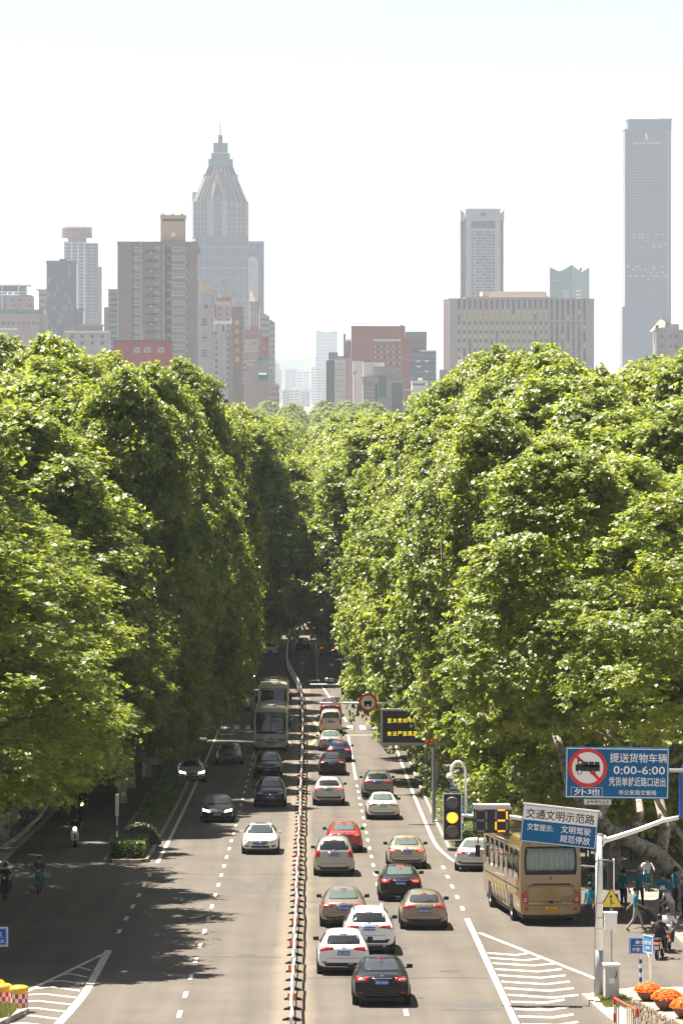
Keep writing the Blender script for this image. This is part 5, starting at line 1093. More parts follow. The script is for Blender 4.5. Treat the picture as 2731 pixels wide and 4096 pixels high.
b.grid('window', pane(b.m(9), b.m(10), F_DK), [2644, 2680, 2700, 2726], [1385, 1345]); b.box('side_fin', 2618, 2624, 1330, None, W_WHITE, -.4, .6)

# centre of the gap
b = Bld('red_brown_block', 'red brown block with rows of dark and white windows facing the gap', 1405, 1642, 1600)
b.box('wall', 1405, 1620, 1305, None, W_BRICK, 0, 30); b.box('wall', 1620, 1642, 1348, None, W_BRICK, 1, 28); b.box('parapet', 1404, 1621, 1303, 1307, W_PINK, -.3, 31)
for j, py in enumerate([1361 + 23 * k for k in range(9)]):
    b.box('window_band', 1493, 1601, py - 4, py + 4, F_DK if j else W_WHITE, -.15, .3)
    for k in range(5): b.box('window', 1498 + k * 24.5, 1502 + k * 24.5, py - 4.5, py + 4.5, M_FRAME, -.3, .3)
b.box('roof_plant', 1602, 1612, 1299, 1305, W_DARK, 5, 3)
b = Bld('grey_blue_block', 'blue-grey glazed block right of the red brown building', 1620, 1745, 1750)
b.box('wall', 1624, 1706, 1330, None, W_DKBR, 4, 22); b.box('top_floor', 1624, 1707, 1326, 1350, F_GREY, 3.6, 23); b.box('wall', 1640, 1744, 1404, None, F_BLUE, 0, 24); b.box('roof_edge', 1678, 1743, 1400, 1406, W_ROOF, -.4, 24)
for k in range(7): b.box('floor_band', 1640, 1744, 1420 + k * 22, 1423 + k * 22, W_GREY, -.2, .3)
for px, py in ((1672, 1444), (1706, 1444), (1674, 1466), (1706, 1486)): b.box('window', px - 8, px + 8, py - 3, py + 3, M_FRAME, -.3, .3)
b = Bld('small_white_block', 'small white block peeping over the treetops', 1640, 1712, 1300); b.box('wall', 1646, 1712, 1522, None, W_WHITE, 0, 12); b.box('eaves', 1620, 1672, 1558, 1562, W_ROOF, -2, 12); b.box('window_band', 1650, 1708, 1534, 1542, F_GREY, -.2, .3); b.box('roof_dish', 1672, 1690, 1512, 1522, W_ROOF, 3, 3)
b = Bld('green_glass_block', 'narrow dark green and white tiled block at the left of the central cluster', 1304, 1382, 1500)
b.box('glass_wall', 1304, 1338, 1442, None, F_DGRN, 0, 22); b.box('wall', 1338, 1380, 1440, None, W_WHITE, .4, 22)
for k in range(8): b.box('floor_band', 1304, 1338, 1462 + k * 22, 1464 + k * 22, F_TEAL, -.2, .3); b.box('tile_joint', 1338, 1380, 1456 + k * 22, 1457.4 + k * 22, W_GREY, .25, .3)
for k in range(4): b.box('tile_joint', 1345 + k * 9, 1346 + k * 9, 1442, None, W_GREY, .22, .3)
b = Bld('pink_slim_tower', 'slim pinkish tower with rooftop lettering frames behind the green glass block', 1346, 1452, 1650)
b.box('wall', 1350, 1404, 1430, None, W_LILAC, 0, 22); b.box('wall', 1374, 1406, 1366, None, W_GREY, 2, 20); b.box('screen_frame', 1404, 1453, 1365, 1442, W_GREY, -.6, 2); b.box('screen', 1406, 1449, 1369, 1439, F_DK, -.8, 1); b.box('wall', 1404, 1412, 1440, None, W_RED, -.3, 20)
b.box('roof_plant', 1374, 1382, 1334, 1366, W_DARK, 5, 2); b.box('roof_plant', 1384, 1402, 1356, 1366, W_WHITE, 5, 4); b.box('mast', 1357, 1358.6, 1352, 1420, W_DARK, 5, .3); b.box('roof_lettering', 1350, 1392, 1424, 1430, W_RED, .5, .5)
b.box('wall', 1314, 1352, 1408, None, W_LILAC, 6, 18)
for k in range(3): b.box('window', 1317 + k * 12, 1325 + k * 12, 1415, 1421, F_DK, 5.8, .3); b.box('window', 1317 + k * 12, 1325 + k * 12, 1427, 1433, F_DK, 5.8, .3)
b = Bld('white_slab_tower', 'white slab with a notch beside the stone office with the round clock', 1412, 1452, 1420)
b.box('wall', 1412, 1452, 1444, None, W_WHITE, 0, 20); b.box('slot', 1414, 1419, 1486, 1500, F_DK, -.2, .3); b.box('slot', 1422, 1427, 1484, 1490, F_DK, -.2, .3)
b = Bld('stone_office', 'grey stone office with a round blue clock and recessed glass bays', 1450, 1625, 1250)
b.box('wall', 1452, 1620, 1512, None, W_LILAC, 0, 22); b.box('wall', 1494, 1592, 1470, 1514, W_LILAC, 2, 18); b.box('roof_room', 1452, 1496, 1448, 1512, W_WHITE, 4, 12); b.box('roof_slab', 1490, 1538, 1450, 1466, W_ROOF, 5, 10)
b.box('cornice', 1443, 1514, 1507, 1513, W_STONE, -1, 23); b.box('cornice', 1545, 1620, 1512, 1517, W_STONE, -.6, 22); b.box('glass_bay', 1514, 1545, 1502, 1590, F_TEAL, -.25, .5); b.box('glass_bay', 1567, 1611, 1532, None, F_DK, -.2, .4); b.box('glass_bay', 1500, 1509, 1532, None, F_DK, -.2, .4)
for k in range(6): b.box('mullion', 1568 + k * 8, 1570.5 + k * 8, 1532, None, W_STONE, -.5, .4)
for k in range(8): b.box('stone_joint', 1454, 1500, 1525 + k * 16, 1526.6 + k * 16, W_DARK, -.12, .2); b.box('stone_joint', 1510, 1566, 1595 + k * 12, 1596.5 + k * 12, W_DARK, -.12, .2)
for k in range(4): b.box('stone_joint', 1496, 1590, 1478 + k * 9, 1479.4 + k * 9, W_STONE, 1.9, .2)
r = b.m(5.5); MB().lathe([(.05, -.3), (r * .7, -.3), (r, -.25), (r, 0)], 18, (b.x(1477), 0, b.z(1535)), axis='y').build('clock', mat('clock_blue', (.08, .17, .33), .4), b.root)
b.box('roof_lettering', 1452, 1494, 1443, 1447, W_RED, 4, .4)
b = Bld('red_gate_block', 'low red and white pavilion at the foot of the green glass block', 1350, 1410, 1380)
b.box('wall', 1352, 1406, 1606, None, W_RED, 0, 12); b.box('canopy', 1356, 1402, 1612, 1634, W_ROOF, -.6, 1.5); b.box('window', 1364, 1396, 1622, 1640, F_DK, -.9, 1); b.box('drum', 1322, 1350, 1610, None, W_LILAC, 0, 8)

# distant towers in the haze
b = Bld('concave_far_tower', 'faint blue tower with a dipped roofline in the far haze', 1262, 1350, 6200, group='far hazy towers')
x = b.x; z = b.z
MB().prism([(x(1263), 0), (x(1263), z(1327)), (x(1268), z(1320))] + [(x(1268 + 78 * t / 8), z(1320 + 9 * math.sin(math.pi * t / 8))) for t in range(1, 8)] + [(x(1346), z(1322)), (x(1349), z(1330)), (x(1349), 0)], 0, 60).build('wall', F_BLUE, b.root)
for k in range(18): b.box('floor_band', 1263, 1349, 1338 + k * 14, 1340 + k * 14, W_GREY, -.5, .8)
rf = random.Random(3)
FARB = [(1098, 1116, 1452, 5200, 'faint far block at the edge of the blue grey group'), (1112, 1126, 1478, 5600, 'thin faint block beside the far apartment pair'), (1140, 1188, 1477, 5800, 'broad faint apartment block in the haze'), (1186, 1240, 1482, 6000, 'faint apartment block right of the broad one'),
        (1244, 1268, 1468, 5200, 'faint apartment slab below the dipped tower'), (1266, 1304, 1468, 5000, 'faint apartment slab nearest the green glass block'), (1130, 1160, 1560, 4200, 'low pale white-sided apartment block over the far trees'), (1150, 1204, 1556, 4300, 'low pale apartment block with a bright roof edge'), (1204, 1240, 1562, 4500, 'low grey apartment block over the far trees')]
for a0, a1, t, Y, lb in FARB:
    b = Bld('far_apartment_block', lb, a0, a1, Y, group='far hazy towers'); m = W_LILAC if rf.random() < .6 else W_WHITE
    b.box('wall', a0, a1, t, None, m, 0, 30); b.box('roof_room', a0 + (a1 - a0) * .3, a0 + (a1 - a0) * .6, t - 5, t, m, 5, 10)
    n = int((1680 - t) / 11)
    for k in range(n): b.box('window_band', a0 + 2, a1 - (a1 - a0) * .12, t + 8 + k * 11, t + 12.5 + k * 11, F_GREY, -.4, .6)
    b.box('stair_strip', a0 + (a1 - a0) * .44, a0 + (a1 - a0) * .52, t, None, m, -.9, 1)
# far wooded hill
vs = []; fs = []; n = 60
for i in range(n + 1):
    X = -1600 + 3200 * i / n; h = 90 * math.exp(-((X + 60) / 330) ** 2) + 46 * math.exp(-((X - 700) / 500) ** 2) + 50 * math.exp(-((X + 900) / 420) ** 2) + 4 * math.sin(X / 40) + 3 * math.sin(X / 23)
    vs += [(X * 1.3, 12300, -1), (X * 1.3, 12500, max(2, h * 1.45)), (X * 1.3, 12900, -1)]
for i in range(n):
    for k in range(2): a = i * 3 + k; fs.append((a, a + 3, a + 4, a + 1))
prop(MB().add(vs, fs).build('hills', mat('far_wood', (.05, .075, .035), .95, var=.3, scale=.02), smooth=True), 'faint low wooded hill at the end of the avenue', kind='structure')
# ------------------------------------------------------------------ signs, signals and street furniture
M_SBL = mat('sign_blue', (.0, .115, .29), .55, spec=.25); M_SBL2 = mat('sign_blue_bright', (.008, .085, .40), .55, spec=.25); M_SWH = mat('sign_white', (.78, .78, .78), .5); M_SRD = mat('sign_red', (.6, .02, .02), .5); M_SYL = mat('sign_yellow', (.72, .55, .06), .5)
M_LED = mat('led_screen', (.006, .006, .007), .3); M_LEDY = mat('led_yellow', (.9, .8, .02), .5, emit=.45, ecol=(1, .75, .03)); M_LEDR = mat('led_red', (.9, .05, .05), .5, emit=.5, ecol=(1, .03, .04)); M_LEDA = mat('led_amber', (.9, .4, .02), .5, emit=.4, ecol=(1, .36, .02))
M_LAMPOFF = mat('lamp_lens_off', (.10, .095, .09), .35, var=.4, scale=60); M_SEGOFF = mat('segment_off', (.2, .2, .2), .6); M_CAB = mat('cabinet_grey', (.50, .49, .46), .5, var=.08, scale=3); M_BLUEP = mat('pole_blue', (.01, .06, .35), .35)
class Sign:
    """local x right, z up, face towards -y"""
    def __init__(s, name, label, px, py, Y, cat='sign', group=None, roll=0.0, yaw=0.0):
        s.Y = Y; s.k = Y / FP; s.px, s.py = px, py
        s.root = empty(name, P(px, py, Y), (0, roll, yaw), label, cat, group)
    def at(s, px, py): return ((px - s.px) * s.k, -(py - s.py) * s.k)
    def rect(s, name, px0, px1, py0, py1, m, y=0.0, d=.02, parent=None, bevel=0):
        (x0, z1), (x1, z0) = s.at(px0, py0), s.at(px1, py1)
        return MB().box(((x0 + x1) / 2, y, (z0 + z1) / 2), (x1 - x0, d, z1 - z0)).build(name, m, parent or s.root, bevel=bevel)
    def disc(s, name, px, py, r, m, y=0.0, d=.02, r0=0.0, n=32, parent=None):
        x, z = s.at(px, py); r *= s.k; r0 *= s.k
        return MB().lathe([(max(r0, .001), y - d / 2), (r, y - d / 2), (r, y + d / 2), (max(r0, .001), y + d / 2), (max(r0, .001), y - d / 2)], n, (x, 0, z), axis='y').build(name, m, parent or s.root)
    def text(s, t, px, py, w, h, m, y=-.03):
        x, z = s.at(px, py); return lettering(t, m, s.root, x, z, w * s.k, h * s.k, y)
    def frame(s, px0, px1, py0, py1, t, m, y=-.015):
        for a in ((px0, px1, py0, py0 + t), (px0, px1, py1 - t, py1), (px0, px0 + t, py0 + t, py1 - t), (px1 - t, px1, py0 + t, py1 - t)): s.rect('border', *a, m, y, .012)

YP = 131.0; gzp = gz(YP)
# signal mast
mast = empty('signal_mast', (wx(2394, YP), YP, gzp), label='white steel mast with a signal arm and a sign arm on the kerb island', cat='mast'); mo = Vector(mast.location)
def L(px, py, Y=YP, o=mo): return P(px, py, Y) - o
MB().tube([(0, 0, 0), (0, 0, 1.05), L(2394, 3800)], [.15, .14, .135], 16).build('lower_pole', M_GREYP, mast, True)
MB().tube([L(2394, 3800), L(2394, 3337)], [.135, .10], 16).build('upper_pole', M_WHITE, mast, True)
MB().lathe([(.0, .015), (.115, .01), (.115, -.03)], 16, tuple(L(2394, 3337))).build('cap', M_GREYP, mast)
MB().tube([L(2380, 3352), L(2330, 3336), L(2200, 3296), L(2050, 3268), L(1846, 3262)], [.085, .08, .07, .062, .055], 12).build('arm', M_WHITE, mast, True)
MB().tube([L(2408, 3364), L(2450, 3352), L(2560, 3316), L(2650, 3282), L(2712, 3270)], [.085, .08, .075, .07, .065], 12).build('arm', M_WHITE, mast, True)
for s, px in ((-1, 2372), (1, 2418)): MB().lathe([(.0, -.04), (.13, -.04), (.13, .0), (.1, .04)], 14, tuple(L(px, 3356)), axis='x').tube([L(2394, 3400), L(px, 3368)], .035, 6).build('flange', M_WHITE, mast)
for py in (3440, 3610, 3670, 3712): MB().lathe([(.105, -.015), (.13, -.015), (.13, .015), (.105, .015)], 14, tuple(L(2394, py))).build('clamp_band', M_GREYP, mast)
MB().tube([L(2712, 3270), L(2722, 3262), L(2721, 3120), L(2724, 3080), L(2740, 3050), L(2790, 3030)], .06, 10).build('blue_riser', M_BLUEP, mast, True)
MB().tube([L(2392, 3440, YP - .13), L(2378, 3700, YP - .16), L(2376, 3990, YP - .17)], .01, 5).build('cable', M_BLK, mast)
# traffic light
sg = Sign('traffic_light', 'three-lamp traffic light glowing amber on the end of the mast arm', 1808, 3268, YP - .25, 'traffic light')
hs_ = sg.rect('housing', 1773, 1844, 3176, 3359, M_BLK, .1, .2, bevel=.02)
sg.frame(1771, 1846, 3173, 3362, 3.2, M_WHITE, -.005)
for py, m in ((3212, M_LAMPOFF), (3270, M_LEDA), (3326, M_LAMPOFF)):
    v = sg.disc('lens', 1808, py, 23, m, -.02, .03); x, z = sg.at(1808, py); r = 25 * sg.k
    if m is M_LEDA:
        mb = MB()
        for i in range(-6, 7):
            for j in range(-6, 7):
                if i * i + j * j < 40: mb.box((x + i * .026, -.045, z + j * .026), (.012, .012, .012))
        mb.build('diode_array', mat('led_amber_bright', (1, .7, .2), .4, emit=1.1, ecol=(1, .5, .05)), v).location = (0, 0, 0)
    vs = []; n = 14
    for k in range(n + 1):
        t = math.pi * (-.12 + 1.24 * k / n); vs += [(x + r * math.cos(t), 0, z + r * math.sin(t)), (x + r * math.cos(t), -.24 * max(.25, math.sin(max(0, min(math.pi, t)))), z + r * math.sin(t) - .01)]
    o = MB().add(vs, [(2 * k, 2 * k + 1, 2 * k + 3, 2 * k + 2) for k in range(n)]).build('visor', mat('visor_grey', (.16, .16, .16), .5), sg.root); sd = o.modifiers.new('s', 'SOLIDIFY'); sd.thickness = .008
for py in (3225, 3310): sg.rect('bracket', 1842, 1862, py - 3, py + 3, M_GREYP, .1, .05)
# countdown
cd = Sign('countdown_timer', 'black countdown display reading 2 in amber beside the traffic light', 1968, 3276, YP - .2, 'display')
cd.rect('housing', 1892, 2036, 3232, 3332, M_BLK, .08, .16, bevel=.01); (x0, z0) = cd.at(1968, 3225)
MB().prism([(-78 * cd.k, 9 * cd.k), (70 * cd.k, 9 * cd.k), (78 * cd.k, -9 * cd.k), (-74 * cd.k, -9 * cd.k)], -.3, .2).build('hood', M_CAB, cd.root, loc=(x0, 0, z0))
def seg7(cx, on):
    w, h, t = 44, 84, 7; xs = (cx - w / 2, cx + w / 2); ys = (3282 - h / 2, 3282, 3282 + h / 2)
    g = {'a': (xs[0] + 7, xs[1] - 7, ys[0] - t / 2, ys[0] + t / 2), 'g': (xs[0] + 7, xs[1] - 7, ys[1] - t / 2, ys[1] + t / 2), 'd': (xs[0] + 7, xs[1] - 7, ys[2] - t / 2, ys[2] + t / 2),
         'f': (xs[0] - t / 2, xs[0] + t / 2, ys[0] + 5, ys[1] - 5), 'b': (xs[1] - t / 2, xs[1] + t / 2, ys[0] + 5, ys[1] - 5), 'e': (xs[0] - t / 2, xs[0] + t / 2, ys[1] + 5, ys[2] - 5), 'c': (xs[1] - t / 2, xs[1] + t / 2, ys[1] + 5, ys[2] - 5)}
    for k, r in g.items(): cd.rect('segment', *r, M_LEDA if k in on else M_SEGOFF, -.008, .014)
seg7(1922, ''); seg7(2004, 'abged')
# camera on a hook
ch = empty('dome_camera', P(1860, 3258, YP - .1), label='white dome camera hanging from a curved white hook above the traffic light', cat='camera'); co = Vector(ch.location)
arc = [P(1860, 3258, YP - .1), P(1860, 3100, YP - .1)] + [P(1831 + 29 * math.cos(t), 3092 - 46 * math.sin(t), YP - .1) for t in [math.pi * k / 10 for k in range(1, 10)]] + [P(1802, 3098, YP - .1)]
MB().tube([p - co for p in arc], .045, 10).build('hook', M_WHITE, ch, True)
MB().lathe([(.0, .12), (.07, .11), (.12, .05), (.125, -.03), (.115, -.05)], 18, tuple(P(1799, 3106, YP - .1) - co)).build('housing', M_WHITE, ch, True)
MB().lathe([(.105, -.05), (.1, -.1), (.06, -.15), (0, -.17)], 18, tuple(P(1799, 3106, YP - .1) - co)).build('dome', G_MID, ch, True)
# tilted sign on the arm
ts = Sign('tilted_road_sign', 'tilted white and blue sign on the signal arm above the gold coach', 2236, 3306, YP - .3, roll=R(5.6), yaw=R(-6))
ts.rect('panel', 2084, 2388, 3232, 3382, M_SBL, .0, .05, bevel=.01); ts.rect('white_panel', 2090, 2382, 3238, 3292, M_SWH, -.028, .008); ts.frame(2087, 2385, 3235, 3379, 2.6, M_SWH, -.03); ts.rect('top_rail', 2083, 2390, 3226, 3233, M_WHITE, 0, .08)
ts.text('交通文明示范路', 2236, 3265, 274, 40, M_LBK, -.036); ts.text('交警提示:', 2160, 3318, 104, 27, M_LWH, -.032); ts.text('文明驾驶', 2303, 3315, 120, 30, M_LWH, -.032); ts.text('规范停放', 2303, 3352, 120, 30, M_LWH, -.032)
for px in (2150, 2320): ts.rect('bracket', px - 4, px + 4, 3260, 3360, M_GREYP, .06, .06)
# big blue sign
bs = Sign('truck_ban_sign', 'large blue sign with a red no-trucks circle and times 0:00-6:00', 2466, 3092, YP - .6, roll=R(.8))
bs.rect('panel', 2259, 2674, 2990, 3194, M_SBL, 0, .05, bevel=.01); bs.frame(2263, 2670, 2994, 3190, 3, M_SWH, -.032)
S6 = .3195; c6 = lambda a, b: (2230 + a * S6, 2950 + b * S6)
bs.text('提送货物车辆', *c6(1003, 252), 228, 38, M_LWH, -.032); bs.text('0:00-6:00', *c6(1015, 405), 206, 33, M_LWH, -.032); bs.text('凭货单就近路口进出', *c6(990, 550), 226, 37, M_LWH, -.032); bs.text('市公安局交管局', *c6(995, 685), 150, 20, M_LWH, -.032); bs.text('外地', *c6(365, 685), 104, 27, M_LWH, -.032)
bs.frame(*[c6(165, 0)[0], c6(560, 0)[0], c6(0, 628)[1], c6(0, 742)[1]], 1.2, M_SWH, -.032)
cx_, cy_ = c6(370, 383); bs.disc('white_disc', cx_, cy_, 70, M_SWH, -.034, .01); bs.disc('red_ring', cx_, cy_, 78, M_SRD, -.042, .012, 63)
x, z = bs.at(cx_, cy_)
MB().box((0, 0, 0), (1.06, .01, .10)).build('slash', M_SRD, bs.root, loc=(x, -.042, z), rot=(0, R(45), 0))
tr = MB()
def trx(a0, a1, b0, b1, m=M_LBK): (q0, z1), (q1, z0) = bs.at(*c6(a0, b0)), bs.at(*c6(a1, b1)); tr.box(((q0 + q1) / 2, -.052, (z0 + z1) / 2), (q1 - q0, .008, z1 - z0), m)
trx(218, 520, 345, 425); trx(240, 305, 282, 345); trx(315, 375, 308, 358); trx(385, 445, 308, 358); trx(455, 515, 308, 358); trx(300, 520, 358, 372)
tr.build('truck_symbol', None, bs.root); bs.disc('truck_window', *c6(272, 318), 7, M_SWH, -.058, .004, 0, 4)
for a, m in ((268, M_SWH), (435, M_SRD)): bs.disc('truck_wheel', *c6(a, 438), 10, M_LBK, -.056, .01); bs.disc('truck_hub', *c6(a, 438), 7, m, -.063, .008)
MB().tube([(-1.6, .1, .1), (3.0, .1, .1)], .06, 8).build('support_arm', M_GREYP, bs.root); MB().tube([(3.0, .1, -8), (3.0, .1, .3)], .11, 10).build('support_pole', M_GREYP, bs.root)
sp = Sign('supplement_plate', 'small white plate with black characters under the big blue sign', *c6(497, 807), YP - .6, roll=R(.8)); a, c = c6(497, 807)
sp.rect('panel', a - 54, a + 54, c - 11, c + 11, M_SWH, 0, .03); sp.frame(a - 52, a + 52, c - 9.5, c + 9.5, 1, M_LBK); sp.text('含专项作业车', a, c, 92, 13, M_LBK, -.02); sp.rect('hanger', a - 2, a + 2, c - 16, c - 10, M_GREYP, .02, .02)
# merge triangle
Yt = 134.0; tg = Sign('merge_warning_sign', 'yellow triangular merge warning sign on a grey post behind the mast', 2444, 3600, Yt, cat='sign'); k = tg.k
def tri(sc, y0, y1, m, name): MB().prism([(-48 * sc * k, -32 * sc * k - (1 - sc) * 0), (48 * sc * k, -32 * sc * k), (0, 51 * sc * k)], y0, y1).build(name, m, tg.root)
tri(1.0, -.02, .02, M_LBK, 'rim'); tri(.86, -.03, -.02, M_SYL, 'panel')
MB().box((-.02, -.036, -.02), (.028, .01, .33)).prism([(-.075, .1), (.035, .1), (-.02, .19)], -.041, -.031).build('arrow_symbol', M_LBK, tg.root); MB().tube([(-.02, -.036, -.02), (.03, -.036, -.09), (.10, -.036, -.13)], .012, 5).build('branch_symbol', M_LBK, tg.root)
zg = gz(Yt) - tg.root.location.z; MB().tube([(0, .05, zg), (0, .05, .35)], .035, 10).build('post', M_GREYP, tg.root)
MB().tube([(-.3, .5, .3), (-.3, .5, 1.35)], .05, 6).build('back_bracket', M_GREYP, tg.root)
# other-way signal seen from behind
bk = Sign('pedestrian_signal', 'dark back of a pedestrian signal fixed behind the mast', 2448, 3500, YP + .6, 'traffic light'); bk.rect('housing', 2428, 2452, 3442, 3556, M_BLK, 0, .2, bevel=.02); bk.rect('edge', 2450, 2455, 3436, 3560, M_WHITE, 0, .22); bk.rect('bracket', 2396, 2430, 3438, 3442, M_GREYP, 0, .04)
# boxes
bx_ = Sign('junction_box', 'white box strapped to the mast behind the yellow triangle', 2441, 3685, YP + .1, 'box'); bx_.rect('body', 2416, 2466, 3656, 3720, M_WHITE, .1, .3, bevel=.01); bx_.rect('lid', 2414, 2468, 3649, 3658, M_WHITE, .08, .36, bevel=.01); bx_.rect('strap', 2396, 2420, 3680, 3686, M_GREYP, .05, .03)
Yc = 130.2; cb = empty('control_cabinet', (wx(2443, Yc), Yc, gz(Yc) + .12), (0, 0, .08), 'grey roadside control cabinet standing beside the mast foot', 'cabinet')
MB().box((0, 0, .56), (.46, .42, 1.12)).build('body', M_CAB, cb, bevel=.012); MB().box((0, 0, 1.15), (.54, .5, .07)).build('lid', M_WHITE, cb, bevel=.02); MB().box((.0, -.215, .54), (.4, .01, 1.0)).build('door', M_CAB, cb, bevel=.004)
MB().box((-.02, -.225, .66), (.19, .05, .2)).build('meter_box', M_WHITE, cb, bevel=.01); MB().tube([(.12, -.23, .95), (.14, -.24, .85), (.1, -.24, .74)], .014, 6).build('cable', M_BLK, cb); MB().lathe([(0, -.02), (.025, -.02), (.025, 0)], 10, (.12, -.22, .97), axis='y').build('knob', M_SRD, cb)
# kerb island with grass
isl = [(9.02, 131.7), (9.3, 126), (9.75, 119), (10.4, 111), (14, 111), (14, 134), (11.0, 134.2), (9.6, 132.6)]
vs = [(a, b_, gz(b_) - .05) for a, b_ in isl] + [(a, b_, gz(b_) + .15) for a, b_ in isl]; n = len(isl)
island = MB().add(vs, [tuple(range(n, 2 * n))] + [(i, (i + 1) % n, (i + 1) % n + n, i + n) for i in range(n)]).build('traffic_island', mat('island_paving', (.33, .28, .22), .9, var=.25, scale=3, bump=.15)); fix_normals(island.data); prop(island, 'pale paved kerb island at the foot of the signal mast', kind='structure')
kerb_run(island, [(9.0, 131.6), (9.26, 126), (9.7, 119), (10.3, 111.2)], .03)
def grass(name, label, x0, x1, y0, y1, n, seed, h=.16, zo=.15):
    rng = np.random.default_rng(seed); x = rng.uniform(x0, x1, n); y = rng.uniform(y0, y1, n); z = np.array([gz(a) for a in y]) + zo + h * .3
    nr = np.stack([rng.normal(size=n), rng.normal(size=n), rng.normal(size=n) * .25], 1); nr /= np.linalg.norm(nr, axis=1)[:, None]
    v = []; f = []; me = bpy.data.meshes.new(name)
    for i in range(n):
        t = rng.uniform(0, 6.28); dx, dy = math.cos(t) * .012, math.sin(t) * .012; hh = h * rng.uniform(.5, 1.3); lx_, ly_ = rng.normal() * .05, rng.normal() * .05
        b0 = len(v); zz = gz(y[i]) + zo; v += [(x[i] - dx, y[i] - dy, zz), (x[i] + dx, y[i] + dy, zz), (x[i] + lx_, y[i] + ly_, zz + hh)]; f.append((b0, b0 + 1, b0 + 2))
    me.from_pydata(v, [], f); me.materials.append(GRASS); at = me.attributes.new('tint', 'FLOAT', 'FACE'); at.data.foreach_set('value', rng.random(n).astype(np.float32)); me.update()
    prop(ob(name, me), label, 'grass', kind='stuff')
grass('grass', 'thin grass round the mast foot and cabinet', 9.4, 10.3, 127.6, 131.2, 2500, 5, .12)
# stone wall with bowl planters
wa, wb_ = Vector((9.87, 122.0)), Vector((11.9, 104.0)); H_ = 1.02
wall = empty('stone_wall', (wa.x, wa.y, gz(wa.y)), label='low rough stone wall carrying the bowls of orange flowers', cat='wall'); wo_ = Vector(wall.location)
d = (wb_ - wa); Lw = d.length; u = d / Lw; nrm = Vector((u.y, -u.x)); 
if nrm.x > 0: nrm = -nrm
M_ST = [mat('rubble_stone_%d' % i, c, .9, var=.3, scale=9, bump=.5) for i, c in enumerate([(.30, .235, .16), (.36, .29, .21), (.24, .19, .14), (.41, .35, .27)])]
core = []
far = wa - nrm * 3.2
MB().add([tuple(Vector((p.x, p.y, gz(p.y) + h)) - wo_) for h in (-.1, H_ - .04) for p in (wa - nrm * .05, wb_ - nrm * .05, wb_ - nrm * 3.2, far)], [(0, 1, 5, 4), (1, 2, 6, 5), (2, 3, 7, 6), (3, 0, 4, 7), (4, 5, 6, 7)]).build('mortar_core', mat('mortar', (.22, .18, .13), .95, var=.2, scale=8), wall)
stm = [MB().box((0, 0, 0), (1, 1, 1)).mesh('stone', m) for m in M_ST]
for me in stm:
    for v in me.vertices: v.co += Vector((random.uniform(-.08, .08), random.uniform(-.06, .06), random.uniform(-.08, .08)))
ang = math.atan2(u.y, u.x); rs = random.Random(9); z_ = 0.04
while z_ < H_ - .06:
    h = rs.uniform(.09, .13); t = rs.uniform(0, .1)
    while t < 8.0:
        l = rs.uniform(.13, .3); c = wa + u * (t + l / 2) + nrm * rs.uniform(-.015, .02)
        ob('stone', rs.choice(stm), wall, Vector((c.x, c.y, gz(c.y) + z_ + h / 2)) - wo_, (0, 0, ang), (l - .015, .14, h - .014)); t += l
    t = .05
    while t < 1.6:
        l = rs.uniform(.14, .28); c = wa - nrm * (t + l / 2); ob('stone', rs.choice(stm), wall, Vector((c.x, c.y + .02, gz(c.y) + z_ + h / 2)) - wo_, (0, 0, ang + math.pi / 2), (l - .015, .14, h - .014)); t += l
    z_ += h
t = 0
while t < 9:
    l = rs.uniform(.4, .7); c = wa + u * (t + l / 2) - nrm * .26; ob('coping_stone', rs.choice(stm), wall, Vector((c.x, c.y, gz(c.y) + H_ - .01)) - wo_, (0, 0, ang), (l - .02, .62, .09)); t += l
M_POT = mat('planter_bronze', (.15, .085, .045), .45, var=.2, scale=6); FLW = leaf_mat('marigold_petal', (.85, .16, .008), (.95, .38, .02), .3, .6); FLV = leaf_mat('marigold_leaf', (.05, .09, .02), (.13, .17, .04), .35)
def planter(px, py, Y, r, label, seed):
    X = wx(px, Y); z0 = gz(Y) + H_ + .035; t = empty('flower_bowl', (X, Y, z0), label=label, cat='planter', group='bowls of orange flowers'); t.scale = (r, r, r)
    MB().lathe([(.0, .0), (.40, .0), (.46, .03), (.62, .16), (.86, .46), (1.0, .82), (1.0, .9), (.93, .9), (.9, .8), (.0, .78)], 30).build('bowl', M_POT, t, True)
    rng = np.random.default_rng(seed)
    def dome(n, rr, zs, m, sz, nm):
        q = rng.normal(size=(n, 3)); q[:, 2] = np.abs(q[:, 2]); q /= np.linalg.norm(q, axis=1)[:, None]; lump = 1 + .08 * np.sin(7 * np.arctan2(q[:, 1], q[:, 0]) + seed)
        pos = q * np.array([1.16, 1.16, .72]) * (rr * lump * (1 - .12 * rng.random(n)))[:, None] + np.array([0, 0, zs]); nr = q + rng.normal(size=(n, 3)) * .45; nr /= np.linalg.norm(nr, axis=1)[:, None]
        ob(nm, leaves_mesh(nm, pos, nr, sz * rng.uniform(.7, 1.3, n), m, rng), t)
    dome(2200, .98, .84, FLV, .15, 'foliage'); dome(1700, 1.05, .9, FLW, .13, 'blossoms')
planter(2588, 4000, 121.0, .33, 'smallest-looking bowl of orange flowers at the far end of the stone wall', 1); planter(2663, 4032, 118.4, .38, 'middle bowl of orange flowers on the stone wall', 2); planter(2738, 4060, 116.2, .36, 'bowl of orange flowers cut by the picture edge', 3)
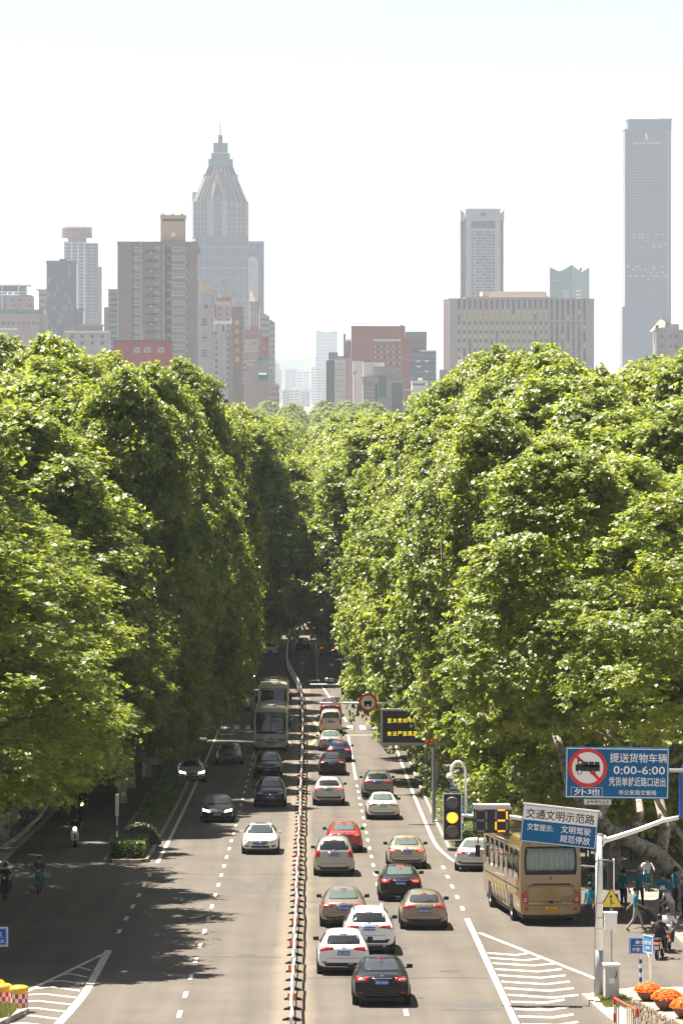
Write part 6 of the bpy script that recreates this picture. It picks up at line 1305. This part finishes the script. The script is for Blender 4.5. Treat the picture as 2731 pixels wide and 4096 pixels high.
# red and white safety fence panel
fp0, fp1 = Vector((9.22, 121.2)), Vector((9.62, 117.6)); fe = empty('safety_fence', (fp0.x, fp0.y, gz(fp0.y)), label='small grey safety fence with a red top rail at the bottom edge', cat='fence'); fo = Vector(fe.location)
def fpt(t, h): p = fp0.lerp(fp1, t); return Vector((p.x, p.y, gz(p.y) + .12 + h)) - fo
MB().tube([fpt(0, 1.0), fpt(1, 1.0)], .035, 6).build('top_rail', mat('fence_red', (.6, .09, .05), .5), fe); MB().tube([fpt(0, .12), fpt(1, .12)], .025, 6).build('bottom_rail', M_GREYP, fe)
for k in range(13): MB().tube([fpt(k / 12, .1), fpt(k / 12, 1.0)], .016, 5).build('picket', mat('picket_brown', (.2, .17, .15), .5), fe)
for t in (0, 1):
    for h in range(4): MB().tube([fpt(t, h * .27), fpt(t, h * .27 + .26)], .04, 8).build('post_band', M_SRD if h % 2 else M_SWH, fe)
bd = fpt(.42, .55); MB().box(tuple(bd + Vector((-.03, -.02, 0))), (.02, .9, .6), rz=math.atan2((fp1 - fp0).y, (fp1 - fp0).x) + math.pi / 2).build('notice_board', M_SWH, fe)
# small blue direction signs
q = Sign('direction_sign', 'blue sign with two lines of white characters on a blue and white post', 2560, 3782, 134.5); q.rect('panel', 2511, 2610, 3747, 3818, M_SBL2, 0, .12); q.frame(2511, 2610, 3747, 3818, 3, M_SWH, -.062); q.frame(2517, 2604, 3752, 3813, 1.6, M_LWH, -.064)
q.text('秦淮区', 2567, 3768, 58, 15, M_LWH, -.068); q.rect('rule', 2528, 2596, 3781, 3782.4, M_LWH, -.066, .006); q.text('交警二大队', 2566, 3797, 82, 14, M_LWH, -.068)
zg = gz(134.5) + .13 - q.root.location.z
for k in range(7): z0 = zg + k * (-.3 - zg) / 7; MB().tube([(0, 0, z0), (0, 0, z0 + (-.3 - zg) / 7)], .05, 10).build('post_band', M_SBL2 if k % 2 else M_SWH, q.root)
q = Sign('angled_direction_sign', 'pale blue sign turned almost edge-on on a tapered white post', 2592, 3783, 133.4, yaw=R(-58)); q.rect('panel', 2560, 2624, 3742, 3812, mat('sign_pale_blue', (.10, .32, .62), .5), 0, .05); q.frame(2560, 2624, 3742, 3812, 3, M_SWH, -.03); q.text('交警二大队', 2592, 3772, 46, 12, M_LWH, -.032); q.text('秦淮', 2592, 3792, 26, 11, M_LWH, -.032)
zg = gz(133.4) + .13 - q.root.location.z; MB().tube([(0, .06, zg), (0, .06, -.45), (0, .06, -.22)], [.05, .055, .1], 12).build('post', M_WHITE, q.root, True)
q = Sign('direction_sign', 'blue sign cut by the picture edge above the yellow crash barrels', -16, 3746, 138); q.rect('panel', -66, 34, 3707, 3785, M_SBL2, 0, .12); q.frame(-66, 34, 3707, 3785, 3, M_SWH, -.062); q.frame(-60, 28, 3712, 3780, 1.6, M_LWH, -.064); q.text('秦淮区', -18, 3735, 56, 14, M_LWH, -.068); q.rect('rule', -50, 16, 3747, 3748.4, M_LWH, -.066, .006); q.text('交警二大队', -20, 3764, 82, 14, M_LWH, -.068)
zg = gz(138) - q.root.location.z; MB().tube([(0, 0, zg), (0, 0, -.3)], .05, 10).build('post', M_WHITE, q.root)
# crash barrels and verge on the left
M_BAR = mat('barrel_yellow', (.72, .42, .03), .45, var=.12, scale=4)
for px, py, Y, lb in ((78, 4046, 127.7, 'yellow crash barrel with red and white checks at the kerb corner'), (12, 4040, 128.3, 'yellow crash barrel cut by the picture edge')):
    o = empty('crash_barrel', (wx(px, Y), Y, gz(Y)), label=lb, cat='barrel', group='yellow crash barrels')
    MB().lathe([(.0, .0), (.29, .0), (.30, .04), (.285, .1), (.28, .64), (.30, .66), (.31, .72), (.29, .8), (.22, .83), (.0, .83)], 26).build('body', M_BAR, o, True)
    for j in range(3):
        for i in range(16):
            t0, t1 = 2 * math.pi * i / 16, 2 * math.pi * (i + 1) / 16; z0 = .16 + j * .145; rr = .288
            MB().add([(rr * math.cos(t0), rr * math.sin(t0), z0), (rr * math.cos(t1), rr * math.sin(t1), z0), (rr * math.cos(t1), rr * math.sin(t1), z0 + .145), (rr * math.cos(t0), rr * math.sin(t0), z0 + .145)], [(0, 1, 2, 3)]).build('check_panel', M_SRD if (i + j) % 2 else M_SWH, o)
vs_ = [(-8.95, 127.2), (-9.35, 124.5), (-9.9, 121), (-10.8, 114), (-16, 114), (-16, 127.4)]; n = len(vs_)
vg = MB().add([(a, b_, gz(b_) - .05) for a, b_ in vs_] + [(a, b_, gz(b_) + .15) for a, b_ in vs_], [tuple(range(n, 2 * n))] + [(i, (i + 1) % n, (i + 1) % n + n, i + n) for i in range(n)]).build('verge', mat('verge_paving', (.36, .30, .23), .9, var=.25, scale=4, bump=.2)); fix_normals(vg.data); prop(vg, 'raised grassy verge with a stone kerb at the bottom corner', kind='structure')
kerb_run(vg, [(-8.98, 127.1), (-9.38, 124.5), (-9.93, 121), (-10.8, 114.2)], .04)
grass('grass', 'bright tufts of grass on the verge below the crash barrels', -11.2, -9.3, 124.4, 127.1, 5200, 6, .26)
yb = shrub_ball(8, 500, .28, .07, leaf_mat('yellow_petal', (.8, .45, .01), (.9, .6, .02), .3, .6), 'blossoms'); yf = empty('yellow_flower_clump', (wx(-6, 130), 130.0, gz(130) + .55), label='clump of yellow flowers at the picture edge above the barrels', cat='flowers'); ob('blossoms', yb, yf); MB().tube([(0, 0, -.55), (0, 0, .1)], .05, 6).build('stem', MATS['twig_mass'], yf)
# LED board
Yl = 225.0; lb_ = Sign('led_message_board', 'black LED board with yellow and red characters half hidden by leaves', 1650, 2910, Yl, 'display'); lb_.rect('frame', 1522, 1782, 2836, 2982, M_GREYP, .12, .3); lb_.rect('screen', 1530, 1776, 2844, 2970, M_LED, -.04, .03)
for i, c in enumerate('坚决贯彻中央决策部署'): lb_.text(c, 1557 + i * 20.6, 2882, 16, 17, M_LEDY, -.062)
for i, c in enumerate('依法严惩黑恶势力犯罪'): lb_.text(c, 1557 + i * 20.6, 2934, 17, 18, M_LEDY, -.062)
for i, c in enumerate('南京交警'): lb_.text(c, 1706 + i * 17, 2962, 14, 14, M_LEDR, -.062)
zl = gz(Yl) - lb_.root.location.z; MB().tube([(1.2, .5, zl), (1.2, .5, .9)], .12, 10).build('post', M_GREYP, lb_.root); MB().box((0.6, .4, 0), (1.6, .25, .12)).build('bracket', M_GREYP, lb_.root)
# camera arms further up
def cam_arm(Y, px0, px1, py, label, cams):
    o = empty('camera_gantry', (8.0, Y, gz(Y)), label=label, cat='gantry'); oo = Vector(o.location); z = wz(py, Y); 
    MB().tube([(0, 0, 0), (0, 0, z - gz(Y) + .3)], [.13, .1], 10).build('pole', M_WHITE, o, True); MB().tube([(0, 0, z - gz(Y)), Vector((wx(px0, Y), Y, z)) - oo], [.08, .055], 10).build('arm', M_WHITE, o, True)
    for px, h in cams:
        p = Vector((wx(px, Y), Y, z)) - oo
        MB().tube([p, p + Vector((0, 0, h))], .02, 6).build('stalk', M_GREYP, o); MB().box(tuple(p + Vector((0, -.05, h + .06))), (.2, .42, .18)).build('camera_body', M_WHITE, o, bevel=.03); MB().box(tuple(p + Vector((.34, 0, h))), (.34, .1, .22)).build('lamp_panel', M_CAB, o)
    return o
cam_arm(252, 1277, 1560, 2812, 'white camera arm carrying the red-ringed round sign', [(1328, .28)]); cam_arm(275, 1240, 1420, 2738, 'white camera arm just beyond the one with the round sign', [(1306, .3)])
rd = Sign('round_ban_sign', 'round white sign with a red ring hung on the camera arm', 1471, 2810, 251.8); rd.disc('panel', 1471, 2810, 30, M_SWH, 0, .02); rd.disc('ring', 1471, 2810, 37, M_SRD, -.015, .02, 28); rd.rect('symbol', 1456, 1486, 2804, 2818, M_LBK, -.02, .01); rd.disc('symbol', 1462, 2822, 5, M_LBK, -.02, .01); rd.disc('symbol', 1480, 2822, 5, M_LBK, -.02, .01)
rd.rect('bracket', 1468, 1474, 2796, 2824, M_GREYP, .05, .06)
dg = Sign('distance_sign', 'blue lane sign reading 50m half covered by leaves', 1440, 2710, 275.3); dg.rect('panel', 1364, 1516, 2634, 2787, M_SBL, 0, .05); dg.frame(1366, 1514, 2636, 2785, 1.6, M_SWH, -.03); dg.rect('rule', 1366, 1514, 2742, 2744, M_SWH, -.03, .01); dg.rect('rule', 1396, 1398, 2640, 2740, M_SWH, -.03, .01); dg.text('50m', 1407, 2765, 58, 17, M_LWH, -.035); dg.text('卫工', 1381, 2712, 26, 14, M_LWH, -.035); dg.text('科苑', 1418, 2712, 34, 14, M_LWH, -.035); dg.rect('bracket', 1430, 1436, 2700, 2790, M_GREYP, .06, .06)
# post with round signs at the island tip
Yr = 204.0; st_ = Sign('parking_sign_post', 'striped post with a no-stopping sign and round blue car and bicycle signs', 1850, 3230, Yr)
zg = gz(Yr) - st_.root.location.z
for k in range(12): z0 = zg + k * .34; MB().tube([(0, .06, z0), (0, .06, z0 + .34)], .04, 8).build('post_band', M_SBL2 if k % 2 else M_SWH, st_.root)
st_.rect('white_panel', 1806, 1836, 3078, 3122, M_SWH, 0, .02); st_.disc('ban_disc', 1821, 3101, 17, M_SBL2, -.015, .01); st_.disc('ban_ring', 1821, 3101, 18, M_SRD, -.022, .01, 14)
for r_ in (45, -45): MB().box((0, 0, 0), (.36, .008, .045)).build('ban_slash', M_SRD, st_.root, loc=(st_.at(1821, 3101)[0], -.026, st_.at(1821, 3101)[1]), rot=(0, R(r_), 0))
st_.rect('notice', 1796, 1846, 3123, 3165, M_SBL, 0, .02); st_.text('路段禁停', 1821, 3135, 42, 12, M_LWH, -.016); st_.text('违者清拖', 1821, 3151, 42, 12, M_LWH, -.016); st_.rect('arm', 1818, 1852, 3128, 3132, M_GREYP, .04, .03)
st_.disc('car_disc', 1856, 3173, 29, mat('sign_cyan', (.01, .27, .50), .45), -.01, .02); st_.rect('car_symbol', 1838, 1874, 3166, 3180, M_LWH, -.026, .008); st_.rect('car_symbol', 1844, 1868, 3156, 3167, M_LWH, -.027, .008)
st_.disc('bicycle_disc', 1863, 3230, 29, MATS['sign_cyan'], -.01, .02); st_.disc('bicycle_symbol', 1852, 3234, 8, M_LWH, -.026, .008, 6); st_.disc('bicycle_symbol', 1874, 3234, 8, M_LWH, -.026, .008, 6); st_.rect('bicycle_symbol', 1854, 1872, 3224, 3227, M_LWH, -.026, .008)
q = Sign('edge_on_sign', 'grey signpost with a narrow upright plate on the planted island', 469, 3290, 197.5); zg = gz(197.5) - q.root.location.z; MB().tube([(0, 0, zg), (0, 0, 1.4)], .035, 8).build('post', M_GREYP, q.root); q.rect('plate', 463, 475, 3176, 3262, M_CAB, -.05, .5)
for k in range(4): MB().tube([(0, 0, zg + .5 + k * .3), (0, 0, zg + .8 + k * .3)], .045, 8).build('post_band', M_SBL2 if k % 2 else M_SWH, q.root)

# ------------------------------------------------------------------ people
SKIN = mat('skin', (.42, .25, .17), .6); HAIR = mat('hair_black', (.012, .01, .01), .6); SHOE = mat('shoe', (.03, .03, .03), .6); C_TEAL = mat('shirt_teal', (.008, .20, .30), .8); C_WHT = mat('shirt_white', (.6, .6, .62), .8); C_BLK = mat('cloth_black', (.02, .02, .024), .85); C_NVY = mat('trousers_navy', (.02, .025, .04), .85); C_BEI = mat('trousers_beige', (.33, .29, .24), .85); C_BRN = mat('cloth_brown', (.09, .055, .05), .85)
hand_me = MB().box((0, 0, -.05), (.03, .075, .09))
for i, (yy, l) in enumerate(((-.03, .06), (-.01, .075), (.01, .08), (.03, .07))): hand_me.tube([(0, yy, -.09), (.006, yy, -.09 - l * .55), (.02, yy, -.09 - l)], [.009, .0085, .006], 5)
hand_me.tube([(0, .035, -.03), (.01, .06, -.06), (.02, .065, -.09)], [.011, .01, .007], 5); hand_me = hand_me.mesh('hand', SKIN, True)
hair_me = MB().lathe([(.0, .135), (.06, .12), (.098, .065), (.108, .0), (.10, -.06), (.085, -.075)], 14).mesh('hair', HAIR, True)
nose_me = MB().add([(-.014, 0, 0), (.014, 0, 0), (0, .03, -.005), (0, -.002, .045)], [(0, 1, 2), (1, 3, 2), (3, 0, 2)]).mesh('nose', SKIN)
def person(loc, rz, label, shirt, pants, pose='stand', hat=None, group=None, s=1.0, seed=0, sleeves='short'):
    rp = random.Random(seed); J = {}
    J['pel'] = (0, 0, .93); J['spi'] = (0, .01, 1.14); J['che'] = (0, .0, 1.34); J['nec'] = (0, .01, 1.47); J['hd0'] = (0, .02, 1.555); J['hd1'] = (0, .025, 1.66)
    for sd, x in (('l', -1), ('r', 1)):
        J['sh' + sd] = (x * .175, 0, 1.40); J['el' + sd] = (x * .23, -.03, 1.13); J['wr' + sd] = (x * .24, .07, .90); J['hip' + sd] = (x * .09, 0, .9); J['kn' + sd] = (x * .10, .02, .50); J['an' + sd] = (x * .105, -.02, .09); J['to' + sd] = (x * .12, .14, .04)
    if pose == 'walk':
        J['knl'] = (-.09, .22, .53); J['anl'] = (-.09, .30, .12); J['tol'] = (-.1, .45, .06); J['knr'] = (.09, -.08, .50); J['anr'] = (.09, -.36, .15); J['tor'] = (.1, -.24, .04); J['wrl'] = (-.22, -.22, .93); J['wrr'] = (.22, .25, 1.0); J['elr'] = (.22, .02, 1.13)
    if pose == 'talk': J['elr'] = (.24, .06, 1.15); J['wrr'] = (.18, .30, 1.16); J['knl'] = (-.12, .03, .5); J['anl'] = (-.16, 0, .09); J['tol'] = (-.2, .14, .04)
    if pose == 'bend':
        J['che'] = (0, .22, 1.26); J['spi'] = (0, .10, 1.10); J['nec'] = (0, .33, 1.34); J['hd0'] = (0, .40, 1.40); J['hd1'] = (0, .46, 1.49)
        for sd, x in (('l', -1), ('r', 1)): J['sh' + sd] = (x * .175, .25, 1.29); J['el' + sd] = (x * .22, .34, 1.04); J['wr' + sd] = (x * .2, .52, .92)
    if pose == 'ride':
        dz = -.16; J['pel'] = (0, -.12, .80); J['spi'] = (0, -.11, 1.0); J['che'] = (0, -.06, 1.20); J['nec'] = (0, -.03, 1.33); J['hd0'] = (0, -.01, 1.415); J['hd1'] = (0, 0, 1.52)
        for sd, x in (('l', -1), ('r', 1)):
            J['sh' + sd] = (x * .18, -.05, 1.26); J['el' + sd] = (x * .30, .10, 1.05); J['wr' + sd] = (x * .29, .34, 1.03); J['hip' + sd] = (x * .10, -.10, .79); J['kn' + sd] = (x * .20, .30, .72); J['an' + sd] = (x * .16, .30, .34); J['to' + sd] = (x * .17, .44, .30)
    if pose == 'pillion':
        for k_ in ('pel', 'spi', 'che', 'nec', 'hd0', 'hd1'): a = J[k_]; J[k_] = (a[0], a[1] - .1, a[2] - .08)
        for sd, x in (('l', -1), ('r', 1)): J['sh' + sd] = (x * .17, -.08, 1.31); J['el' + sd] = (x * .25, .06, 1.1); J['wr' + sd] = (x * .2, .22, 1.08); J['hip' + sd] = (x * .10, -.1, .84); J['kn' + sd] = (x * .24, .24, .74); J['an' + sd] = (x * .26, .15, .36); J['to' + sd] = (x * .27, .28, .32)
    RD = dict(pel=.135, spi=.125, che=.15, nec=.055, hd0=.088, hd1=.085, sh=.07, el=.045, wr=.033, hip=.095, kn=.062, an=.045, to=.035)
    names = list(J); idx = {n_: i for i, n_ in enumerate(names)}
    E = [('pel', 'spi'), ('spi', 'che'), ('che', 'nec'), ('nec', 'hd0'), ('hd0', 'hd1')]
    for sd in 'lr': E += [('che', 'sh' + sd), ('sh' + sd, 'el' + sd), ('el' + sd, 'wr' + sd), ('pel', 'hip' + sd), ('hip' + sd, 'kn' + sd), ('kn' + sd, 'an' + sd), ('an' + sd, 'to' + sd)]
    me = bpy.data.meshes.new('body'); me.from_pydata([J[n_] for n_ in names], [(idx[a], idx[b_]) for a, b_ in E], [])
    o = bpy.data.objects.new('tmp', me); sk = o.modifiers.new('k', 'SKIN'); sk.use_smooth_shade = True
    for n_, i in idx.items():
        key = n_ if n_ in RD else n_[:-1]; r = RD[key]; me.skin_vertices[0].data[i].radius = (r, r * (.8 if key in ('pel', 'spi', 'che') else 1)); me.skin_vertices[0].data[i].use_root = (n_ == 'pel')
    sb_ = o.modifiers.new('s', 'SUBSURF'); sb_.levels = 1; sb_.render_levels = 1
    ev = evaluate(o)
    ev.materials.clear()
    for m in (shirt, pants, SKIN, SHOE): ev.materials.append(m)
    seg = {('pel', 'spi'): 0, ('spi', 'che'): 0, ('che', 'nec'): 0, ('nec', 'hd0'): 2, ('hd0', 'hd1'): 2}
    for sd in 'lr': seg.update({('che', 'sh' + sd): 0, ('sh' + sd, 'el' + sd): 0, ('el' + sd, 'wr' + sd): 2 if sleeves == 'short' else 0, ('pel', 'hip' + sd): 1, ('hip' + sd, 'kn' + sd): 1, ('kn' + sd, 'an' + sd): 1, ('an' + sd, 'to' + sd): 3})
    SG = [(Vector(J[a]), Vector(J[b_]), m) for (a, b_), m in seg.items()]
    for p in ev.polygons:
        c = p.center; best = 9; bm_ = 0
        for a, b_, m in SG:
            t = max(0, min(1, (c - a).dot(b_ - a) / (b_ - a).length_squared)); d_ = (c - (a + (b_ - a) * t)).length
            if d_ < best: best, bm_ = d_, m
        if bm_ == 1 and c.z > J['pel'][2] + .0: bm_ = 0
        p.material_index = bm_; p.use_smooth = True
    t = empty('person', loc, (0, 0, rz), label, 'person', group); t.scale = (s, s, s); ob('body', ev, t)
    h = (Vector(J['hd0']) + Vector(J['hd1'])) / 2
    hr = ob('hair', hair_me, t, h + Vector((0, -.018, .035)))
    if hat: MB().lathe([(.0, .15), (.08, .14), (.112, .07), (.115, .03), (.18, .015), (.18, .0), (.1, .0)], 16, tuple(h + Vector((0, 0, .02)))).build('hat', hat, t, True)
    ob('nose', nose_me, t, h + Vector((0, .082, -.02)))
    for x in (-1, 1): MB().lathe([(0, .006), (.011, .003), (.012, 0)], 8, tuple(h + Vector((x * .032, .08, .012))), axis='y').build('eye', M_LBK, t); MB().box(tuple(h + Vector((x * .09, -.005, -.005))), (.02, .035, .05)).build('ear', SKIN, t, bevel=.008)
    MB().box(tuple(h + Vector((0, .078, -.06))), (.045, .012, .01)).build('mouth', mat('lip', (.3, .12, .1), .6), t)
    for sd in 'lr': d_ = (Vector(J['wr' + sd]) - Vector(J['el' + sd])).normalized(); ho_ = ob('hand', hand_me, t, J['wr' + sd]); ho_.rotation_euler = d_.to_track_quat('-Z', 'Y').to_euler()
    return t
def ppl(px, py, rz, label, shirt, pants, pose='stand', hat=None, s=1.0, zo=0.0, sleeves='short'):
    p = on_ground(px, py); return person(p + Vector((0, 0, zo + (.12 if p.x > 14.1 else 0))), rz, label, shirt, pants, pose, hat, 'people on the shady side', s, int(px), sleeves)
ppl(2358, 3706, 2.4, 'person in a teal shirt standing close to the coach rear corner', C_TEAL, C_NVY)
ppl(2368, 3640, 1.2, 'person in a teal shirt half hidden behind another beside the coach', C_TEAL, C_NVY)
ppl(2492, 3648, -.8, 'person in a teal shirt carrying a white bag under the arm', C_TEAL, C_NVY, 'stand', None, 1.03)
ppl(2556, 3640, 3.0, 'person in a teal shirt and pale hat facing the camera', C_TEAL, C_BLK, 'talk', mat('hat_straw', (.4, .35, .25), .8), 1.03)
ppl(2540, 3728, -1.5, 'person in a teal shirt and beige trousers striding across', C_TEAL, C_BEI, 'walk', None, 1.02)
ppl(2648, 3672, 2.6, 'person in a teal shirt facing the group by the tree trunk', C_TEAL, C_NVY, 'talk'); ppl(2672, 3684, 1.7, 'person in a teal shirt with arms folded beside the tree trunk', C_TEAL, C_BEI, 'talk'); ppl(2698, 3660, -1.2, 'taller person in a teal shirt and dark cap at the picture edge', C_TEAL, C_BLK, 'stand', C_BLK, 1.06)
ppl(2688, 3716, 1.9, 'person in a white shirt and white cap bending forward', C_WHT, C_BEI, 'bend', C_WHT); ppl(2350, 3446, .3, 'person in black far behind the coach under the trees', C_BLK, C_BLK); ppl(2532, 3456, .2, 'person in dark clothes standing far back among the trunks', C_BLK, C_NVY); ppl(2736, 3690, 2.2, 'person with a bright blue bag cut by the picture edge', C_TEAL, C_NVY)
# scooters
def scooter(p, rz, label, col, lit=None, tail=False):
    t = empty('motor_scooter', p, (math.atan(slope(p.y)) * math.cos(rz), 0, rz), label, 'scooter', 'scooters')
    for y, nm in ((.62, 'wheel'), (-.6, 'wheel')): w = MB().lathe([(.13, -.045), (.22, -.05), (.245, 0), (.22, .05), (.13, .045)], 18, axis='x').build(nm, M_TYRE, t, True, loc=(0, y, .245)); MB().lathe([(.0, .03), (.13, .04), (.13, -.04), (0, -.03)], 12, axis='x').build('rim', M_GREYP, w)
    MB().prism([(-.18, .32), (.18, .32), (.22, .62), (.16, .95), (-.16, .95), (-.22, .62)], .42, .52).build('front_shield', col, t, bevel=.03)
    MB().box((0, .08, .33), (.3, .62, .07)).build('footboard', M_BLK, t, bevel=.02); MB().box((0, -.45, .52), (.28, .7, .34), taper=.85).build('rear_body', col, t, bevel=.06); MB().box((0, -.42, .74), (.27, .66, .1), taper=.9).build('seat', M_BLK, t, bevel=.04)
    MB().tube([(0, .62, .26), (0, .5, .7), (0, .42, 1.0)], .035, 8).build('steering_column', M_BLK, t); MB().tube([(-.34, .33, 1.02), (-.15, .42, 1.03), (.15, .42, 1.03), (.34, .33, 1.02)], .018, 6).build('handlebar', M_BLK, t)
    MB().box((0, .47, 1.0), (.26, .14, .16)).build('lamp_housing', col, t, bevel=.04); MB().lathe([(0, .02), (.075, .01), (.08, -.02)], 14, (0, .55, .98), axis='y').build('headlight', lit or M_LAMP, t)
    for s in (-1, 1): MB().tube([(s * .25, .38, 1.03), (s * .33, .38, 1.22)], .008, 5).lathe([(0, .0), (.055, .0), (.05, .02)], 10, (s * .34, .38, 1.25), axis='y').build('mirror', M_CHR, t)
    MB().box((0, -.82, .62), (.2, .05, .07)).build('tail_light', M_BRAKE if tail else M_TAIL, t); MB().box((0, -.84, .46), (.2, .015, .13)).build('number_plate', M_SWH, t); MB().prism([(-.07, .4), (.07, .4), (.06, .46), (-.06, .46)], .45, .8).build('mudguard', col, t, bevel=.01)
    return t
P_SC = {'w': paint('scooter_white', (.55, .55, .56)), 'r': paint('scooter_red', (.30, .02, .02)), 'g': paint('scooter_teal', (.02, .12, .12)), 'k': PAINT['black']}
M_SLIT = mat('scooter_lamp_lit', (.9, .85, .7), .2, emit=9, ecol=(1, .9, .7)); M_SLIT2 = mat('scooter_lamp_amber', (.9, .6, .2), .2, emit=8, ecol=(1, .62, .2))
def ride(px, py, rz, lab_s, lab_p, col, shirt, pants, lit=None, tail=False, pil=None, hat=None, sleeves='long'):
    p = on_ground(px, py); scooter(p, rz, lab_s, P_SC[col], lit, tail); person(p, rz, lab_p, shirt, pants, 'ride', hat, 'scooter riders', 1.0, int(px), sleeves)
    if pil: q = Vector((0, -.34, .04)); q.rotate(Euler((0, 0, rz))); person(p + q, rz, pil[0], pil[1], C_NVY, 'pillion', pil[2], 'scooter riders', .95, int(px) + 1)
PI = math.pi
ride(330, 3284, PI, 'scooter with an amber headlight farthest up the cycle lane', 'rider in black on the farthest scooter', 'k', C_BLK, C_BLK, M_SLIT2)
ride(303, 3388, PI, 'pale scooter with a bright white headlight in the cycle lane', 'rider in black on the pale scooter', 'w', C_BLK, C_BLK, M_SLIT)
ride(158, 3570, PI, 'teal scooter with a chrome front coming down the cycle lane', 'rider in a dark jacket on the teal scooter', 'g', C_BRN, C_BLK, pil=None)
ride(22, 3600, PI, 'dark scooter nearest the picture edge in the cycle lane', 'rider in black on the scooter nearest the picture edge', 'k', C_BLK, C_BRN, pil=('passenger in white with a white hood behind the rider in black', C_WHT, C_WHT), sleeves='short')
ride(2636, 3834, -.25, 'red-lit scooter seen from behind beside the blue direction sign', 'rider in a black shirt seen from behind on the scooter', 'k', C_BLK, C_NVY, tail=True, sleeves='short')
ride(2668, 3804, -.2, 'scooter with a silver top box just ahead of the black-shirted rider', 'rider in a white shirt seen from behind beside the black-shirted one', 'r', C_WHT, C_NVY, tail=True, sleeves='short')
ride(2586, 3572, PI, 'scooter with a blue shield coming through the shade', 'rider in a white top behind the blue scooter shield', 'g', C_WHT, C_NVY, sleeves='short')
p = on_ground(2668, 3804); MB_ = MB().box((0, 0, 0), (.42, .36, .28)); q = Vector((0, -.72, .92)); q.rotate(Euler((0, 0, -.2))); tb = MB_.build('top_box', M_CAB, None, bevel=.03, loc=p + q, rot=(0, 0, -.2)); prop(tb, 'silver storage box on the tail of the white-shirted rider scooter', 'box')
# parked bicycles
whl = MB().lathe([(.31, -.012), (.335, -.015), (.345, 0), (.335, .015), (.31, .012), (.31, -.012)], 26, axis='x')
for k in range(8): whl.tube([(0, 0, 0), (0, .315 * math.cos(k * .785), .315 * math.sin(k * .785))], .004, 3)
whl = whl.mesh('wheel', M_TYRE)
def bicycle(X, Y, rz, label, col):
    t = empty('bicycle', (X, Y, gz(Y) + .12), (0, .08, rz), label, 'bicycle', 'bicycles parked on the pavement')
    for y in (-.5, .5): ob('wheel', whl, t, (0, y, .345))
    MB().tube([(0, -.5, .345), (0, -.05, .32), (0, .38, .8), (0, -.15, .78), (0, -.05, .32)], .018, 6).tube([(0, -.5, .345), (0, -.15, .78), (0, -.18, .92)], .014, 6).build('frame', col, t); MB().tube([(0, .5, .345), (0, .38, .82), (0, .36, 1.0)], .018, 6).build('fork', col, t)
    MB().tube([(-.28, .26, 1.02), (-.1, .36, 1.03), (.1, .36, 1.03), (.28, .26, 1.02)], .013, 6).build('handlebar', M_CHR, t); MB().box((0, -.2, .95), (.17, .26, .06), taper=.7).build('saddle', M_BLK, t, bevel=.02)
    MB().lathe([(.09, -.005), (.09, .005)], 16, (.03, -.05, .32), axis='x').build('chain_ring', M_GREYP, t); MB().box((0, .62, .8), (.32, .24, .22)).build('basket', M_GREYP, t)
BC = [paint('bike_orange', (.5, .12, .02)), paint('bike_blue', (.02, .2, .42)), paint('bike_black', (.02, .02, .02)), paint('bike_green', (.03, .25, .2))]
for i, (X, Y, c, lb) in enumerate([(-15.8, 213, 0, 'orange bicycle parked nearest the whitewashed trunk'), (-15.7, 214.3, 2, 'black bicycle parked second along the pavement edge'), (-15.8, 209.5, 1, 'blue bicycle parked at the near end of the row'), (-15.9, 211, 3, 'green bicycle leaning in the shade by the kerb'), (-15.9, 222, 1, 'pale blue bicycle farther along the pavement'), (-15.7, 224, 0, 'orange bicycle at the far end of the parked row')]):
    bicycle(X, Y, 1.2 + .3 * math.sin(i * 2.1), lb, BC[c])
# ------------------------------------------------------------------ haze
hz_me = MB().box((0, 6400, 199), (8000, 13600, 402)).mesh('haze')
hm = bpy.data.materials.new('haze_air'); hm.use_nodes = True; hn = hm.node_tree.nodes; hn.clear()
pv = hn.new('ShaderNodeVolumePrincipled'); pv.inputs['Density'].default_value = 0.00006; pv.inputs['Color'].default_value = (.76, .865, 1.0, 1); pv.inputs['Anisotropy'].default_value = 0.2
ho = hn.new('ShaderNodeOutputMaterial'); hm.node_tree.links.new(pv.outputs[0], ho.inputs['Volume']); hz_me.materials.append(hm)
prop(ob('haze', hz_me), 'pale summer haze over the city', 'haze', kind='stuff')
